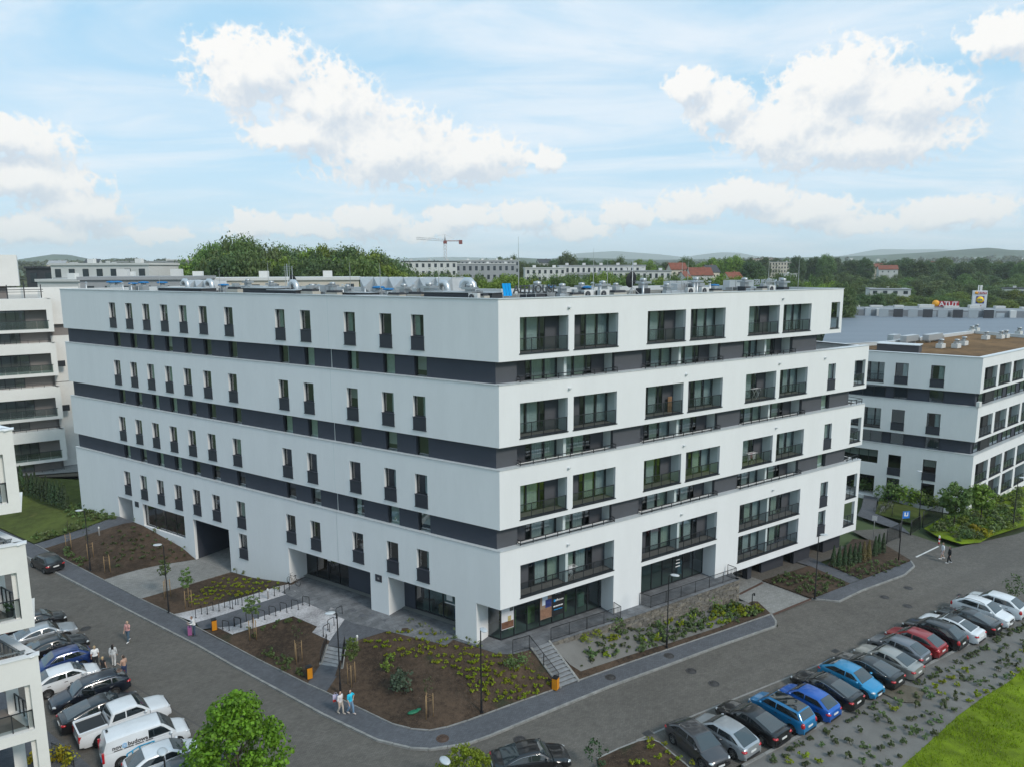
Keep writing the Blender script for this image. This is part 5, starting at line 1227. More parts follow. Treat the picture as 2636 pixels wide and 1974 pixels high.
# ---- cream block far left
def far_left():
    P = (-62.4, 98.0); F = Face(P, -FR.d, True); S = Face(P, FL.d, True if Face(P, FL.d, True).n.dot(Vector((1, .5, 0))) > 0 else False)
    b = thing('cream_block', 'cream apartment block with long glass balconies beyond the far left garden', 'building', (0, 0, 0))
    M_TAUPE = mat('taupe_render', (.22, .20, .19), .85, var=.05, vs=.5, coord='World')
    tops = [25.85, 19.85, 13.85, 7.9]
    for k, zt in enumerate(tops):
        # white band with balcony opening, thin slab below
        mb = MB(); hs = [(.7, 12.5, zt - 4.1, zt - 1.5, 1.5)] if k != 1 else [(.7, 9.0, zt - 3.9, zt - 1.4, 1.5)]
        wall(mb, F, 0, 22, zt - 4.5, zt, hs, bot=2.5, top=1.5); wall(mb, S, 0, 2.5, zt - 4.5, zt, [(.6, 2.2, zt - 4.1, zt - 1.6, .4)], top=.4, bot=0)
        mb.obj('white_band', M_CREAM, b)
        o = MB().obox(F.pt(.2, zt - 4.5, -1.6), F.d * 20, -F.n * .3, (0, 0, 4.3)).obj('back_wall', M_TAUPE, b)
        glazing('balcony_doors', F, 3.2, 7.4, zt - 4.1, zt - 1.6, -1.55, 4, b, M_GLASS); glazing('balcony_doors', F, 9.0, 11.5, zt - 4.1, zt - 1.6, -1.55, 2, b, M_GLASS)
        for i in range(9): MB().quad(F.pt(.6 + 1.35 * i, zt - 4.05, .02), F.pt(1.9 + 1.35 * i, zt - 4.05, .02), F.pt(1.9 + 1.35 * i, zt - 3.0, .02), F.pt(.6 + 1.35 * i, zt - 3.0, .02)).obj('balcony_pane', glass('frosted_pane', (.42, .50, .48), .16, .15), b)
        r = MB(); r.obox(F.pt(.5, zt - 3.0, 0), F.d * 12.4, F.n * .05, (0, 0, .06)); r.obj('railing', M_FRAME, b)
        # recessed storey under it
        d = MB().obox(F.pt(.8, zt - 6.2, -1.4), F.d * 20, -F.n * .3, (0, 0, 1.8)).obj('dark_band', M_TAUPE, b)
        glazing('balcony_doors', F, 4.0, 9.5, zt - 6.0, zt - 4.5, -1.38, 5, b, M_GLASS)
        q = MB(); q.obox(F.pt(.5, zt - 5.6, -.1), F.d * 12, -F.n * .05, (0, 0, .05))
        for i in range(10): q.obox(F.pt(.5 + 1.3 * i, zt - 6.1, -.1), F.d * .05, -F.n * .05, (0, 0, .5))
        q.obj('railing', M_FRAME, b)
    # plain wing behind, with small windows and setbacks
    Wp = F.pt(-4.2, 0, -2.2); W = Face((Wp.x, Wp.y), -FR.d, True)
    for k, (zt, zb) in enumerate(((27.3, 22.2), (20.6, 14.2), (14.1, 7.4), (7.4, 1.0))):
        mb = MB(); wall(mb, W, 0 if k else .8, 9, zb, zt, [(1.0, 1.9, zb + 1.6, zt - 1.4, .2)], top=.5, bot=1.0); mb.obj('wing_wall', M_CREAM, b); add_window(b, W, 1.45, zb + 1.6, .9, zt - 1.4 - zb - 1.6, setback=.15, kind=5)
    MB().obox(W.pt(1.2, 1, -.6), W.d * 8, -W.n * 6, (0, 0, 25)).obj('wing_core', M_TAUPE, b)
    for zz in (13.2, 7.0): o = MB().box((0, 0, 0), (.9, .3, .8)).obj('vent_window', M_FRAME, b); F.place(o, -.45, zz + 3.6, -1.2)
    # penthouse
    A = AT(41, 652.7, 104); Fp = Face((A.x, A.y), -FR.d, True); mb = MB(); wall(mb, Fp, 0, 14, 27.4, 31.8, [(5.0, 7.6, 28.0, 30.8, .2)], top=3, bot=1.5); mb.obox(Fp.pt(0, 27.4, -.05), Fp.d * 14, -Fp.n * 8, (0, 0, 4.35)); mb.obj('penthouse', M_CREAM, b)
    add_window(b, Fp, 6.3, 28.0, 2.6, 2.8, setback=.12, panel=1.1, kind=5)
    MB().obox(Fp.pt(1.6, 24.5, -.9), Fp.d * 12, -Fp.n * 6, (0, 0, 3.0)).obj('penthouse_wall', M_TAUPE, b)
    pg = MB()
    for i in range(5): pg.obox(F.pt(1.0 + 1.9 * i, 25.9, -1.2), F.d * .12, -F.n * .12, (0, 0, 2.3 if i % 2 else 1.8))
    pg.obox(F.pt(.8, 27.0, -1.2), F.d * 8.5, -F.n * .1, (0, 0, .08)); pg.obox(F.pt(.8, 26.7, -1.2), F.d * 8.5, -F.n * .1, (0, 0, .06)); pg.obj('roof_rail', M_FRAME, b)
    MB().obox(F.pt(.5, .5, -2.0), F.d * 21, -F.n * 12, (0, 0, 25.2)).obj('inner_core', M_TAUPE, b)
far_left()
# ================================================================ things on the roof of the main block
ZR = ROOF - .41
M_GALV = mat('galvanised', (.45, .47, .48), .4, metal=.7); M_VW = mat('vent_white', (.62, .62, .60), .6); M_VB = mat('vent_blue', (.0, .14, .36), .45); M_SILV = mat('duct_silver', (.55, .58, .60), .35, metal=.6); M_UP = mat('upstand_dark', (.045, .05, .058), .8); M_BEIGE = mat('box_beige', (.48, .46, .40), .7)
def roof_pos(px, back, right=None):
    """where a sight line crosses a line `back` metres behind the facade"""
    r = ray(px, 760); F = FR if (right if right is not None else px > 1283) else FL
    P0 = F.pt(0, 0, -back); t = P0.dot(F.n) / (r.x * F.n.x + r.y * F.n.y); return Vector((r.x * t, r.y * t, ZR)), F
def fan(mb, c, r_, y):
    mb.lathe([(.03, 0), (r_, 0), (r_, .02), (.03, .02)], 14)
ORD = ['first', 'second', 'third', 'fourth', 'fifth', 'sixth', 'seventh', 'eighth', 'ninth', 'tenth', 'eleventh', 'twelfth', 'thirteenth', 'fourteenth', 'fifteenth', 'sixteenth']
def roof_item(kind, px, back, s, label, right=None):
    P, F = roof_pos(px, back, right); rz = F.rz + rnd.uniform(-.03, .03)
    if kind == 'vent':
        o = thing('roof_vent', label, 'roof vent', P, rz, 'roof vents'); MB().box((0, 0, .3), (.75, .75, .6)).obj('base_box', M_UP, o); MB().box((0, 0, .78), (.5, .5, .36)).obj('neck', M_GALV, o); MB().box((0, 0, 1.02), (.85, .85, .16)).obj('cap', M_GALV, o); MB().lathe([(.2, 1.1), (.26, 1.16), (.26, 1.3), (.001, 1.36)], 10).obj('cowl', M_GALV, o)
    elif kind == 'blue':
        o = thing('roof_fan', label, 'roof fan', P, rz, 'blue capped roof fans'); MB().box((0, 0, .35), (.8, .8, .7)).obj('base_box', M_GALV, o); MB().lathe([(.3, .7), (.3, 1.0)], 12).obj('drum', M_VW, o); MB().lathe([(.001, 1.2), (.5, 1.16), (.62, 1.05), (.6, .98), (.001, .98)], 14).obj('blue_cap', M_VB, o)
    elif kind == 'ac':
        o = thing('air_conditioner', label, 'air conditioner', P, rz, 'air conditioners'); MB().box((0, 0, .5), (.9, .38, .68)).obj('case', M_VW, o); mb = MB(); mb.lathe([(.05, 0), (.24, 0), (.26, .02), (.05, .02)], 16); mb.xf(Matrix.Translation((.12, .2, .52)) @ Matrix.Rotation(R(-90), 4, 'X')).obj('fan_grille', M_UP, o)
        for x in (-.3, .3): MB().box((x, 0, .08), (.08, .4, .16)).obj('foot', M_UP, o)
    elif kind == 'box':
        o = thing('roof_box', label, 'roof box', P, rz, 'insulated roof boxes'); MB().box((0, 0, .32), (1.5, .9, .64)).obj('box', M_BEIGE, o); MB().box((0, 0, .74), (1.3, .8, .2)).obj('lid', M_UP, o); MB().box((.1, 0, .98), (.45, .45, .3)).obj('cowl', M_GALV, o)
    elif kind == 'elbow':
        o = thing('duct_elbow', label, 'duct', P, rz, 'goose neck ducts'); MB().tube([(-.5, 0, 0), (-.5, 0, .8), (-.42, 0, 1.15), (-.2, 0, 1.36), (.1, 0, 1.36), (.32, 0, 1.15), (.36, 0, .9)], .26, 12, cap=False).obj('elbow', M_SILV, o); MB().box((-.5, 0, .2), (.8, .8, .4)).obj('base_box', M_UP, o); MB().lathe([(.34, .0), (.34, .06), (.27, .07)], 12, (-.5, 0, .4)).obj('collar', M_GALV, o)
    elif kind == 'pipe':
        o = thing('vent_pipe', label, 'pipe', P, rz, 'vent pipes'); MB().lathe([(.09, 0), (.09, 1.0), (.001, 1.0)], 8).obj('pipe', M_GALV, o); MB().lathe([(.16, 1.08), (.02, 1.18), (.001, 1.18)], 8).obj('rain_cap', M_GALV, o)
    elif kind == 'dark':
        o = thing('roof_upstand', label, 'roof upstand', P, rz, 'dark roof upstands'); MB().box((0, 0, .35), (3.6, 1.6, .7)).obj('upstand', M_UP, o); MB().box((0, 0, .73), (3.8, 1.8, .06)).obj('cover', M_GALV, o)
    elif kind == 'duct':
        o = thing('roof_duct', label, 'duct', P, rz, 'silver ducts'); MB().box((0, 0, .55), (3.2, .7, .6)).obj('run', M_SILV, o)
        for x in (-1.2, 0, 1.2): MB().box((x, 0, .12), (.12, .7, .25)).obj('support', M_GALV, o); 
        for x in (-.8, .8): MB().box((x, 0, .55), (.05, .76, .66)).obj('flange', M_GALV, o)
    o.scale = (s, s, s)
def roof_things():
    items = {'vent': [(1383, 3.0, 1.15), (1447, 3.2, 1.0), (1497, 5.0, 1.0), (1551, 4.5, 1.1), (1585, 7, .9), (1655, 6, 1.2), (1716, 3, .9), (1915, 5, 1.15), (2014, 2.5, 1.1), (1790, 7, 1.2), (1978, 8, 1.0), (805, 4, .9), (857, 6, 1.0), (895, 3.5, .9), (1040, 3, 1.0), (1105, 2.5, 1.1), (760, 5, .9), (700, 9, 1.0), (1210, 2.2, 1.05), (640, 12, 1.1), (965, 9, 1), (1190, 9, 1)],
             'blue': [(1412, 5, 1.0), (1513, 4.5, .9), (1838, 6, .8), (577, 6, .9), (270 + 20, 8, 1.0), (305, 9, 1.0), (345, 7, .9), (372, 7.5, 1.0), (420, 8, 1.0), (975, 5, .9), (1000, 4, .8), (1155, 8, .9)],
             'ac': [(1512, 1.7, 1.0), (1553, 1.8, 1.0), (1776, 1.8, 1.0), (1811, 1.8, 1.0), (1983, 1.8, 1.0), (1221, 1.5, .9), (1010, 2.2, .9)],
             'box': [(1482, 1.9, .8), (1588, 2.0, .9), (1840, 2.0, .8), (1965, 2.2, .9), (610, 2.2, 1.1), (648, 2.0, .9), (800, 2.2, 1.0), (862, 2.1, .9), (1075, 2.0, .9), (1022, 2.0, .8), (1135, 1.8, .8), (1236, 3.0, .8)],
             'elbow': [(478, 5, 1.0), (540, 5, 1.0), (755, 3.5, 1.0), (1140, 5.5, 1.0), (1203, 3.4, 1.15)],
             'pipe': [(224, 4, 1.0), (318, 4, 1.0), (340, 4, .9), (822, 5, 1.0), (883, 5, 1.0), (1065, 3, 1.2), (1525, 3, 1.2), (1545, 3, 1.1), (1786, 3, 1.2), (1793, 3, 1.2), (1826, 5, 1.1), (1995, 3, 1.1), (1655, 4, 1.1), (940, 4, 1)],
             'dark': [(455, 2.6, 1.0), (510, 2.6, 1.0), (690, 2.4, 1.2), (745, 2.2, 1.0), (1165, 2.2, 1.1), (1395, 5.5, .9), (1235, 5.5, .9), (930, 3, .8)],
             'duct': [(1467, 2.2, .7), (1735, 2.2, .7), (660, 7, 1.0), (720, 8, 1.0), (830, 10, 1.1), (1770, 8, 1.2), (1750, 14, 1.3), (1900, 13, 1.3), (560, 9, 1.0), (1945, 3, .7)]}
    nm = {'vent': 'silver boxed roof vent', 'blue': 'roof fan with a blue cap', 'ac': 'white air conditioner unit', 'box': 'pale insulated box with dark lid', 'elbow': 'silver goose neck duct', 'pipe': 'thin capped vent pipe', 'dark': 'dark flat upstand', 'duct': 'silver duct run'}
    for kd, ls in items.items():
        L = sorted([q for q in ls if q[0] <= 1283]); Rr = sorted([q for q in ls if q[0] > 1283])
        for wing, q in (('left wing', L), ('right wing', Rr)):
            for i, (px, bk, s) in enumerate(q): roof_item(kd, px, bk, s, '%s on the %s roof, %s from the left' % (nm[kd], wing, ORD[i]))
    # lightning rods and masts
    for i, (px, bk, top) in enumerate(((1335, 2.0, 610), (1527, 2.0, 640), (1563, 3, 665), (1754, 2, 672), (1769, 3, 672), (1976, 2, 675), (2053, 2, 668), (693, 3, 672), (903, 4, 676), (980, 4, 678), (1130, 4, 678), (413, 4, 700), (568, 4, 690), (748, 1.5, 672), (737, 2.5, 680))):
        P, F = roof_pos(px, bk); t = AT(px, top, P.y).z; o = thing('lightning_rod', 'thin grey lightning rod on the roof, %s' % (ORD + ['last'])[i], 'lightning rod', P, 0, 'lightning rods'); h = max(1.5, t - ZR)
        MB().lathe([(.03, 0), (.025, h * .6), (.008, h)], 6).obj('rod', mat('rod_grey', (.42, .44, .43), .5, metal=.3), o); MB().lathe([(.25, 0), (.25, .12), (.001, .12)], 10).obj('foot', M_KERB, o)
    # satellite dishes
    for px, bk, s, w in ((1627, 3.0, 1.0, 'with tripod mast on the right wing'), (755, 7.0, .9, 'on the left wing beside the aerials')):
        P, F = roof_pos(px, bk); o = thing('satellite_dish', 'big black satellite dish ' + w, 'satellite dish', P, F.rz); d = MB(); d.lathe([(.02, .18), (.25, .15), (.45, .07), (.56, 0), (.55, -.02), (.02, .12)], 20); d.xf(Matrix.Translation((.05, -.1, 1.55)) @ Matrix.Rotation(R(80), 4, 'X') @ Matrix.Diagonal((1, 1.2, 1, 1))); d.obj('dish', mat('dish_black', (.02, .023, .028), .6), o)
        MB().lathe([(.03, 0), (.03, 3.1), (.001, 3.1)], 8).obj('mast', M_GALV, o)
        for a in (.5, 2.6, 4.7): MB().tube([(1.0 * math.cos(a), 1.0 * math.sin(a), 0), (0, 0, .95)], .022, 5).obj('leg', M_GALV, o)
        MB().tube([(.05, -.1, 1.4), (.05, .75, 1.45)], .015, 5).obj('feed_arm', M_GALV, o); o.scale = (s,) * 3
    P, F = roof_pos(742, 5); o = thing('aerial', 'television aerial mast with cross bars on the left wing', 'aerial', P, F.rz); MB().lathe([(.03, 0), (.03, 3.0), (.001, 3.0)], 6).obj('mast', M_GALV, o)
    for z in (2.6, 2.4, 2.75): MB().tube([(-.5, 0, z), (.5, 0, z)], .012, 4).obj('bar', M_GALV, o)
    # faceted silver air handling units
    for px, bk, L, h, w in ((1045, 7.5, 10.5, 1.75, 'long faceted silver air duct structure in the middle of the roof'), (520, 8, 4.5, 1.35, 'short faceted silver air duct structure on the far left roof')):
        P, F = roof_pos(px, bk); o = thing('air_handler', w, 'air duct', P, F.rz if px > 900 else F.rz); n = max(3, int(L / 1.6)); f = MB()
        for i in range(n):
            x0 = -L / 2 + L * i / n; x1 = x0 + L / n; xm = (x0 + x1) / 2; yo = .25
            f.add([(x0, 0, 0), (x1, 0, 0), (xm, .0, h * .02), (x0, yo, h), (x1, yo, h), (xm, yo * .1, h * .95), (x0, .25, h * .5), (x1, .25, h * .5), (xm, .62, h * .5)], [(0, 8, 1), (0, 3, 8), (8, 3, 4), (1, 8, 4)])
        f.add([(-L / 2, 0, 0), (-L / 2, .25, h), (L / 2, .25, h), (L / 2, 0, 0), (-L / 2, -1.6, 0), (-L / 2, -1.6, h), (L / 2, -1.6, h), (L / 2, -1.6, 0)], [(1, 2, 6, 5), (4, 5, 6, 7), (0, 1, 5, 4), (3, 7, 6, 2)])
        f.obj('casing', mat('duct_faceted', (.55, .58, .60), .6, metal=.1, var=.08, vs=1.5), o)
        for i in range(n + 1): MB().tube([(-L / 2 + L * i / n, .26, h + .01), (-L / 2 + L * i / n, -1.5, h + .02)], .03, 4).obj('rib', M_SILV, o)
    # long pale gutters / inner parapet of the left wing
    a, b = FL.pt(14, ZR, -.8), FL.pt(4.5, ZR, -6.5)
    d = (b - a); o = thing('inner_parapet', 'white topped inner parapet running diagonally across the roof near the corner', 'parapet', a, math.atan2(d.y, d.x)); MB().box((d.length / 2, 0, .2), (d.length, .3, .4)).obj('upstand', M_UP, o); MB().box((d.length / 2, 0, .44), (d.length + .1, .42, .06)).obj('cap', M_COPE, o)
    # blue wave sign with letters, near corner
    M_BLU = mat('sign_blue', (.0, .34, .80), .4, spec=.4); dark = mat('sign_letter', (.05, .055, .06), .5); bk = .55
    def sign(label, u, mirrored):
        o = thing('roof_sign', label, 'sign', FR.pt(u, ROOF + .08, -bk), FR.rz + math.pi)
        mb = MB(); n = 3
        for i in range(3):                       # three leaning wave strips
            pts = []
            for j in range(9):
                t = j / 8; xs = .18 * math.sin((t - .5) * 3.0); pts.append((i * .235 + xs * -.35, .12 + .86 * t))
            v = [(x, 0, z) for x, z in pts] + [(x + .195, 0, z) for x, z in pts] + [(x, .06, z) for x, z in pts] + [(x + .195, .06, z) for x, z in pts]
            MB().add(v, [(j, 9 + j, 10 + j, 1 + j) for j in range(8)] + [(18 + j, 19 + j, 28 + j, 27 + j) for j in range(8)] + [(j, j + 1, 19 + j, 18 + j) for j in range(8)] + [(9 + j, 27 + j, 28 + j, 10 + j) for j in range(8)]).obj('wave', M_BLU if not mirrored else M_GALV, o)
        for x in (.1, .6, 1.2, 2.0, 2.8): MB().tube([(x, .1, 0), (x, .1, .3)], .02, 5).obj('leg', M_GALV, o)
        MB().tube([(.0, .1, .22), (3.9, .1, .22)], .02, 5).obj('rail', M_GALV, o)
        me = text_mesh('AFFHOUSE', .78, .08, align='LEFT', bold=.01); me.materials.clear(); me.materials.append(dark if not mirrored else M_GALV)
        t = put(me, 'lettering', o, (.85, .05, .52)); t.rotation_euler = (R(90), 0, 0)
        if mirrored: o.rotation_euler = (0, 0, FR.rz)
        return o
    sign('blue wave logo and dark AFFHOUSE letters on the roof corner', .75, False)
    sign('AFFHOUSE letter sign seen from behind at the right end of the roof', 39.3, True).location = FR.pt(39.2, ROOF + .08, -6.5)
roof_things()
# ================================================================ plants
def leafmat(name, c, var=.35, transl=.32, spots=None, rough=.6):
    if name in MATS: return MATS[name]
    m = bpy.data.materials.new(name); m.use_nodes = True; nt = m.node_tree; nt.nodes.clear(); k = N(nt)
    out = k.new('ShaderNodeOutputMaterial'); P = k.new('ShaderNodeBsdfPrincipled'); P.inputs['Roughness'].default_value = rough; P.inputs['Specular IOR Level'].default_value = .35
    tr = k.new('ShaderNodeBsdfTranslucent'); mx = k.new('ShaderNodeMixShader'); mx.inputs[0].default_value = transl
    geo = k.new('ShaderNodeNewGeometry'); v = geo.outputs['Position']; oi = k.new('ShaderNodeObjectInfo')
    f = k.math('ADD', k.math('MULTIPLY', k.noise(v, .55, 3, .6), .5), k.math('MULTIPLY', geo.outputs['Random Per Island'], .5)); f = k.rng(f, .2, .8)
    col = k.mix(f, c4([q * (1 - var) for q in c]), c4([q * (1 + var) for q in c]))
    hue = k.new('ShaderNodeHueSaturation'); k.put(hue.inputs['Color'], col); k.put(hue.inputs['Hue'], k.rng(oi.outputs['Random'], 0, 1, .478, .518, False)); k.put(hue.inputs['Value'], k.rng(oi.outputs['Random'], 0, 1, .82, 1.2, False))
    nt.links.new(hue.outputs[0], P.inputs['Base Color']); nt.links.new(hue.outputs[0], tr.inputs[0])
    nt.links.new(P.outputs[0], mx.inputs[1]); nt.links.new(tr.outputs[0], mx.inputs[2]); nt.links.new(mx.outputs[0], out.inputs[0]); MATS[name] = m; return m
def leaf(mb, p, n, s, r, asp=1.0):
    t = n.cross(Vector((r.uniform(-1, 1), r.uniform(-1, 1), r.uniform(-1, 1))))
    if t.length < .05: t = n.cross(Vector((1, .3, .2)))
    t.normalize(); b = n.cross(t).normalized(); t *= s * .5; b *= s * .5 * asp
    mb.quad(p - t - b * .6, p + t * .3 - b, p + t + b * .5, p - t * .2 + b)
def rdir(r):
    z = r.uniform(-1, 1); a = r.uniform(0, 2 * math.pi); q = math.sqrt(1 - z * z); return Vector((q * math.cos(a), q * math.sin(a), z))
def crown(mb, r, c, rad, clumps, per, size, crad=.3, flat=.0, lo=.35, taper=0.0):
    """leaf clumps spread through an ellipsoid; leaves face outwards from their clump"""
    c = Vector(c)
    cs = []
    for i in range(clumps):
        d = rdir(r); t = r.uniform(lo, 1) ** .6
        p = Vector((d.x * rad[0] * t, d.y * rad[1] * t, d.z * rad[2] * t * (1 if d.z > 0 else .8)))
        tp = 1 - taper * max(0, p.z / rad[2]); p.x *= tp; p.y *= tp
        cs.append(c + p)
        cr = crad * r.uniform(.6, 1.25)
        for j in range(per):
            q = rdir(r); u = r.uniform(.45, 1)
            pos = c + p + Vector((q.x, q.y, q.z * (.75 - flat))) * cr * u
            n = (q + Vector((0, 0, .35)) + Vector((r.uniform(-.6, .6), r.uniform(-.6, .6), r.uniform(-.5, .5)))).normalized()
            leaf(mb, pos, n, size * r.uniform(.6, 1.3), r)
    return cs
M_BARK = mat('bark', (.075, .058, .042), .9, var=.35, vs=4, bump=.6, bs=20)
LG = dict(oak=leafmat('leaf_oak', (0.12, 0.185, 0.05)), dark=leafmat('leaf_dark', (0.085, 0.138, 0.05)), lime=leafmat('leaf_lime', (0.175, 0.245, 0.04)), pale=leafmat('leaf_pale', (0.16, 0.205, 0.08)), maple=leafmat('leaf_maple', (0.14, 0.25, 0.018), .4, .35), yel=leafmat('leaf_yellow_green', (.23, .275, .012), .3), thuja=leafmat('leaf_thuja', (0.034, 0.062, 0.022), .35, .1), shrub=leafmat('leaf_shrub', (0.112, 0.165, 0.056)), dull=leafmat('leaf_dull', (0.088, 0.112, 0.046)), purple=leafmat('leaf_copper', (.075, .030, .024)), grass=leafmat('grass_blade', (.19, .27, .006), .4, .3))
def tree_meshes(seed, h, rad, clumps, per, size, lm, trunk=.3, crad=None, base=.3, limbs=7, taper=0.0):
    r = random.Random(seed); mb = MB(); cc = Vector((0, 0, h - rad[2])); cs = crown(mb, r, cc, rad, clumps, per, size, crad or rad[0] * .3, taper=taper)
    cm = mb.mesh('crown', lm); t = MB(); top = h - rad[2] * .6
    t.tube([(0, 0, -.3), (r.uniform(-.1, .1), r.uniform(-.1, .1), top * .4), (r.uniform(-.3, .3) * trunk * 3, r.uniform(-.3, .3) * trunk * 3, top)], [trunk, trunk * .72, trunk * .2], 8)
    for i in range(limbs):
        z = top * r.uniform(base, .85); e = cs[r.randrange(len(cs))]; m_ = Vector((e.x * .45, e.y * .45, (z + e.z) / 2 + .1)); t.tube([(0, 0, z), m_, e], [trunk * .4, trunk * .25, trunk * .06], 5)
    return cm, t.mesh('trunk', M_BARK)
def tree(name, label, meshes, P, s=1.0, rz=0.0, group=None, sz=None):
    o = thing(name, label, 'tree', P, rz, group); put(meshes[1], 'trunk', o); put(meshes[0], 'crown', o); o.scale = (s, s, sz or s); return o
# ---- young street trees near the camera
def near_trees():
    m1 = tree_meshes(3, 8.4, (2.5, 2.5, 3.2), 230, 54, .155, LG['maple'], .10, .48, taper=.62)
    P = AT(600, 1770, 33.2); tree('maple_tree', 'bushy bright green street tree at the bottom edge by the parked cars', m1, (P.x, P.y, street(P.x)), (P.z - street(P.x)) / 8.4, 1.0)
    m2 = tree_meshes(9, 6.0, (2.6, 2.2, 2.6), 170, 46, .14, leafmat('leaf_lime_near', (.20, .30, .02), .35, .35), .08, .36, taper=.55)
    P = AT(1195, 1912, 35.6); tree('maple_tree', 'small yellow-green tree top at the bottom edge beside the lamp', m2, (P.x, P.y, street(P.x)), (P.z - street(P.x)) / 6.0, .5)
near_trees()
# ---- staked saplings
STAKE = mat('stake_wood', (.30, .20, .10), .8, var=.2, vs=4)
def saplings():
    ms = [tree_meshes(20 + i, 3.6, (.62, .62, .9), 26, 20, .13, LG['oak'] if i else LG['shrub'], .03, .22, .5, 4) for i in range(3)]
    sp = [(z2(595, 1100), 0, 'by the far left path', 0), (z2(770, 1180), 0, 'in the first left bed behind the lamp', 0), (z2(925, 1295), 0, 'in the first left bed near the drive', 0), (z2(1425, 1510), 1, 'in the second bed by the lamp', 1), (z2(1612, 1600), 1, 'in the second bed near the gravel', 1),
          (z4(130, 845), 1, 'among the bicycle hoops', 1), (z4(412, 990), 0, 'in the bed before the short steps', 0), (z4(750, 1135), 1, 'behind the street lamp in the corner bed', 1), (z4(1238, 1335), 0, 'alone at the front of the corner bed', 0)]
    for i, (p, lv, w, big) in enumerate(sp):
        P = PH(*p); o = thing('sapling', ('young leafy tree tied to three stakes ' if lv else 'bare sapling held by three wooden stakes ') + w, 'tree', P, rnd.uniform(0, 6), 'staked saplings')
        for a in (0, 2.1, 4.2): MB().tube([(.3 * math.cos(a), .3 * math.sin(a), -.1), (.3 * math.cos(a), .3 * math.sin(a), 1.65)], .03, 6).obj('stake', STAKE, o)
        for z in (1.2, 1.5): MB().tube([(.3 * math.cos(a), .3 * math.sin(a), z) for a in (0, 2.1, 4.2, 6.283)], .008, 4).obj('tie', STAKE, o)
        m = ms[i % 3]; put(m[1], 'trunk', o)
        if lv: put(m[0], 'crown', o)
        else:
            r = random.Random(i); q = MB(); crown(q, r, (0, 0, 2.3), (.4, .4, .7), 9, 7, .10, .18); q.obj('crown', LG['dull'], o)
saplings()
# ---- shrubs
def shrub_mesh(seed, rad, n, size, lm, h=None, spiky=False):
    r = random.Random(seed); mb = MB()
    if spiky:
        for i in range(n):
            a = r.uniform(0, 6.283); t = r.uniform(.2, 1); L = rad * r.uniform(.7, 1.2); d = Vector((math.cos(a) * t, math.sin(a) * t, r.uniform(.5, 1.3))).normalized(); w = d.cross(Vector((0, 0, 1))).normalized() * size * .3
            for k_ in range(3): p = d * L * (.35 + .3 * k_) + Vector((r.uniform(-.04, .04), r.uniform(-.04, .04), 0)); leaf(mb, p, (d + rdir(r) * .8).normalized(), size, r, .8)
    else: crown(mb, r, (0, 0, (h or rad) * .5), (rad, rad, (h or rad) * .55), max(3, n // 12), 12, size, rad * .45, lo=.2)
    for j in range(3): a = r.uniform(0, 6.28); mb.tube([(0, 0, -.05), (math.cos(a) * rad * .4, math.sin(a) * rad * .4, (h or rad) * .5)], .012, 3, cap=False)
    return mb.mesh('shrub', lm)
def scatter(name, label, cat, meshes, pts, group, smin=.8, smax=1.25):
    for p in pts:
        o = put(meshes[rnd.randrange(len(meshes))], name, None, p, rnd.uniform(0, 6.28)); s = rnd.uniform(smin, smax); o.scale = (s, s, s * rnd.uniform(.85, 1.2)); tag(o, label, cat, group)
def in_poly(p, poly):
    c = False; j = len(poly) - 1
    for i in range(len(poly)):
        if (poly[i][1] > p[1]) != (poly[j][1] > p[1]) and p[0] < (poly[j][0] - poly[i][0]) * (p[1] - poly[i][1]) / (poly[j][1] - poly[i][1]) + poly[i][0]: c = not c
        j = i
    return c
def fill(pxpoly, step, jit, conv):
    xs = [p[0] for p in pxpoly]; ys = [p[1] for p in pxpoly]; out = []; y = min(ys); k = 0
    while y < max(ys):
        x = min(xs) + (step[0] / 2 if k % 2 else 0)
        while x < max(xs):
            q = (x + rnd.uniform(-jit, jit) * step[0], y + rnd.uniform(-jit, jit) * step[1])
            if in_poly(q, pxpoly): out.append(conv(*q))
            x += step[0]
        y += step[1]; k += 1
    return out
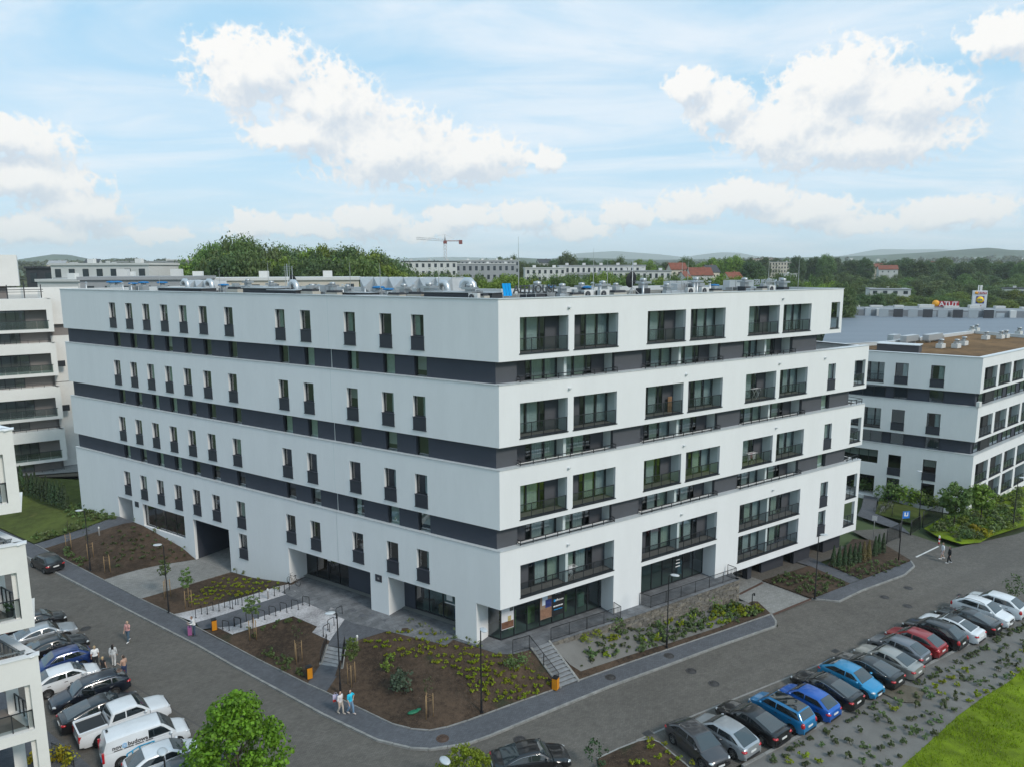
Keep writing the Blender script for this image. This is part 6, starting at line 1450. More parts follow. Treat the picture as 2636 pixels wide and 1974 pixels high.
def shrubs():
    yel = [shrub_mesh(40 + i, .30, 60, .13, LG['yel'], .42) for i in range(4)]; grn = [shrub_mesh(50 + i, .30, 60, .12, LG['shrub'], .4) for i in range(4)]; dul = [shrub_mesh(60 + i, .26, 40, .13, LG['dull'], .3) for i in range(4)]
    c4_ = lambda x, y: PH(*z4(x, y)); c5 = lambda x, y: PH(*z5(x, y))
    # corner bed: yellow-green rows towards the building and the stairs
    a = fill([(830, 850), (1100, 770), (1560, 900), (1622, 930), (1622, 1180), (1400, 1090), (1150, 960), (960, 960), (850, 900)], (46, 45), .28, c4_)
    b = fill([(0, 850), (200, 870), (330, 900), (480, 990), (590, 1090), (560, 1120), (350, 1215), (130, 1210), (0, 1100)], (54, 50), .28, c5)
    scatter('yellow_shrub', 'small yellow-green shrub planted in the bark of the corner bed', 'shrub', yel, a + b, 'shrubs of the corner bed', .5, .85)
    # second bed by the drive and strip along the facade
    c = fill([(1700, 1440), (1950, 1330), (2186, 1400), (2186, 1480), (1650, 1600), (1560, 1560)], (54, 34), .3, lambda x, y: PH(*z2(x, y)))
    d = fill([(0, 440), (330, 500), (330, 520), (0, 590)], (46, 28), .3, c4_)
    scatter('yellow_shrub', 'low yellow-green shrub in the bark bed between drive and gravel', 'shrub', yel, c + d, 'shrubs of the second bed', .5, .75)
    e = fill([(860, 1060), (1110, 890), (1640, 1190), (1280, 1210), (1000, 1250), (900, 1150)], (70, 44), .4, lambda x, y: PH(*z2(x, y)))
    scatter('low_shrub', 'low dull green plant in the sloping bed before the long window', 'shrub', dul, e, 'plants of the first left bed', .7, 1.1)
    f = fill([(500, 1120), (560, 1110), (740, 1220), (700, 1250)], (40, 32), .4, lambda x, y: PH(*z2(x, y)))
    scatter('low_shrub', 'dark green shrub at the street edge of the first left bed', 'shrub', grn, f, 'edge shrubs of the first left bed', .9, 1.3)
    f = fill([(140, 900), (330, 960), (460, 1080), (420, 1100), (180, 980)], (44, 36), .4, c4_) + fill([(20, 810), (380, 710), (480, 760), (300, 790), (60, 860)], (60, 40), .4, c4_)
    scatter('low_shrub', 'dark green shrub in the bark bed left of the short steps', 'shrub', grn, f, 'shrubs of the third bed', .7, 1.1)
    big = shrub_mesh(71, .85, 420, .17, leafmat('leaf_grey_green', (.075, .105, .065)), 1.5)
    tag(put(big, 'round_shrub', None, PH(*z4(1060, 1175))), 'large round grey-green shrub standing in the corner bed', 'shrub')
    for i, (x, y, s) in enumerate(((985, 1060, .8), (760, 900, .7), (1000, 990, .6))): o = put(shrub_mesh(75 + i, .6, 160, .16, LG['lime'], 1.2), 'leafy_shrub', None, c4_(x, y)); o.scale = (s,) * 3; tag(o, 'loose yellow-green bush ' + ('left of the round shrub', 'beside the short steps railing', 'behind the round shrub')[i], 'shrub')
    # bushes along the foot of the facade
    pts = [PH(*z4(x, y)) for x, y in ((1120, 745), (1200, 775), (1255, 800), (1330, 820), (1400, 845), (1485, 880), (1550, 900), (70, 440), (130, 445), (210, 455), (300, 470))] + [PH(*z2(x, y)) for x, y in ((1160, 870), (1330, 965), (1450, 1060), (1560, 1120), (2020, 1310), (2110, 1320))]
    scatter('wall_shrub', 'thin upright green shrub at the foot of the white left wall', 'shrub', [shrub_mesh(80 + i, .28, 46, .12, LG['pale'], .9) for i in range(3)], pts, 'shrubs at the foot of the left wall', .8, 1.2)
    o = put(shrub_mesh(90, .9, 330, .13, LG['shrub'], 1.0), 'spreading_shrub', None, c5(335, 955)); o.scale = (1.2, .9, .9); tag(o, 'broad feathery green shrub beside the corner stairs railing', 'shrub')
    # fabric slope: loose rows and a few large bushes
    g = fill([(760, 900), (1000, 720), (1752, 560), (1752, 700), (1400, 790), (900, 950), (780, 980)], (62, 44), .38, c5) + fill([(0, 360), (200, 330), (600, 250), (900, 280), (1100, 350), (700, 470), (260, 600), (0, 700)], (50, 42), .38, lambda x, y: PH(*z6(x, y)))
    scatter('slope_shrub', 'small shrub planted through the grey fabric slope', 'shrub', yel[:1] + grn + dul, g, 'shrubs on the fabric slope', .6, 1.4)
    for i, (p, s) in enumerate(((z5(1035, 720), 1.0), (z5(1275, 650), 1.1), (z6(120, 420), .9), (z6(410, 330), 1.1), (z6(640, 290), 1.2), (z5(820, 800), .7), (z5(890, 765), .6))):
        o = put(shrub_mesh(95 + i, .75, 220, .14, LG['oak'] if i < 5 else LG['yel'], 1.1), 'slope_bush', None, PH(*p)); o.scale = (s,) * 3; tag(o, ('large feathery green bush on the fabric slope, %s' % ('nearest the stairs', 'second from the stairs', 'behind the street lamp', 'below the railing', 'nearest the garage drive')[i]) if i < 5 else 'bright yellow bush at the top of the fabric slope, %s' % ('left', 'right')[i - 5], 'shrub')
    h = fill([(640, 330), (850, 265), (1000, 310), (1100, 350), (760, 420)], (50, 26), .4, lambda x, y: PH(*z6(x, y)))
    scatter('ground_cover_plant', 'bright green spreading plant beside the garage drive', 'plant', yel[:2] + grn[:2], h, 'plants by the garage drive', .9, 1.4)
    # beds by the garage and the far gate
    k1 = fill([(1080, 70), (1300, 10), (1560, 10), (1800, 95), (1500, 210), (1200, 100)], (52, 26), .4, lambda x, y: G(*z6(x, y), .18))
    k2 = fill([(760, 1270), (1330, 1215), (1200, 1300), (1000, 1350), (900, 1330)], (44, 22), .4, lambda x, y: G(*z8(x, y), .18))
    scatter('bed_plant', 'low green plant in the beds beside the garage', 'plant', grn + dul, k1 + k2, 'plants of the garage beds', .7, 1.1)
    # rows on the fabric bank beyond the parked cars
    d = Vector((.853, .522, 0)); n = Vector((.522, -.853, 0)); base = Vector((14.6, 38.7, 0)); pts_y, pts_d, pts_g = [], [], []
    for row in range(8):
        for i in range(46):
            if rnd.random() < .22: continue
            P = base + d * (i * 1.05 + (row % 2) * .5 + rnd.uniform(-.2, .2)) + n * (.7 + row * .72 + rnd.uniform(-.12, .12))
            w = 5.2 if P.x > 20 else 6.5
            if .7 + row * .72 > w or P.y > 60 or in_poly((P.x, P.y), [(58, 66), (44, 54), (39.1, 50.6), (35.9, 48.2), (33.0, 46.4), (30.0, 44.3), (25.3, 40.6), (23.1, 38.9), (17.5, 34.5), (30, 26), (60, 40)]): continue
            q = (P.x, P.y, street(P.x) + .12); (pts_y if (row in (0, 1) and rnd.random() < .3) or (row == 3 and P.x > 30 and rnd.random() < .4) else pts_d if rnd.random() < .7 else pts_g).append(q)
    scatter('bank_shrub', 'yellow-green shrub in the rows on the fabric bank beyond the parked cars', 'shrub', yel, pts_y, 'yellow shrubs on the bank', .8, 1.15)
    scatter('bank_shrub', 'small dark shrub in the rows on the fabric bank beyond the parked cars', 'shrub', dul, pts_d, 'dark shrubs on the bank', .85, 1.35)
    scatter('bank_shrub', 'small green shrub in the rows on the fabric bank beyond the parked cars', 'shrub', grn, pts_g, 'green shrubs on the bank', .8, 1.2)
    wd = []
    for i in range(95): t = rnd.random(); P = Vector((14.2, 38.9, 0)).lerp(Vector((45, 58.2, 0)), t) + n * rnd.uniform(.15, .55); wd.append((P.x, P.y, street(P.x) + .1))
    scatter('weed', 'straggling weed along the kerb behind the parked cars', 'plant', dul + grn[:1], wd, 'weeds behind the parked cars', .5, 1.1)
    # bed at the bottom edge
    pts = [G(*z5(x, y), .13) for x, y in ((1250, 1478), (1255, 1530), (1353, 1510), (1375, 1555), (1305, 1595), (1458, 1600), (1410, 1630), (1150, 1638), (1190, 1632), (1230, 1634), (1550, 1640))]
    scatter('yellow_shrub', 'bright yellow shrub in the kerbed bed at the bottom edge', 'shrub', yel, pts, 'shrubs of the bottom bed', .65, .9)
    o = put(shrub_mesh(110, .7, 220, .13, LG['thuja'], 1.6), 'conifer_bush', None, G(*z5(895, 1640), .13)); tag(o, 'dark green pointed conifer bush at the bottom edge', 'shrub')
    o = put(shrub_mesh(111, .9, 260, .15, LG['dark'], 2.4), 'conifer_bush', None, G(*z7(1685, 215), .1)); tag(o, 'dark bush beside the last white off-roader at the right edge', 'shrub')
    # columns of thuja: left garden hedge, right garage bed
    th = [tree_mesh_cone(120 + i) for i in range(3)]
    hedge = [(x, y) for x, y in ((165, 640), (190, 600), (245, 640), (285, 655), (315, 665), (345, 672), (378, 690), (410, 700), (440, 710), (470, 720), (505, 735), (545, 745), (565, 750))]
    for i, (x, y) in enumerate(hedge):
        P = GZ(*z2(x, y), 2.0); o = put(th[i % 3], 'thuja', None, P, i); o.scale = (1.1, 1.1, 1.25 + .1 * math.sin(i * 2)); tag(o, 'dark columnar thuja in the garden hedge at the far left', 'shrub', 'thuja hedge of the far left garden')
    for i, (x, y) in enumerate(((785, 1262), (825, 1262), (865, 1258), (900, 1250), (935, 1245), (968, 1235), (1000, 1228), (1035, 1215), (1080, 1190), (1105, 1175), (1138, 1165))):
        P = G(*z8(x, y), .18); o = put(th[i % 3], 'thuja', None, P, i); o.scale = (.75, .75, .92); tag(o, 'dark columnar thuja in the row beside the overhang' if i not in (6, 7) else 'browned columnar thuja in the row beside the overhang', 'shrub', 'thuja row by the garage')
        if i in (6, 7): o.data = cached(('brown_thuja',), lambda: (lambda m_: (m_.materials.clear(), m_.materials.append(leafmat('leaf_browned', (.16, .13, .05), .3)), m_)[2])(th[0].copy()))
    # hedges and bushes by the second block
    for i, (p, r_, h_, lm, w) in enumerate(((z8(1190, 790), 2.0, 2.4, 'oak', 'round bright hedge bush by the parked bicycles'), (z8(1320, 810), 1.7, 2.2, 'lime', 'light green hedge bush before the second block'), (z8(1460, 830), 1.9, 1.9, 'oak', 'hedge bush right of the lamp at the second block'), (z8(1000, 720), 1.5, 2.0, 'shrub', 'bush seen past the end of the white block'))):
        P = G(*p, .1); tag(put(shrub_mesh(130 + i, r_, 620, .30, LG[lm], h_), 'hedge_bush', None, P), w, 'shrub')
    m = [tree_meshes(140 + i, 6.5, (1.9, 1.9, 2.4), 60, 34, .34, LG['oak'] if i else LG['lime'], .09, .6) for i in range(2)]
    P = G(*z8(1640, 1000), .1); tree('young_tree', 'young leafy tree on the green bank before the second block', m[1], P, .85)
    P = G(*z8(1830, 950), .1); tree('young_tree', 'smaller young tree on the green bank, right of the first', m[0], P, .75)
    pts = fill([(1480, 1000), (1620, 930), (1800, 850), (2120, 690), (2120, 960), (1900, 1040), (1700, 1090)], (46, 30), .45, lambda x, y: G(*z8(x, y), .15))
    scatter('bank_bush', 'loose green bush on the bank before the second block', 'shrub', [shrub_mesh(150 + i, .9, 150, .26, LG[('oak', 'shrub', 'pale', 'lime')[i]], 1.1) for i in range(4)], pts, 'bushes of the green bank', .4, .85)
    pts = [G(*z8(x, y), .15) for x, y in ((1760, 1000), (1800, 1010), (1840, 1030), (1870, 1050), (1780, 1040))]
    scatter('flowering_bush', 'yellow flowering bush on the bank before the second block', 'shrub', [shrub_mesh(155, .7, 120, .2, leafmat('leaf_golden', (.34, .30, .02), .3), .8)], pts, 'yellow bushes of the bank', .8, 1.2)
    # white-flowering bed by the left path, garden shrubs
    pts = fill([(580, 740), (720, 760), (1030, 830), (1000, 850), (720, 880), (560, 780)], (34, 24), .4, lambda x, y: PH(*z2(x, y))) + fill([(250, 980), (520, 960), (720, 880), (730, 930), (320, 1050)], (46, 28), .4, lambda x, y: PH(*z2(x, y)))
    scatter('garden_shrub', 'leafy garden shrub beside the far left path', 'shrub', [shrub_mesh(160 + i, .42, 70, .17, LG[('pale', 'oak', 'shrub')[i]], .6) for i in range(3)], pts, 'shrubs beside the left path', .7, 1.2)
    pts = [GZ(*z2(x, y), 2.1) for x, y in ((200, 290), (270, 285), (400, 270), (480, 265), (210, 400), (300, 390), (390, 370), (560, 350), (250, 230), (350, 215), (450, 190), (550, 175), (620, 165), (600, 130), (520, 100))]
    scatter('rough_bush', 'rough dark bush on the waste ground beyond the left garden', 'shrub', [shrub_mesh(170 + i, 1.1, 150, .34, LG[('dull', 'shrub', 'dark')[i]], 1.2) for i in range(3)], pts, 'bushes of the waste ground', .7, 1.6)
    # yellow flowers behind the near left railing
    pts = [G(*z3(x, y), .2) for x, y in ((460, 1600), (500, 1590), (540, 1610), (575, 1640), (250, 1610), (310, 1640))]
    scatter('flowering_bush', 'golden flowering bush behind the railing at the bottom left', 'shrub', [shrub_mesh(180, .5, 110, .13, leafmat('leaf_golden', (.34, .30, .02), .3), .8)], pts, 'golden bushes bottom left', .9, 1.3)
    gc = thing('green_sack', 'small green sack lying on the bark of the corner bed', 'sack', PH(*z4(1140, 1312)), .5); sk = MB(); ell(sk, (0, 0, .07), (.42, .2, .09), 12, 6); ell(sk, (.4, .05, .1), (.18, .14, .07), 10, 5); sk.obj('sack', mat('sack_green', (.01, .14, .07), .5, var=.3, vs=6), gc)
    bar_railing('black bar railing at the bottom left edge before golden bushes', [tuple(G(*z3(455, 1560), .1)), tuple(G(*z3(640, 1650), .1))], .9)
def tree_mesh_cone(seed):
    r = random.Random(seed); mb = MB()
    for i in range(520):
        t = r.uniform(0, 1) ** .8; z = .1 + 2.3 * t; rr = .36 * (1 - t ** 1.6) * r.uniform(.75, 1.1) + .03; a = r.uniform(0, 6.283)
        n = Vector((math.cos(a), math.sin(a), r.uniform(.1, .9))).normalized(); leaf(mb, Vector((math.cos(a) * rr, math.sin(a) * rr, z)), (n + rdir(r) * .4).normalized(), .15, r)
    mb.tube([(0, 0, -.1), (0, 0, 2.1)], .04, 5); return mb.mesh('thuja', LG['thuja'])
shrubs()
def grass():
    r = random.Random(5); mb = MB()
    poly = [(58, 66), (44, 54), (39.1, 50.6), (35.9, 48.2), (33.0, 46.4), (30.0, 44.3), (25.3, 40.6), (23.1, 38.9), (17.5, 34.5), (24, 30), (40, 38), (60, 55)]
    n = 0
    while n < 26000:
        x, y = r.uniform(17, 58), r.uniform(30, 62)
        if not in_poly((x, y), poly): continue
        if noise.noise((x * .5, y * .5, 2)) < -.25: n += 1; continue
        z = street(x) + .08; a = r.uniform(0, 6.28); h = r.uniform(.10, .28); w = .028; lx, ly = r.uniform(-.1, .1), r.uniform(-.1, .1)
        mb.add([(x - w * math.cos(a), y - w * math.sin(a), z), (x + w * math.cos(a), y + w * math.sin(a), z), (x + lx, y + ly, z + h)], [(0, 1, 2)]); n += 1
    stuff(tag(mb.obj('grass', LG['grass']), 'bright green grass on the bank at the bottom right', 'grass'))
grass()
# ---- gate, fence and sign of the second block
M_PLATE = mat('number_plate', (.72, .72, .70), .5)
def gates():
    def panel(label, a, b, h):
        root = thing('gate', label, 'gate', a); inv = Matrix.Translation(-a); d = (b - a); L = d.length
        for p in (a, b): MB().tube([p, p + Vector((0, 0, h + .1))], .05, 6).xf(inv).obj('post', M_BLACK, root)
        fr = MB(); 
        for z in (.15, h): fr.tube([a + Vector((0, 0, z)), b + Vector((0, 0, z))], .03, 5)
        fr.xf(inv).obj('frame', M_BLACK, root); bars = MB(); n = int(L / .12)
        for i in range(1, n): p = a.lerp(b, i / n); bars.tube([p + Vector((0, 0, .15)), p + Vector((0, 0, h))], .014, 4, cap=False)
        stuff(bars.xf(inv).obj('bars', M_BLACK, root))
    g = lambda x, y: G(*z8(x, y), .08)
    panel('dark bar gate standing open at the second block, left leaf', g(1165, 1100), g(1255, 1060), 1.7)
    panel('dark bar gate standing open at the second block, right leaf', g(1335, 1040), g(1400, 1000), 1.7)
    panel('dark fence panels up the bank by the second block', g(1420, 985), g(1560, 920), 1.9)
    P = g(1250, 1222); o = thing('road_sign', 'blue square road sign on a tall dark post by the far gate', 'sign', P, R(12))
    MB().tube([(0, 0, 0), (0, 0, 5.3)], .05, 8).obj('post', M_BLACK, o); MB().box((.42, -.02, 4.95), (.85, .04, .75)).obj('board', mat('traffic_blue', (.02, .16, .55), .4), o)
    for x, z, w_, h_ in ((.28, 5.02, .16, .4), (.5, 4.85, .3, .1), (.6, 5.05, .1, .3)): MB().box((x, -.045, z), (w_, .01, h_)).obj('symbol', M_PLATE, o)
    P = g(1537, 1100); o = thing('bollard', 'red and white traffic bollard by the far gate', 'bollard', P)
    for i in range(4): MB().lathe([(.09, .22 * i), (.09, .22 * i + .22)], 10).obj('band', mat('bollard_red', (.5, .03, .03), .5) if i % 2 == 0 else M_PLATE, o)
    MB().lathe([(.09, .88), (.07, .93), (.001, .95)], 10).obj('cap', M_PLATE, o)
    P = g(1070, 1060); o = thing('road_sign', 'grey-backed sign on a thin post left of the gate', 'sign', P, R(160)); MB().tube([(0, 0, 0), (0, 0, 2.6)], .03, 6).obj('post', mat('post_grey', (.3, .3, .3), .5), o); MB().box((0, .03, 2.35), (.5, .02, .55)).obj('board', mat('sign_back', (.42, .43, .44), .5), o)
gates()
# ================================================================ vehicles
M_CGLASS = mat('car_glass', (.012, .017, .020), .03, spec=.9, coat=.6)
M_CGLASS2 = mat('car_glass_light', (.035, .046, .05), .05, spec=.9, coat=.6)
M_TYRE = mat('tyre', (.014, .014, .015), .85); M_RIM = mat('rim_alloy', (.36, .37, .38), .35, metal=.8); M_RIMD = mat('rim_dark', (.05, .05, .055), .4, metal=.6)
M_HEAD = mat('headlight', (.55, .58, .60), .1, spec=.8, coat=.8); M_TAIL = mat('taillight', (.45, .012, .018), .15, coat=.8); M_PLATE = mat('number_plate', (.72, .72, .70), .5); M_TRIM = mat('car_trim', (.018, .018, .02), .55)
M_CHROME = mat('chrome', (.6, .62, .63), .15, metal=.9)
def paint(name, c, metal=.25): return mat('paint_' + name, c, .28, metal=metal, coat=.9, var=.05, vs=1.2)
def interp(tab, x):
    if x >= tab[0][0]: return tab[0][1]
    for (a, za), (b, zb) in zip(tab, tab[1:]):
        if x >= b:
            t = (x - b) / (a - b); t = t * t * (3 - 2 * t) * .35 + t * .65; return zb + (za - zb) * t
    return tab[-1][1]
# tables run from the nose (+x) to the tail (-x)
TYPES = {
 'sedan': dict(L=4.66, W=1.84, H=1.48, wb=2.75, wr=.325, deck=[(2.33, .50), (2.27, .66), (2.0, .78), (1.0, .95), (-1.5, 1.0), (-2.1, 1.02), (-2.27, .97), (-2.33, .60)], g=[1.12, .42, -.75, -1.78], bp=[-.12]),
 'coupe': dict(L=4.70, W=1.86, H=1.44, wb=2.80, wr=.33, deck=[(2.35, .48), (2.28, .64), (2.0, .76), (1.0, .93), (-1.5, 1.0), (-2.15, 1.02), (-2.3, .95), (-2.35, .60)], g=[1.15, .35, -.55, -2.0], bp=[-.2]),
 'hatch': dict(L=4.22, W=1.80, H=1.52, wb=2.62, wr=.325, deck=[(2.11, .50), (2.06, .70), (1.85, .82), (1.05, .98), (-1.5, 1.03), (-1.9, 1.02), (-2.06, .93), (-2.11, .60)], g=[1.24, .42, -.98, -2.0], bp=[-.05]),
 'small': dict(L=3.92, W=1.68, H=1.51, wb=2.46, wr=.295, deck=[(1.96, .50), (1.90, .70), (1.7, .82), (.98, .97), (-1.4, 1.0), (-1.8, .98), (-1.92, .9), (-1.96, .60)], g=[1.18, .44, -1.05, -1.84], bp=[-.1]),
 'mpv': dict(L=4.20, W=1.69, H=1.62, wb=2.60, wr=.305, deck=[(2.10, .50), (2.04, .72), (1.85, .86), (1.15, 1.02), (-1.5, 1.08), (-1.95, 1.06), (-2.06, .95), (-2.10, .60)], g=[1.32, .62, -1.55, -2.03], bp=[-.05]),
 'suv': dict(L=4.48, W=1.86, H=1.70, wb=2.66, wr=.355, deck=[(2.24, .58), (2.18, .82), (1.95, .95), (1.05, 1.10), (-1.6, 1.14), (-2.05, 1.12), (-2.19, 1.0), (-2.24, .66)], g=[1.28, .46, -1.2, -2.12], bp=[-.08]),
 'wagon': dict(L=4.72, W=1.83, H=1.48, wb=2.80, wr=.33, deck=[(2.36, .50), (2.30, .66), (2.0, .78), (1.05, .95), (-1.7, 1.0), (-2.2, 1.0), (-2.32, .92), (-2.36, .60)], g=[1.18, .46, -1.55, -2.26], bp=[-.05, -1.2]),
 'pickup': dict(L=5.30, W=1.95, H=1.83, wb=3.10, wr=.39, deck=[(2.65, .62), (2.58, .92), (2.3, 1.05), (1.35, 1.16), (-.8, 1.18), (-1.0, 1.12), (-2.5, 1.12), (-2.62, 1.08), (-2.65, .7)], g=[1.42, .68, -.72, -1.02], bp=[.0]),
 'van': dict(L=4.82, W=1.88, H=1.92, wb=3.06, wr=.34, deck=[(2.41, .55), (2.35, .80), (2.1, .95), (1.35, 1.10), (-2.0, 1.14), (-2.3, 1.12), (-2.38, 1.0), (-2.41, .66)], g=[1.62, .80, -2.12, -2.38], bp=[.05]),
}
def car_meshes(ty, ns=56):
    T = TYPES[ty]; L, W, H, wb, wr = T['L'], T['W'], T['H'], T['wb'], T['wr']; hl = L / 2
    deck = lambda x: interp(T['deck'], x)
    def hw(x):
        f = max(0, min(1, (hl - x) / .75)); r = max(0, min(1, (hl + x) / .55))
        return W / 2 * (.80 + .20 * math.sin(f * math.pi / 2)) * (.88 + .12 * math.sin(r * math.pi / 2))
    xf = wb / 2 + .06; xr = -wb / 2 + .06 if ty != 'van' else -wb / 2 + .1
    def low(x):
        z = .24 if abs(x) < hl - .2 else .30
        for xw in (xf, xr):
            ra = wr + .06; d = abs(x - xw)
            if d < ra: z = max(z, wr + math.sqrt(ra * ra - d * d) - .01)
        return z
    xs = sorted({round(hl - L * i / ns, 4) for i in range(ns + 1)} | {round(xw + (wr + .06) * math.cos(math.pi * j / 10), 4) for xw in (xf, xr) for j in range(11)} | {hl - .03, -hl + .03}, reverse=True)
    b = MB(); vs = []; K = 8
    for x in xs:
        d, w, lo = deck(x), hw(x), low(x)
        e = .0
        prof = [(0, d + .035), (.5 * w, d + .03), (.82 * w, d + .005), (.955 * w, d - .055), (1.0 * w, max(lo + .06, (d - .05) * .55 + .24)), (.995 * w, max(lo + .03, .46)), (.965 * w, max(lo + .012, .34)), (.945 * w, lo)]
        vs += [(x, y, z) for y, z in prof] + [(x, -y, z) for y, z in prof]
    n2 = 2 * K; fs = []
    for i in range(len(xs) - 1):
        for s in (0, 1):
            for j in range(K - 1):
                a = i * n2 + s * K + j; q = (a, a + 1, a + n2 + 1, a + n2); fs.append(q if s else q[::-1])
    b.add(vs, fs, 0, True)
    for i, fl in ((0, 0), (len(xs) - 1, 1)):
        o = i * n2; poly = [o + j for j in range(K)] + [o + K + j for j in range(K - 1, 0, -1)]
        b.f.append(poly if fl else poly[::-1]); b.m.append(0); b.sm.append(False)
    # greenhouse
    gb, gr, rr, rb = T['g']
    def zr(x):
        if x >= gr: t = max(0, (gb - x) / (gb - gr)); base = deck(gb) + .02; return base + (H - .05 - base) * (1 - (1 - t) ** 1.25)
        if x >= rr: t = (gr - x) / (gr - rr); return H - .05 + .05 * math.sin(t * math.pi * .9 + .15) - (.05 * t if ty in ('coupe', 'sedan') else .01 * t)
        t = min(1, (rr - x) / (rr - rb)); base = deck(rb) + .02; top = H - .05 + .05 * math.sin(math.pi * .9 + .15) - (.05 if ty in ('coupe', 'sedan') else .01); return base + (top - base) * (1 - t ** 1.2)
    bw = lambda x: hw(x) * .935
    tw0 = W / 2 * (.76 if ty not in ('van', 'pickup') else .84)
    def tw(x): f = max(0, min(1, (zr(x) - deck(x)) / (H - .1 - deck(0)))); return bw(x) + (tw0 - bw(x)) * f
    gx = sorted({gb - (gb - rb) * i / 34 for i in range(35)} | {gr, rr}, reverse=True); vs = []; k2 = 5
    for x in gx:
        d, z, t, w = deck(x) - .01, zr(x), tw(x), bw(x); e = min(.07, max(.0, z - d) * .3)
        pr = [(0, z + .012), (t * .62, z + .004), (t * .93, z - e * .35), (t + (w - t) * .1, z - e), (w, d)]
        vs += [(x, y, zz) for y, zz in pr] + [(x, -y, zz) for y, zz in pr]
    fs = []
    for i in range(len(gx) - 1):
        for s in (0, 1):
            for j in range(k2 - 1):
                a = i * 10 + s * 5 + j; q = (a, a + 1, a + 11, a + 10); fs.append(q if s else q[::-1])
    b.add(vs, fs, 0, True)
    for i, fl in ((0, 0), (len(gx) - 1, 1)): 
        o = i * 10; poly = [o + j for j in range(5)] + [o + 5 + j for j in range(4, 0, -1)]; b.f.append(poly if fl else poly[::-1]); b.m.append(0); b.sm.append(False)
    out = {}
    me = b.mesh('body', M_TRIM); me.set_sharp_from_angle(angle=R(38)); out['body'] = me
    def strip(xa, xb, name, m, sa=.90, off=.010):
        mb = MB(); nu, nv = 7, 6; v = []
        for i in range(nu + 1):
            x = xa + (xb - xa) * i / nu; dz = (zr(x + .01) - zr(x - .01)) / .02; nn = Vector((-dz, 0, 1)).normalized()
            for j in range(nv + 1):
                s = -1 + 2 * j / nv; y = s * tw(x) * sa; z = zr(x) + .008 - .012 * abs(s) ** 3
                v.append((x + nn.x * off, y, z + nn.z * off))
        fs_ = [(i * (nv + 1) + j, i * (nv + 1) + j + 1, (i + 1) * (nv + 1) + j + 1, (i + 1) * (nv + 1) + j) for i in range(nu) for j in range(nv)]
        if xa > xb: fs_ = [f[::-1] for f in fs_]
        mb.add(v, [f[::-1] for f in fs_], 0, True); return mb.mesh(name, m)
    out['windshield'] = strip(gb - .05, gr + .03, 'windshield', M_CGLASS2)
    out['rear_window'] = strip(rr - .06, rb + (.10 if ty not in ('sedan', 'coupe') else .06), 'rear_window', M_CGLASS2, .86)
    out['roof'] = strip(gr - .03, rr + .03, 'roof_panel', M_TRIM, .88, .006)
    def sidewin(x0, x1, s):
        mb = MB(); nu, nv = 6, 4; v = []
        for i in range(nv + 1):
            t = .14 + .72 * i / nv
            d0 = deck(0); z = d0 + t * (H - .08 - d0)
            # clip to the pillars
            def lim(xg, rev):
                x = xg
                for _ in range(60):
                    if zr(x) - .075 > z: break
                    x += -.03 if not rev else .03
                return x
            a = min(x0, lim(gb, False) - .10); c = max(x1, lim(rb, True) + .12)
            if a - c < .05: a = c + .05
            for j in range(nu + 1):
                x = a + (c - a) * j / nu; zt_ = zr(x) - .05; f = max(0, min(1, (z - deck(x)) / max(.05, zt_ - deck(x))))
                y = bw(x) + (tw(x) * 1.0 + (bw(x) - tw(x)) * .1 - bw(x)) * f + .008
                v.append((x, s * y, z))
        fs_ = [(i * (nu + 1) + j, i * (nu + 1) + j + 1, (i + 1) * (nu + 1) + j + 1, (i + 1) * (nu + 1) + j) for i in range(nv) for j in range(nu)]
        if s > 0: fs_ = [f[::-1] for f in fs_]
        mb.add(v, fs_, 0, True); return mb.mesh('side_window', M_CGLASS)
    cuts = [gb] + list(T['bp']) + [rb]; out['side'] = []
    for s in (-1, 1):
        for a, c in zip(cuts, cuts[1:]):
            if ty == 'van' and c == rb: continue
            out['side'].append(sidewin(a - .035, c + .035, s))
    ty_ = MB(); ty_.lathe([(wr * .62, -.10), (wr * .95, -.105), (wr, -.07), (wr, .07), (wr * .95, .105), (wr * .62, .10), (wr * .62, -.10)], 22); ty_.xf(Matrix.Rotation(R(90), 4, 'X')); out['tyre'] = ty_.mesh('wheel', M_TYRE)
    rm = MB(); rm.lathe([(.001, .085), (wr * .14, .085), (wr * .16, .06)], 14); rm.lathe([(wr * .56, .075), (wr * .635, .095), (wr * .635, -.05), (.001, -.04)], 22)
    for j in range(5): a = 2 * math.pi * j / 5; rm.obox(Vector((0, 0, .055)) + Vector((-math.sin(a), math.cos(a), 0)) * -.03, Vector((math.cos(a), math.sin(a), 0)) * wr * .6, Vector((-math.sin(a), math.cos(a), 0)) * .06, (0, 0, .03))
    rm.xf(Matrix.Rotation(R(-90), 4, 'X')); out['rim'] = rm.mesh('rim', M_RIM)
    out['dims'] = (L, W, H, xf, xr, wr, deck, hw, zr, tw, T)
    return out
CARM = {}
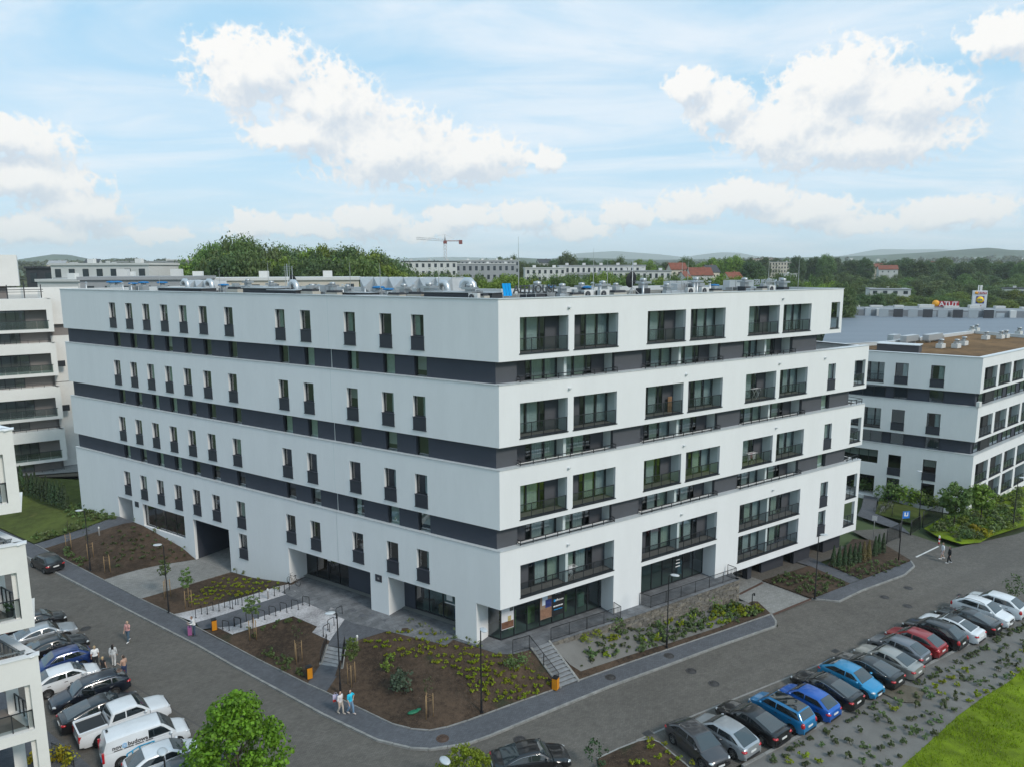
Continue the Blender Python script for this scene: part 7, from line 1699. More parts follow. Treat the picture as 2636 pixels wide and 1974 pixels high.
def car(ty, label, P, front, pm, roof=None, rims=None, rails=False, sun=False, chrome=False, cat='car', name='parked_car', group=None, light_glass=True):
    if ty not in CARM: CARM[ty] = car_meshes(ty)
    m = CARM[ty]; L, W, H, xf, xr, wr, deck, hw, zr, tw, T = m['dims']
    o = thing(name, label, cat, (P[0], P[1], street(P[0]) + .006), math.atan2(front[1], front[0]), group)
    def own(me, nm, mt, parent=o):
        if mt is not None:
            key = (me.name, mt.name)
            def mk(): c = me.copy(); c.materials.clear(); c.materials.append(mt); return c
            me = cached(key, mk)
        return put(me, nm, parent)
    body = own(m['body'], 'body', pm)
    own(m['windshield'], 'windshield', None); 
    if ty not in ('van',): own(m['rear_window'], 'rear_window', None)
    if roof: own(m['roof'], 'roof_panel', roof)
    for s in m['side']: own(s, 'side_window', None)
    for x in (xf, xr):
        for s in (-1, 1):
            w = put(m['tyre'], 'wheel', o, (x, s * (W / 2 - .11), wr)); w.rotation_euler = (0, 0, 0 if s > 0 else math.pi)
            own(m['rim'], 'rim', rims, w)
    ub = cached((ty, 'ub'), lambda: MB().box((0, 0, .42), (L - .5, W - .46, .46)).mesh('underbody', M_TRIM)); put(ub, 'underbody', o)
    hl = L / 2; fz = deck(hl - .12) - .10; rz_ = deck(-hl + .08) - .14
    def hd(s): return cached((ty, 'hd', s), lambda: ell(MB(), (hl - .24, s * hw(hl - .24) * .80, fz + .03), (.23, .17, .085)).mesh('headlight', M_HEAD))
    tall = ty in ('mpv', 'van', 'suv') 
    def tl(s):
        def mk():
            mb = MB()
            if ty == 'van': mb.box((-hl + .05, s * (W / 2 - .10), .95), (.12, .12, .62))
            elif ty == 'pickup': mb.box((-hl + .06, s * (hw(-hl) - .07), .88), (.16, .16, .40))
            elif tall: ell(mb, (-hl + .13, s * hw(-hl + .13) * .88, rz_ - .02), (.16, .13, .22))
            else: ell(mb, (-hl + .16, s * hw(-hl + .16) * .84, rz_ + .0), (.19, .20, .095))
            return mb.mesh('taillight', M_TAIL)
        return cached((ty, 'tl', s), mk)
    for s in (-1, 1): put(hd(s), 'headlight', o); put(tl(s), 'taillight', o)
    put(cached((ty, 'np'), lambda: MB().box((0, 0, 0), (.03, .50, .115)).mesh('number_plate', M_PLATE)), 'number_plate', o, (hl + .005, 0, .42)); 
    put(cached((ty, 'np'), None), 'number_plate', o, (-hl - .008, 0, .70 if ty not in ('van', 'pickup') else .62))
    put(cached((ty, 'gr'), lambda: MB().box((hl - .015, 0, fz - .05), (.06, W * .42, .11)).box((hl - .03, 0, .33), (.08, W * .62, .12)).mesh('grille', M_TRIM)), 'grille', o)
    put(cached((ty, 'bp'), lambda: MB().box((-hl + .03, 0, .36), (.09, W * .72, .14)).mesh('rear_bumper_trim', M_TRIM)), 'rear_bumper_trim', o)
    for s in (-1, 1):
        mm = cached((ty, 'mi', s, pm.name), lambda: ell(MB(), (T['g'][0] - .32, s * (W / 2 + .085), deck(.5) + .10), (.10, .12, .075)).mesh('mirror', pm)); put(mm, 'mirror', o)
        for x in ([.0, -1.0] if ty not in ('pickup', 'van') else [.15]):
            if x - .2 > T['g'][3]: put(cached((ty, 'dh'), lambda: MB().box((0, 0, 0), (.2, .03, .03)).mesh('door_handle', M_CHROME if chrome else M_TRIM)), 'door_handle', o, (x - .12, s * (hw(x) + .004), deck(x) - .16))
    if rails:
        for s in (-1, 1):
            r = MB(); a, c = T['g'][1] - .1, T['g'][2] + .05; r.tube([(a, s * tw(0) * .97, zr(a) - .02)] + [(a + (c - a) * i / 4, s * tw(0) * .98, zr(a + (c - a) * i / 4) + .05) for i in range(1, 4)] + [(c, s * tw(0) * .97, zr(c) - .02)], .018, 5); r.obj('roof_rail', M_CHROME if rails == 2 else M_TRIM, o)
    if chrome:
        for s in (-1, 1):
            c = MB(); pts = [(T['g'][0] - .35 - (T['g'][0] - T['g'][3] - .6) * i / 10, 0, 0) for i in range(11)]; q = []
            for (x, _, _) in pts: zt_ = zr(x) - .075; f = .92; q.append((x, s * (hw(x) * .935 + (tw(x) + (hw(x) * .935 - tw(x)) * .1 - hw(x) * .935) * f + .012), deck(x) + (zt_ - deck(x)) * f))
            c.tube(q, .012, 4); c.obj('window_trim', M_CHROME, o)
    return o
def cars():
    rear, frnt = (-.60, .80), (.60, -.80)
    silver, white, black = paint('silver', (.40, .42, .44), .5), paint('white', (.72, .74, .76), .0), paint('black', (.010, .010, .012), .2)
    G_ = 'cars parked along the right street'
    row = [('hatch', 'dark grey hatchback facing the bank, nearest in the right row', (11.35, 40.4), (.47, -.88), paint('graphite', (.075, .073, .078), .5), {}),
           ('hatch', 'silver hatchback with orange-red tail lamps, second in the right row', (13.3, 41.25), rear, silver, {}),
           ('coupe', 'black saloon with sloping roof between the silver hatchback and blue minivan', (15.5, 42.7), rear, black, {}),
           ('mpv', 'sky blue tall minivan with dark glass roof', (17.8, 43.75), rear, paint('sky_blue', (.012, .19, .42)), {'roof': M_CGLASS}),
           ('small', 'bright royal blue small hatchback with a light rear window', (20.1, 44.95), rear, paint('royal_blue', (.004, .105, .46)), {'rims': M_RIMD}),
           ('coupe', 'black saloon with chrome window trim beside the light blue hatchback', (22.0, 46.55), rear, black, {'chrome': True}),
           ('hatch', 'light blue hatchback facing the bank', (24.3, 47.75), frnt, paint('light_blue', (.020, .26, .50)), {'rims': M_RIMD}),
           ('coupe', 'charcoal saloon with chrome window line, next to the light blue hatchback', (26.2, 49.15), rear, paint('charcoal', (.022, .024, .026), .4), {'chrome': True}),
           ('sedan', 'beige silver saloon with wide red tail lamps', (28.3, 50.35), rear, paint('champagne', (.36, .355, .33), .5), {}),
           ('hatch', 'steel grey hatchback left of the red car', (30.0, 52.0), rear, paint('steel', (.17, .18, .20), .5), {}),
           ('hatch', 'red hatchback in the right row', (32.0, 53.25), rear, paint('red', (.30, .012, .015)), {}),
           ('suv', 'black estate car right of the red hatchback', (34.2, 54.5), rear, black, {}),
           ('sedan', 'white saloon with a black roof', (36.3, 55.65), rear, white, {'roof': black}),
           ('coupe', 'black saloon between the white cars at the far end', (38.5, 57.0), rear, black, {}),
           ('suv', 'white off-roader facing the bank near the far end of the row', (40.6, 58.3), frnt, white, {'rails': 1}),
           ('suv', 'white off-roader at the very end of the right row', (42.7, 59.7), rear, white, {})]
    for ty, lb, P, fr, pm, kw in row: car(ty, lb, P, fr, pm, group=G_, **kw)
    G_ = 'cars parked along the left street'; to, aw = (.745, .667), (-.745, -.667)
    lrow = [('hatch', 'black car mostly hidden behind the near left balconies', (-38.7, 54.5), to, black, {}), ('sedan', 'silver saloon behind the near left balconies', (-36.9, 52.6), to, silver, {}),
            ('sedan', 'black saloon facing the street beside the blue car', (-34.9, 50.7), to, black, {}), ('small', 'dark blue hatchback with its tail to the left street', (-33.0, 48.7), aw, paint('deep_blue', (.012, .04, .17)), {'rails': 1}),
            ('hatch', 'white hatchback facing the street behind the walking group', (-31.4, 46.6), to, white, {}), ('wagon', 'black estate car with silver roof rails and an open door', (-28.9, 45.2), aw, paint('blue_black', (.012, .016, .028), .3), {'rails': 2, 'chrome': True}),
            ('coupe', 'black saloon with red tail lamps beside the pickup', (-27.0, 43.1), to, black, {})]
    for ty, lb, P, fr, pm, kw in lrow:
        o = car(ty, lb, P, fr, pm, group=G_, **kw)
        if ty == 'wagon':
            d = MB(); d.obox((0, 0, .35), (-1.05, 0, 0), (0, .06, 0), (0, 0, .62)); dr = d.obj('door', pm, o, (.75, .90, 0), R(-38)); MB().obox((-.25, .01, .98), (-.75, 0, 0), (0, .03, 0), (0, 0, .38)).obj('window', M_CGLASS, dr)
    # pickup
    o = car('pickup', 'white pickup truck with a black load bed', (-24.9, 42.0), to, white, cat='pickup', name='pickup_truck')
    L = 5.3
    MB().box((-1.85, 0, 1.165), (1.45, 1.42, .04)).obj('bed_liner', M_TRIM, o)
    for s in (-1, 1): MB().box((-1.83, s * .84, 1.17), (1.55, .16, .16)).obj('bed_rail', white, o)
    MB().box((-2.60, 0, 1.16), (.09, 1.7, .14)).obj('tailgate', white, o); MB().box((-1.06, 0, 1.17), (.08, 1.55, .12)).obj('bed_front', M_TRIM, o)
    for x in (1.61, -1.49):
        for s in (-1, 1): torus_ = MB(); torus(torus_, .47, .035, 20, 6); torus_.xf(Matrix.Diagonal((1, .5, 1, 1))).obj('wheel_arch', M_TRIM, o, (x, s * .955, .40))
    # lettered van
    v = car('van', 'white delivery van lettered novabudowa in dark grey with blue drawing', (-22.5, 40.0), (.80, .60), white, cat='van', name='delivery_van')
    lt = mat('van_letter', (.06, .06, .065), .5); bl = mat('van_blue', (.03, .32, .55), .5); lb = mat('van_pale_blue', (.30, .50, .72), .5)
    y = -.945
    def vt(t, x, z, s, mt, **kw): q = text_obj(t, s, mt, (x, y - .004 * 0, z), 0, 'lettering', v, depth=.012, **kw); return q
    ytop = lambda z: 0
    def skin(z): return -(TYPES['van']['W'] / 2) * (.935 - .095 * max(0, (z - 1.12) / .7)) - .02
    for t, x, s, mt in (('nov', -1.62, .34, lt), ('@', -1.22, .30, lb), ('budowa', -.50, .34, lt)):
        q = text_obj(t, s, mt, (x, skin(1.36) - .012, 1.36), 0, 'lettering', v, depth=.03, bold=.006); q.rotation_euler = (R(90) - math.atan(.13), 0, 0)
    for x0, x1 in ((-1.8, -1.35), (-1.25, -.75), (-.65, -.2), (-.1, .3)): MB().box(((x0 + x1) / 2, skin(1.17) - .0, 1.17), (x1 - x0, .02, .05)).obj('lettering', lt, v)
    yb = -.955
    for (a, b_) in (((-1.15, .55), (-1.15, .78)), ((-1.15, .78), (-.45, 1.02)), ((-.85, .55), (-.85, .88)), ((-.45, .60), (-.45, 1.02)), ((-.45, 1.0), (.35, 1.0)), ((-.45, .76), (.35, .76)), ((.32, .76), (.32, 1.0))):
        p, q = Vector((a[0], yb, a[1])), Vector((b_[0], yb, b_[1])); MB().tube([p, q], .045, 4).obj('blue_drawing', bl, v)
    MB().box((-2.43, -.55, .75), (.02, .5, .05)).obj('blue_drawing', bl, v); MB().box((-2.43, -.35, .62), (.02, .05, .3)).obj('blue_drawing', bl, v)
    q = text_obj('budowa', .2, lt, (-2.425, -.28, 1.22), 0, 'lettering', v, depth=.02); q.rotation_euler = (R(90), 0, R(-90))
    MB().box((-1.95, .3, 1.925), (.12, .3, .02)).obj('roof_lamp', M_TRIM, v)
    car('hatch', 'white hatchback nearest the lamp head at the bottom left', (-20.6, 38.35), (.80, .60), white, group=G_)
    car('suv', 'dark car with a green stripe under the leafy tree at the bottom', (-18.2, 37.2), (.80, .60), paint('slate', (.03, .036, .042), .4), group=G_)
    car('small', 'black small car parked half on the pavement at the far left', (-45.4, 66.5), (-.82, .57), black)
    car('sedan', 'black saloon driving at the bottom edge of the crossing', (1.0, 38.75), (.975, .22), black, chrome=True, name='black_car')
cars()
# ================================================================ people
def capsule(mb, a, b, r0, r1, n=10):
    a, b = Vector(a), Vector(b); d = (b - a); L = d.length; d.normalize() if L > 1e-6 else None
    if L < 1e-6: d = Vector((0, 0, 1))
    pts, rs = [], []
    for i in range(5): t = math.pi / 2 * (1 - i / 4); pts.append(a - d * r0 * math.sin(t) * .999); rs.append(max(.002, r0 * math.cos(t)))
    for i in range(5): t = math.pi / 2 * i / 4; pts.append(b + d * r1 * math.sin(t) * .999); rs.append(max(.002, r1 * math.cos(t)))
    mb.tube(pts, rs, n)
def vox(o, v, smooth=True):
    m = o.modifiers.new('union', 'REMESH'); m.mode = 'VOXEL'; m.voxel_size = v; m.use_smooth_shade = True
    if smooth: s = o.modifiers.new('soft', 'SMOOTH'); s.iterations = 2; s.factor = .5
    return o
def person(label, P, ang, h=1.72, skin=(.50, .32, .24), hair=(.03, .02, .015), top=(.6, .6, .6), bottom=(.05, .06, .09), shoes=(.6, .6, .6), stride=.0, arms='down', long_hair=False, shirtless=False, sleeve=.5, short=False, bend=0.0):
    k = h / 1.75; o = thing('person', label, 'person', P, ang)
    # x = forward, y = left; joints for a 1.75 m figure
    lean = bend
    hip, chest, neck, head = Vector((0, 0, .94)), Vector((lean * .3, 0, 1.30)), Vector((lean * .5, 0, 1.47)), Vector((lean * .62 + .01, 0, 1.62))
    J = {}
    for s, sd in (('L', 1), ('R', -1)):
        st_ = stride * sd
        J['hip' + s] = Vector((0, .09 * sd, .90)); kx = st_ * .5 + (.03 if st_ else .0)
        J['kn' + s] = Vector((kx + .02, .10 * sd, .49)); J['an' + s] = Vector((st_ - (.06 if st_ < 0 else 0), .10 * sd, .09 + (.05 if st_ < 0 else 0))); J['toe' + s] = J['an' + s] + Vector((.15, .02 * sd, -.045))
        J['sh' + s] = chest + Vector((0, .185 * sd, .11))
        if arms == 'down' or (arms in ('raise', 'hold', 'hip') and s == 'R' and arms != 'hold'):
            sw = -st_ * .5; J['el' + s] = J['sh' + s] + Vector((sw * .5 - .02, .05 * sd, -.28)); J['wr' + s] = J['el' + s] + Vector((sw * .5 + .07, .0, -.24))
        elif arms == 'raise': J['el' + s] = J['sh' + s] + Vector((.16, .12 * sd, -.08)); J['wr' + s] = J['sh' + s] + Vector((.10, -.05 * sd, .20))
        elif arms == 'hip': J['el' + s] = J['sh' + s] + Vector((-.05, .20 * sd, -.20)); J['wr' + s] = J['sh' + s] + Vector((.06, .02 * sd, -.36))
        else: J['el' + s] = J['sh' + s] + Vector((.02, .06 * sd, -.27)); J['wr' + s] = J['el' + s] + Vector((.24, -.06 * sd, .02))
    ms = mat('skin_%d' % int(skin[0] * 1000), skin, .6); b = MB()
    capsule(b, (lean * .62 + .0, 0, 1.605), (lean * .62 + .012, 0, 1.665), .078, .088, 12); capsule(b, neck, head, .052, .052)
    capsule(b, head + Vector((.085, 0, .0)), head + Vector((.098, 0, -.02)), .014, .016, 6)                     # nose
    for sd in (-1, 1): capsule(b, head + Vector((0, .085 * sd, 0)), head + Vector((0, .09 * sd, .03)), .016, .016, 6)   # ears
    capsule(b, hip + Vector((0, .06, 0)), hip + Vector((0, -.06, 0)), .115, .115); capsule(b, hip, chest, .12, .135); capsule(b, chest + Vector((0, .09, .05)), chest + Vector((0, -.09, .05)), .105, .105); capsule(b, chest + Vector((0, .15, .12)), chest + Vector((0, -.15, .12)), .055, .055)
    for s, sd in (('L', 1), ('R', -1)):
        capsule(b, J['hip' + s], J['kn' + s], .085, .055); capsule(b, J['kn' + s], J['an' + s], .055, .036); capsule(b, J['an' + s] + Vector((-.03, 0, -.04)), J['toe' + s], .038, .03)
        capsule(b, J['sh' + s], J['el' + s], .052, .038); capsule(b, J['el' + s], J['wr' + s], .038, .026)
        d = (J['wr' + s] - J['el' + s]).normalized(); side = d.cross(Vector((0, 0, 1))); side = side.normalized() if side.length > .2 else Vector((1, 0, 0))
        pc = J['wr' + s] + d * .045; capsule(b, J['wr' + s], pc + d * .03, .027, .032)
        for f in range(4): q = pc + d * .05 + side * (.022 * (f - 1.5)); e = q + d * (.055, .065, .06, .045)[f]; capsule(b, q, e, .0105, .009, 6); capsule(b, e, e + (d * .6 - side.cross(d) * .4).normalized() * .025, .009, .008, 6)
        capsule(b, pc + side * -.025, pc + side * -.055 + d * .035, .012, .010, 6)
    vox(b.obj('body', ms, o), .0115)
    for sd in (-1, 1): ell(MB(), head + Vector((.080, .032 * sd, .022)), (.010, .014, .010), 8, 4).obj('eye', mat('eye_dark', (.02, .015, .01), .3), o)
    MB().box(head + Vector((.086, 0, -.047)), (.012, .045, .010)).obj('mouth', mat('lip', (.35, .12, .11), .6), o)
    hm = mat('hair_%d' % int(hair[0] * 1000 + hair[2] * 77), hair, .6); hb = MB(); hc = head + Vector((-.018, 0, .045)); ell(hb, hc, (.098, .092, .090), 14, 8); ell(hb, hc + Vector((-.03, 0, -.05)), (.075, .088, .09), 12, 6)
    if long_hair:
        for yy in (-.055, -.02, .02, .055): capsule(hb, hc + Vector((-.06, yy, -.02)), hc + Vector((-.10 - lean * .2, yy * 1.25, -.36)), .04, .026)
    vox(hb.obj('hair', hm, o), .014)
    if not shirtless:
        t = MB(); r = .014; capsule(t, hip + Vector((0, .055, .06)), hip + Vector((0, -.055, .06)), .122 + r, .122 + r); capsule(t, hip + Vector((0, 0, .06)), chest, .125 + r, .138 + r); capsule(t, chest + Vector((0, .09, .05)), chest + Vector((0, -.09, .05)), .108 + r, .108 + r); capsule(t, chest + Vector((0, .15, .12)), chest + Vector((0, -.15, .12)), .058 + r, .058 + r)
        for s in 'LR':
            capsule(t, J['sh' + s], J['sh' + s].lerp(J['el' + s], min(1, sleeve * 2)), .054 + r, .048 + r)
            if sleeve > .5: capsule(t, J['el' + s], J['el' + s].lerp(J['wr' + s], (sleeve - .5) * 2), .042 + r, .030 + r)
        vox(t.obj('shirt', mat('cloth_%d_%d_%d' % tuple(int(c * 200) for c in top), top, .9, var=.15, vs=6), o), .016)
    t = MB(); r = .016; capsule(t, hip + Vector((0, .06, -.01)), hip + Vector((0, -.06, -.01)), .118 + r, .118 + r)
    for s in 'LR':
        if short: capsule(t, J['hip' + s], J['hip' + s].lerp(J['kn' + s], .75), .09 + r, .075 + r)
        else: capsule(t, J['hip' + s], J['kn' + s], .088 + r, .06 + r); capsule(t, J['kn' + s], J['an' + s] + Vector((0, 0, .02)), .06 + r, .045 + r)
    vox(t.obj('trousers', mat('cloth_%d_%d_%d' % tuple(int(c * 200) for c in bottom), bottom, .9, var=.15, vs=6), o), .016)
    for s in 'LR': sh = MB(); capsule(sh, J['an' + s] + Vector((-.04, 0, -.04)), J['toe' + s] + Vector((.03, 0, -.005)), .052, .042); vox(sh.obj('shoe', mat('shoe_%d' % int(shoes[0] * 200), shoes, .7), o), .014)
    o.scale = (k, k, k); return o
def dirang(dx, dy): return math.atan2(dy, dx)
Lst = (.82, -.57)
def people():
    on = lambda p: G(*p)
    pv = lambda p: PH(*p)
    person('woman in white jumper and jeans pulling a pink suitcase on the left pavement', G(*z3(1680, 518), .12), dirang(-.75, -.5), 1.68, hair=(.10, .05, .03), top=(.7, .7, .7), bottom=(.05, .08, .13), shoes=(.05, .05, .06), sleeve=1.0, arms='hold', bend=.25)
    S = G(*z3(1640, 512), .12); s = thing('suitcase', 'pink suitcase with dark handle on the left pavement', 'suitcase', S, R(25)); pk = mat('suitcase_pink', (.32, .10, .24), .5)
    MB().box((0, 0, .36), (.30, .46, .62)).obj('case', pk, s); 
    for x in (-.1, .1):
        for yy in (-.18, .18): MB().lathe([(.001, -.02), (.04, -.02), (.04, .02), (.001, .02)], 10).xf(Matrix.Translation((x, yy, .04)) @ Matrix.Rotation(R(90), 4, 'X')).obj('wheel', M_TYRE, s)
    MB().tube([(.0, -.14, .66), (0, -.14, .98), (0, .14, .98), (0, .14, .66)], .014, 5).obj('handle', M_TRIM, s)
    person('blonde person in pink top and jeans crossing the left street, hand at the head', on(z3(1110, 570)), dirang(-.2, -.95), 1.72, hair=(.45, .33, .17), top=(.62, .32, .30), bottom=(.07, .12, .17), shoes=(.75, .75, .75), stride=.17, arms='raise', sleeve=.6)
    person('person in white t-shirt and black trousers seen from behind by the white car', on(z3(830, 798)), dirang(-.55, .8), 1.76, hair=(.40, .30, .18), top=(.78, .78, .78), bottom=(.03, .032, .035), shoes=(.7, .7, .7), sleeve=.35)
    person('woman with long dark hair in a pale grey tracksuit, back to the camera', on(z3(985, 775)), dirang(-.3, .95), 1.68, hair=(.015, .012, .012), top=(.55, .57, .58), bottom=(.56, .56, .55), shoes=(.7, .68, .66), stride=.10, sleeve=1.0, long_hair=True)
    person('shirtless man in blue trousers standing beside the parked black estate', on(z3(1080, 893)), dirang(-.85, .3), 1.84, hair=(.05, .035, .025), bottom=(.025, .045, .11), shoes=(.04, .04, .045), shirtless=True, arms='hold')
    person('blonde woman in a black strap top behind the estate car', on(z3(900, 880)), dirang(.2, .9), 1.62, hair=(.50, .36, .18), top=(.02, .02, .022), bottom=(.03, .03, .035), shoes=(.3, .3, .3), sleeve=.08)
    person('girl in a turquoise top and jeans walking on the corner pavement', G(*z4(745, 1316), .12), dirang(.75, -.55), 1.70, hair=(.012, .010, .010), top=(.02, .48, .68), bottom=(.16, .26, .38), shoes=(.6, .5, .45), stride=.16, arms='hip', long_hair=True, sleeve=.4)
    g = person('girl in pale clothes with a bag walking beside the turquoise girl', G(*z4(682, 1316), .12), dirang(.75, -.55), 1.60, hair=(.015, .012, .012), top=(.66, .62, .62), bottom=(.48, .42, .36), shoes=(.5, .45, .4), stride=.15, long_hair=True, sleeve=.5)
    B = G(*z4(655, 1240), 1.0); bg = thing('shopping_bag', 'white and red shopping bag carried by the pale girl', 'bag', G(*z4(682, 1316), .12) + Vector((-.36, .22, .82)), R(20)); MB().box((0, 0, .2), (.36, .14, .38)).obj('bag_body', mat('bag_lilac', (.55, .50, .66), .7), bg); MB().box((-.08, 0, .02), (.2, .15, .16)).obj('red_base', mat('bag_red', (.6, .04, .03), .6), bg); MB().tube([(-.1, 0, .38), (-.06, 0, .55), (.06, 0, .55), (.1, 0, .38)], .01, 4).obj('handle', mat('bag_lilac', (.5, .5, .5)), bg)
    person('man in white t-shirt and pale shorts walking by the far gate', on(z8(1560, 1208)), dirang(-.9, .3), 1.78, hair=(.12, .08, .05), top=(.68, .72, .76), bottom=(.55, .45, .45), shoes=(.75, .75, .75), stride=.14, short=True, sleeve=.5)
    person('person all in black walking by the far gate', on(z8(1608, 1238)), dirang(-.9, .35), 1.80, hair=(.02, .015, .012), top=(.012, .013, .016), bottom=(.014, .014, .017), shoes=(.7, .7, .7), stride=.14, sleeve=.9)
people()
# ================================================================ far buildings, woods, hills
def fz(x, y):
    d = math.hypot(x, y); return far_z(x, y) + (noise.noise((x * .0012, y * .0012, 1)) * min(30, d * .010) if d > 500 else 0) - .2
M_FW = mat('far_white', (.60, .60, .58), .85, var=.05, vs=.2, coord='World'); M_FG = mat('far_grey', (.32, .33, .34), .85, var=.06, vs=.2, coord='World'); M_FB = mat('far_beige', (.55, .50, .42), .85, var=.05, vs=.2, coord='World')
M_FD = mat('far_dark', (.045, .048, .055), .7); M_RED = mat('roof_tile_red', (.20, .065, .040), .85, var=.25, vs=.6, coord='World'); M_BRK = mat('brick_panel', (.24, .11, .07), .85); M_FGL = mat('far_window', (.035, .045, .055), .1, spec=.8)
def slab(label, px, py, Y, w, h, dep, m, floors, cols, ang=0.0, roof=None, cat='building', base=None, balc=False, name='apartment_building'):
    """flat roofed building: px,py = picture place of its roof line's left end"""
    P = AT(px, py, Y); z1 = P.z; z0 = z1 - h
    o = thing(name, label, cat, (P.x, P.y, z0), ang)
    g = fz(P.x, P.y); bot = min(0, g - z0 - 1)
    MB().obox((0, 0, bot), (w, 0, 0), (0, dep, 0), (0, 0, h - bot)).obj('wall', m, o)
    MB().obox((-.3, -.3, h), (w + .6, 0, 0), (0, dep + .6, 0), (0, 0, .5)).obj('roof', roof or M_FG, o)
    fh = h / floors; cw = w / cols
    wm = cached(('fw', round(cw, 1), round(fh, 1)), lambda: MB().obox((0, -.08, 0), (cw * .42, 0, 0), (0, .1, 0), (0, 0, fh * .5)).mesh('window', M_FGL))
    for f in range(floors):
        for c in range(cols):
            wd = put(wm, 'window', o, (cw * (c + .3), 0, fh * (f + .28)))
        if balc and f: MB().obox((w * .05, -1.2, fh * f - .1), (w * .4, 0, 0), (0, 1.2, 0), (0, 0, 1.1)).obj('balcony', M_FG, o)
    for i in range(max(1, cols // 3)): MB().box((w * (i + .5) / max(1, cols // 3), dep * .5, h + 1.0), (1.6, 1.2, 1.2)).obj('chimney', M_FW, o)
    return o
def gable(label, px, py, Y, w, d, h, rh, wall, roof, ang):
    P = AT(px, py, Y); o = thing('house', label, 'house', (P.x, P.y, P.z - h - rh), ang); g = fz(P.x, P.y); bot = min(0, g - (P.z - h - rh) - 1)
    MB().obox((-w / 2, -d / 2, bot), (w, 0, 0), (0, d, 0), (0, 0, h - bot)).add([(-w / 2, -d / 2, h), (-w / 2, d / 2, h), (-w / 2, 0, h + rh), (w / 2, -d / 2, h), (w / 2, d / 2, h), (w / 2, 0, h + rh)], [(0, 2, 1), (3, 4, 5)]).obj('wall', wall, o)
    for s in (-1, 1): MB().obox((-w / 2 - .5, s * (d / 2 + .5), h - .4), (w + 1, 0, 0), (0, -s * (d / 2 + .5), rh + .4), (0, 0, .25)).obj('roof', roof, o)
    MB().box((w * .2, .6, h + rh), (.8, .8, 1.6)).obj('chimney', M_BRK, o)
    for i in range(3): MB().box((-w * .3 + w * .3 * i, -d / 2 - .03, h * .5), (1.1, .1, 1.4)).obj('window', M_FGL, o)
def far_buildings():
    S = slab
    S('long pale low house with chimneys behind the left wing roof', 212, 726, 118, 44, 9, 12, M_FB, 3, 14, R(12), M_FW)
    S('grey-blue annex with small windows left of the long pale house', 205, 722, 108, 16, 8, 12, M_FG, 2, 6, R(8), M_FG)
    S('white apartment house with dark balconies and brick stripes behind the far left roof', 130, 684, 178, 26, 12, 12, M_FW, 3, 7, R(-8), M_FW, balc=True)
    S('dark clad building with slanting roof windows at the far left', 66, 692, 185, 16, 10, 14, M_FD, 2, 4, R(-5), M_FD)
    S('small white house with red terrace below the dark building', 96, 726, 140, 9, 5, 8, M_FW, 1, 3, R(-10), M_FW)
    S('pale flat building far behind the trees at left', 300, 676, 330, 40, 9, 14, M_FW, 2, 10, R(5), M_FG)
    S('grey flat roofed hall left of the big trees', 430, 672, 300, 34, 10, 14, M_FG, 2, 8, R(4), M_FW)
    S('white office block with dark upper floor left of the crane', 1033, 675, 420, 32, 13, 18, M_FW, 3, 9, R(6), M_FD)
    S('grey building shell under construction beside the crane', 1140, 681, 460, 46, 11, 20, M_FG, 2, 12, R(4), M_FW)
    S('columned concrete frame right of the crane', 1185, 672, 520, 42, 14, 20, M_FG, 3, 14, R(2), M_FW)
    S('long white low block behind the green scrub, left part', 1352, 692, 360, 20, 7, 12, M_FW, 2, 7, R(3), M_FW)
    S('long white terrace with balconies behind the green scrub', 1440, 686, 370, 44, 13, 12, M_FW, 3, 16, R(1), M_FG, balc=True)
    S('low white terrace right of the satellite dish', 1545, 700, 350, 34, 9, 12, M_FW, 2, 12, R(-2), M_FG)
    S('beige tower block far away right of the red roofs', 1932, 668, 900, 32, 20, 14, M_FB, 5, 10, R(-6), M_RED)
    S('pale panel block beside the beige tower far away', 1950, 676, 860, 40, 17, 14, M_FB, 4, 12, R(-6), M_FG)
    S('white workshop with flat grey roof before the woods at right', 2240, 746, 420, 21, 7, 22, M_FW, 2, 4, R(-20), M_FG)
    S('low white sheds among trees beyond the right wing', 2012, 706, 640, 13, 5, 8, M_FW, 1, 5, R(-8), M_FW)
    S('white modern house with grey roof at the far right', 2588, 744, 430, 11, 6, 12, M_FW, 1, 2, R(-25), M_FD)
    for i, (px, py, Y, w, m, a) in enumerate(((1742, 678, 480, 11, M_RED, .2), (1800, 690, 420, 13, M_RED, .1), (1828, 684, 460, 10, M_FD, .6), (1760, 700, 400, 9, M_RED, 1.0), (1885, 702, 400, 10, M_RED, .5), (1400, 668, 800, 14, M_FD, .3), (1435, 678, 700, 16, M_RED, -.2), (2215, 676, 900, 16, M_RED, .4), (2262, 680, 820, 22, M_RED, .2), (2285, 684, 760, 18, M_RED, -.3), (2410, 674, 1000, 24, M_RED, .3), (240, 668, 900, 16, M_FD, .2), (150, 672, 800, 18, M_FG, .1))):
        gable('distant house with %s roof, %s from the left' % ('red tiled' if m is M_RED else 'dark', ('twelfth', 'thirteenth')[i - 11] if i > 10 else ORD[i]), px, py, Y, w, w * .75, 5, 4, M_FW if i % 2 else M_FB, m, a)
    # shopping hall on the right
    o = thing('shopping_hall', 'wide flat shopping hall with grey sheet roof and silver ducts at the right', 'building', (0, 0, 0))
    a = [GZ(2140, 812, 11), GZ(2900, 822, 11)]; b = [GZ(2900, 960, 11), GZ(2100, 930, 11)]
    pl = [(p.x, p.y) for p in (*a, *b)]; MB().prism(pl, 0, 10.6).obj('wall', M_FG, o)
    rm = mat('sheet_roof', (.17, .20, .235), .6, var=.10, vs=.08, coord='World', aniso=(.2, 6, 1)); MB().prism(pl, 10.65, 11).obj('roof', rm, o)
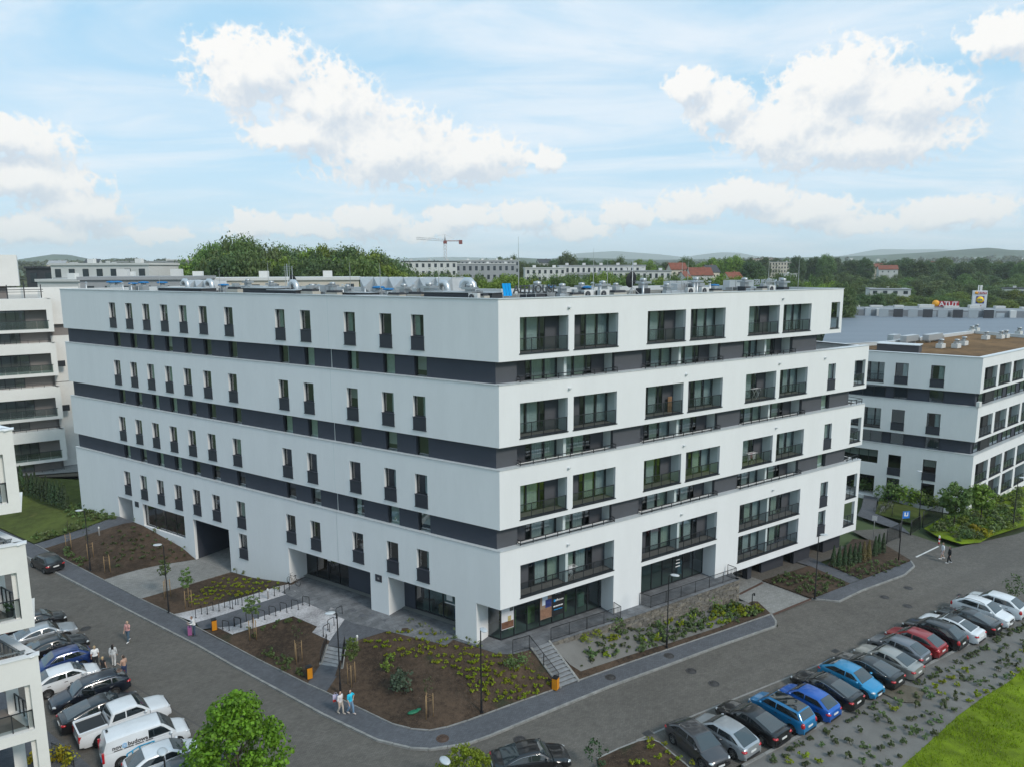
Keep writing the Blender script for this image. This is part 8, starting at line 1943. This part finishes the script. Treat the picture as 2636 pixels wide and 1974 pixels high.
    a2 = [GZ(2100, 783, 13.5), GZ(2900, 800, 13.5)]; MB().prism([(p.x, p.y) for p in (a2[0], a2[1], a[1], a[0])], 10, 13.4).obj('rear_roof', mat('sheet_roof_b', (.22, .235, .25), .6, var=.1, vs=.1, coord='World'), o)
    Fm = Face((a[0].x, a[0].y), (a[1] - a[0]).xy, False)
    L = (a[1] - a[0]).length
    for i in range(26):
        if i in (2, 7, 8, 13, 17, 22): continue
        u = L * (i + .5) / 26; w = L / 26 * rnd.uniform(.45, .98); h = rnd.uniform(1.4, 3.0)
        MB().obox(Fm.pt(u - w / 2, 11, 1.5 if i % 3 else .2), Fm.d * w, -Fm.n * 4, (0, 0, h)).obj('duct_run', (M_SILV, M_VW, M_GALV)[i % 3], o)
    for i in range(8): MB().obox(Fm.pt(16 + 5 * i, 11, 6), Fm.d * 3.2, -Fm.n * .5, (0, 0, 3)).obj('louvre', M_FD if i % 2 else M_GALV, o)
    for i in range(12): MB().obox(Fm.pt(8 + 9 * i, 13.4, -18), Fm.d * rnd.uniform(2, 6), -Fm.n * 3, (0, 0, rnd.uniform(.6, 1.3))).obj('roof_unit', M_VW, o)
    # ATUT letters
    def atut(parent, P, s, rz):
        m_r = mat('atut_red', (.42, .02, .03), .5); m_w = mat('atut_white', (.75, .72, .72), .5); m_o = mat('atut_orange', (.80, .36, .02), .5)
        r = bpy.data.objects.new('logo', None)
        MB().box((1.15 * s, .12, 0), (2.7 * s, .1, .72 * s)).obj('backing', m_r, parent, P, rz)
        disc = MB(); disc.lathe([(.001, .12), (.42 * s, .12), (.42 * s, -.05), (.001, -.05)], 20); disc.xf(Matrix.Rotation(R(90), 4, 'X')); disc.obj('orange_disc', m_o, parent, Vector(P) + Matrix.Rotation(rz, 3, 'Z') @ Vector((-.15 * s, 0, .08 * s)), rz)
        t = text_obj('ATUT', .82 * s, m_w, Vector(P) + Matrix.Rotation(rz, 3, 'Z') @ Vector((1.32 * s, -.1, -.02 * s)), rz, 'lettering', parent, depth=.1, bold=.012 * s)
    P = AT(2412, 783, 292); sg = thing('mall_sign', 'ATUT sign with orange disc on the shopping hall roof', 'sign', (0, 0, 0)); atut(sg, Vector((P.x, P.y, P.z)), 3.1, R(-20)); MB().obox((P.x - 1, P.y + .6, 12.5), (8, -3, 0), (.1, .3, 0), (0, 0, P.z - 13)).obj('stand', M_GALV, sg)
    P = AT(2518, 800, 296); py = thing('sign_pylon', 'tall white sign pylon with ATUT, yellow disc on blue and mobile antennas', 'sign', (P.x, P.y, 12), R(-22)); top = AT(2518, 749, 296).z - 12; bt = AT(2518, 793, 296).z - 12
    MB().box((0, 0, (top + bt) / 2), (5.0, 2.0, top - bt)).obj('board', mat('pylon_white', (.70, .71, .72), .5), py); MB().box((0, 0, bt / 2 - .5), (2.2, 1.2, bt + 1)).obj('stem', M_GALV, py)
    H_ = top - bt; MB().box((.1, -1.03, bt + H_ * .47), (2.9, .06, 2.9)).obj('blue_square', mat('pylon_blue', (.01, .04, .22), .5), py)
    for r_, m_, yy in ((1.42, mat('disc_red', (.55, .02, .02), .5), -1.07), (1.30, mat('disc_yellow', (.85, .62, .01), .5), -1.10)):
        d = MB(); d.lathe([(.001, .03), (r_, .03), (r_, 0), (.001, 0)], 28); d.xf(Matrix.Rotation(R(90), 4, 'X')).obj('round_logo', m_, py, (.1, yy, bt + H_ * .47))
    text_obj('LIDL', .95, mat('lidl_blue', (.01, .04, .30), .5), (.1, -1.16, bt + H_ * .47), 0, 'lettering', py, depth=.04, bold=.03)
    atut(py, Vector((-1.2, -1.12, bt + H_ * .86)), 1.35, 0); MB().box((-.6, -1.03, bt + H_ * .13), (2.6, .05, .5)).obj('red_lettering', mat('atut_red', (.42, .02, .03), .5), py)
    for x in (-.6, .1, .5): MB().lathe([(.22, 0), (.22, 2.2), (.001, 2.2)], 8, (x, 0, top)).obj('antenna', M_VW, py)
    # tower crane
    P = AT(1147, 690, 520); zb = fz(P.x, P.y); o = thing('tower_crane', 'red and white tower crane above the building site', 'crane', (P.x, P.y, zb), 0)
    zt = AT(1147, 628, 520).z - zb; wm = mat('crane_white', (.55, .55, .55), .5); rd = mat('crane_red', (.24, .07, .06), .5); ms = MB()
    for sx in (-.9, .9):
        for sy in (-.9, .9): ms.tube([(sx, sy, 0), (sx, sy, zt)], .16, 4)
    n = int(zt / 2.4)
    for i in range(n):
        z = zt * i / n; z2_ = zt * (i + 1) / n
        for (a_, b_) in (((-.9, -.9), (.9, -.9)), ((.9, .9), (-.9, .9)), ((-.9, .9), (-.9, -.9)), ((.9, -.9), (.9, .9))): ms.tube([(*a_, z), (*b_, z2_)], .09, 3, cap=False)
    ms.obj('mast', wm, o); MB().box((0, 0, zt + 1), (2.4, 2.4, 2)).obj('slewing_cab', rd, o); apx = AT(1147, 604, 520).z - zb; MB().tube([(0, 0, zt + 2), (0, 0, apx)], [.7, .15], 4).obj('apex', wm, o)
    jx = AT(1072, 622, 520).x - P.x; jz = zt + 1.6; jb = MB()
    for yy, zz in ((-.7, 0), (.7, 0), (0, 1.3)): jb.tube([(0, yy, jz + zz), (jx, yy, jz + zz + 1.6)], .13, 4)
    k_ = 16
    for i in range(k_): t0, t1 = i / k_, (i + .5) / k_; jb.tube([(jx * t0, -.7, jz + 1.6 * t0), (jx * t1, 0, jz + 1.3 + 1.6 * t1), (jx * (t0 + 1 / k_), .7, jz + 1.6 * (t0 + 1 / k_))], .07, 3, cap=False)
    jb.obj('jib', wm, o); MB().obox((0, -.7, jz), (10, 0, 0), (0, 1.4, 0), (0, 0, .5)).obj('counter_jib', rd, o); MB().box((11, 0, jz - .6), (2.4, 1.6, 2.8)).obj('counterweight', rd, o)
    MB().tube([(0, 0, apx), (jx * .6, 0, jz + 2.3)], .06, 3).obj('tie', wm, o); MB().tube([(0, 0, apx), (9, 0, jz + .5)], .06, 3).obj('tie', wm, o)
far_buildings()

def woods():
    T = [tree_meshes(201, 20, (6.5, 6.5, 7.5), 270, 60, .44, LG['oak'], .45, 2.0), tree_meshes(202, 22, (6.0, 6.0, 8.5), 270, 60, .44, LG['dark'], .45, 1.9), tree_meshes(203, 18, (5.5, 5.5, 6.5), 230, 56, .42, LG['lime'], .35, 1.8), tree_meshes(204, 21, (4.2, 4.2, 8.5), 200, 50, .40, LG['pale'], .3, 1.5), tree_meshes(205, 17, (6.8, 6.8, 6.0), 260, 58, .44, LG['shrub'], .4, 2.1)]
    N_ = ['broad oak', 'tall dark broadleaf tree', 'light green tree', 'slender pale tree', 'spreading green tree']; H0 = [20, 22, 18, 21, 17]; W0 = [13, 12, 11, 8.4, 13.6]
    def zone(x0, x1, top, d0, d1, n, kinds, where, ynear=None, hmin=7, hmax=44, wid=None):
        for i in range(n):
            px = x0 + (x1 - x0) * (i + rnd.uniform(.1, .9)) / n; Y = rnd.uniform(d0, d1); t = (Y - d0) / max(1, d1 - d0)
            yt = lerp_tab(top, px); yt = yt + ((ynear or yt) - yt) * (1 - t) + rnd.uniform(-5, 12)
            k = rnd.choice(kinds); P = AT(px, yt, Y); g = fz(P.x, P.y) if Y > 130 else .5; h = max(hmin, min(hmax, P.z - g)); s = h / H0[k]
            sw = s if wid is None else wid / W0[k] * rnd.uniform(.8, 1.2)
            o = tree('tree', '%s %s' % (N_[k], where), T[k], (P.x, P.y, g), sw, rnd.uniform(0, 6.3), 'trees ' + where, sz=s)
    big = [(500, 660), (520, 648), (560, 630), (620, 617), (670, 632), (720, 638), (770, 648), (830, 632), (900, 640), (960, 650), (1010, 662), (1045, 680)]
    zone(515, 1035, big, 195, 245, 34, (0, 1, 3, 4, 2), 'in the tall belt behind the left wing', wid=13)
    zone(540, 1045, [(a, b + 26) for a, b in big], 165, 195, 26, (1, 4, 0, 2), 'in the lower edge of the belt behind the left wing', wid=11)
    zone(490, 530, [(490, 662), (530, 655)], 200, 240, 3, (3,), 'at the left end of the tall belt', wid=6)
    zone(310, 500, [(310, 672), (330, 668), (345, 690), (390, 680), (430, 678), (500, 676)], 215, 260, 8, (3, 4, 1), 'among the houses behind the far left roof', wid=9)
    scrub = [(1030, 694), (1150, 700), (1300, 700), (1400, 702), (1500, 706), (1560, 696), (1640, 704), (1740, 704), (1900, 706), (2000, 704), (2160, 716)]
    zone(1030, 1560, scrub, 215, 270, 34, (2, 4, 2, 0), 'in the green scrub beyond the courtyard', ynear=716, hmax=32, wid=9)
    zone(1560, 2170, scrub, 240, 330, 34, (2, 4, 0, 2), 'in the scrub beyond the right wing', ynear=728, hmax=32, wid=10)
    zone(1200, 1560, [(1200, 668), (1340, 664), (1420, 672), (1460, 656), (1520, 664), (1560, 670)], 520, 760, 16, (1, 4, 1), 'on the rise behind the white terraces', wid=17)
    zone(1560, 1960, [(1560, 668), (1700, 672), (1800, 668), (1880, 662), (1960, 664)], 520, 800, 16, (1, 4, 0, 2), 'between the red roofed houses', wid=16)
    zone(1960, 2640, [(1960, 664), (2060, 656), (2160, 664), (2300, 662), (2400, 668), (2640, 664)], 650, 950, 26, (1, 0, 1), 'in the far dark wood at right', wid=19)
    zone(2160, 2640, [(2160, 690), (2260, 684), (2350, 700), (2450, 694), (2640, 700)], 430, 640, 34, (0, 4, 1, 3), 'in the wood behind the shopping hall', ynear=732, hmax=30, wid=14)
    zone(2165, 2640, [(2165, 745), (2250, 752), (2320, 735), (2420, 738), (2520, 742), (2640, 735)], 365, 425, 26, (0, 2, 4), 'at the wood edge by the shopping hall', ynear=776, hmax=24, wid=11)
    zone(2150, 2260, [(2150, 742), (2260, 752)], 300, 330, 6, (1, 4), 'left of the white workshop', ynear=752, hmax=28, wid=11)
    # far woods as one mass
    r = random.Random(77); mb = MB()
    for i in range(4200):
        Y = 600 * (7.0 ** (r.random() ** .8)); px = r.uniform(-80, 2720); rr = ray(px, 660); x = rr.x / rr.y * Y
        if noise.noise((x * .0035, Y * .0022, 5)) < -.12 + .1 * (px < 500): continue
        g = fz(x, Y); h = r.uniform(8, 17) * (1 if Y < 2500 else 1.3); w = r.uniform(4.5, 8) * (1 if Y < 1500 else 1.7); c = Vector((x, Y, g + h * .55)); n = 44 if Y < 1500 else 22
        for j in range(n):
            d = rdir(r); leaf(mb, c + Vector((d.x * w, d.y * w, d.z * h * .5)) * r.uniform(.75, 1.05), (d + rdir(r) * .35).normalized(), w * r.uniform(.55, .95), r)
    stuff(tag(mb.obj('far_wood', LG['dull']), 'distant dark green woods spreading to the horizon', 'woods'))
    # scattered pale houses far out, too small to tell apart
    mb = MB()
    for i in range(420):
        Y = r.uniform(1300, 4200); px = r.uniform(-50, 2690); rr = ray(px, 660); x = rr.x / rr.y * Y; g = fz(x, Y); w = r.uniform(7, 13); mb.obox((x, Y, g), (w, 0, 0), (0, w * .7, 0), (0, 0, r.uniform(6, 12)))
    stuff(tag(mb.obj('far_town', M_FW), 'scattered pale houses of the distant town', 'houses'))
woods()
def hills():
    def ridge(name, prof, Y, dep, m, base=690):
        n = 60; k = 9; vs = []
        for i in range(n + 1):
            px = prof[0][0] + (prof[-1][0] - prof[0][0]) * i / n; py = lerp_tab(prof, px); P = AT(px, py, Y); zb = AT(px, base, Y).z - 60
            for j in range(k):
                t = (j / (k - 1) - .5) * 2; f = math.exp(-3 * t * t); f = (f - math.exp(-3)) / (1 - math.exp(-3))
                z = zb + (P.z - zb) * f + noise.noise((P.x * .0008, (Y + t * dep) * .0008, 2)) * dep * .012 * f; sc = (Y + t * dep) / Y
                vs.append((P.x, Y + t * dep, z))
        mb = MB(); mb.add(vs, [(i * k + j, (i + 1) * k + j, (i + 1) * k + j + 1, i * k + j + 1) for i in range(n) for j in range(k - 1)], 0, True); struct(mb.obj(name, m))
    mf = ground_mat('hill_forest', (.06, .085, .05), .4, (.0015, .008, .04), bump=0, patches=(.002, .60, (.09, .11, .05)))
    ridge('hill', [(-200, 684), (20, 678), (60, 672), (100, 662), (135, 655), (180, 656), (210, 666), (250, 674), (290, 664), (330, 668), (400, 676), (520, 684)], 4600, 900, mf)
    ridge('hill', [(1250, 676), (1320, 664), (1400, 668), (1500, 664), (1700, 668), (1900, 664), (2100, 662), (2250, 660), (2400, 652), (2480, 645), (2550, 640), (2600, 646), (2700, 648), (2900, 660)], 4400, 800, mf)
    ridge('mountains', [(1420, 668), (1480, 654), (1540, 649), (1585, 645), (1640, 650), (1700, 656), (1760, 664), (1800, 657), (1850, 650), (1900, 652), (1960, 664), (2100, 668), (2180, 658), (2260, 645), (2340, 644), (2420, 640), (2500, 646), (2600, 650), (2800, 664)], 13500, 2500, mf)
    ridge('mountains', [(300, 684), (700, 672), (1000, 668), (1150, 662), (1300, 664), (1420, 668), (1600, 672)], 13000, 2000, mf)
hills()
# ---------------------------------------------------------------- air
hz_ = bpy.data.materials.new('haze'); hz_.use_nodes = True; nt = hz_.node_tree; nt.nodes.clear()
ho = nt.nodes.new('ShaderNodeOutputMaterial'); pv = nt.nodes.new('ShaderNodeVolumePrincipled'); pv.inputs['Color'].default_value = (.93, .97, 1.0, 1); pv.inputs['Density'].default_value = 8.5e-5; pv.inputs['Anisotropy'].default_value = 0.0
nt.links.new(pv.outputs[0], ho.inputs['Volume'])
hzo = stuff(tag(MB().box((0, 7000, 190), (26000, 22000, 520)).obj('haze', hz_), 'thin blue haze over the distance', 'haze'))
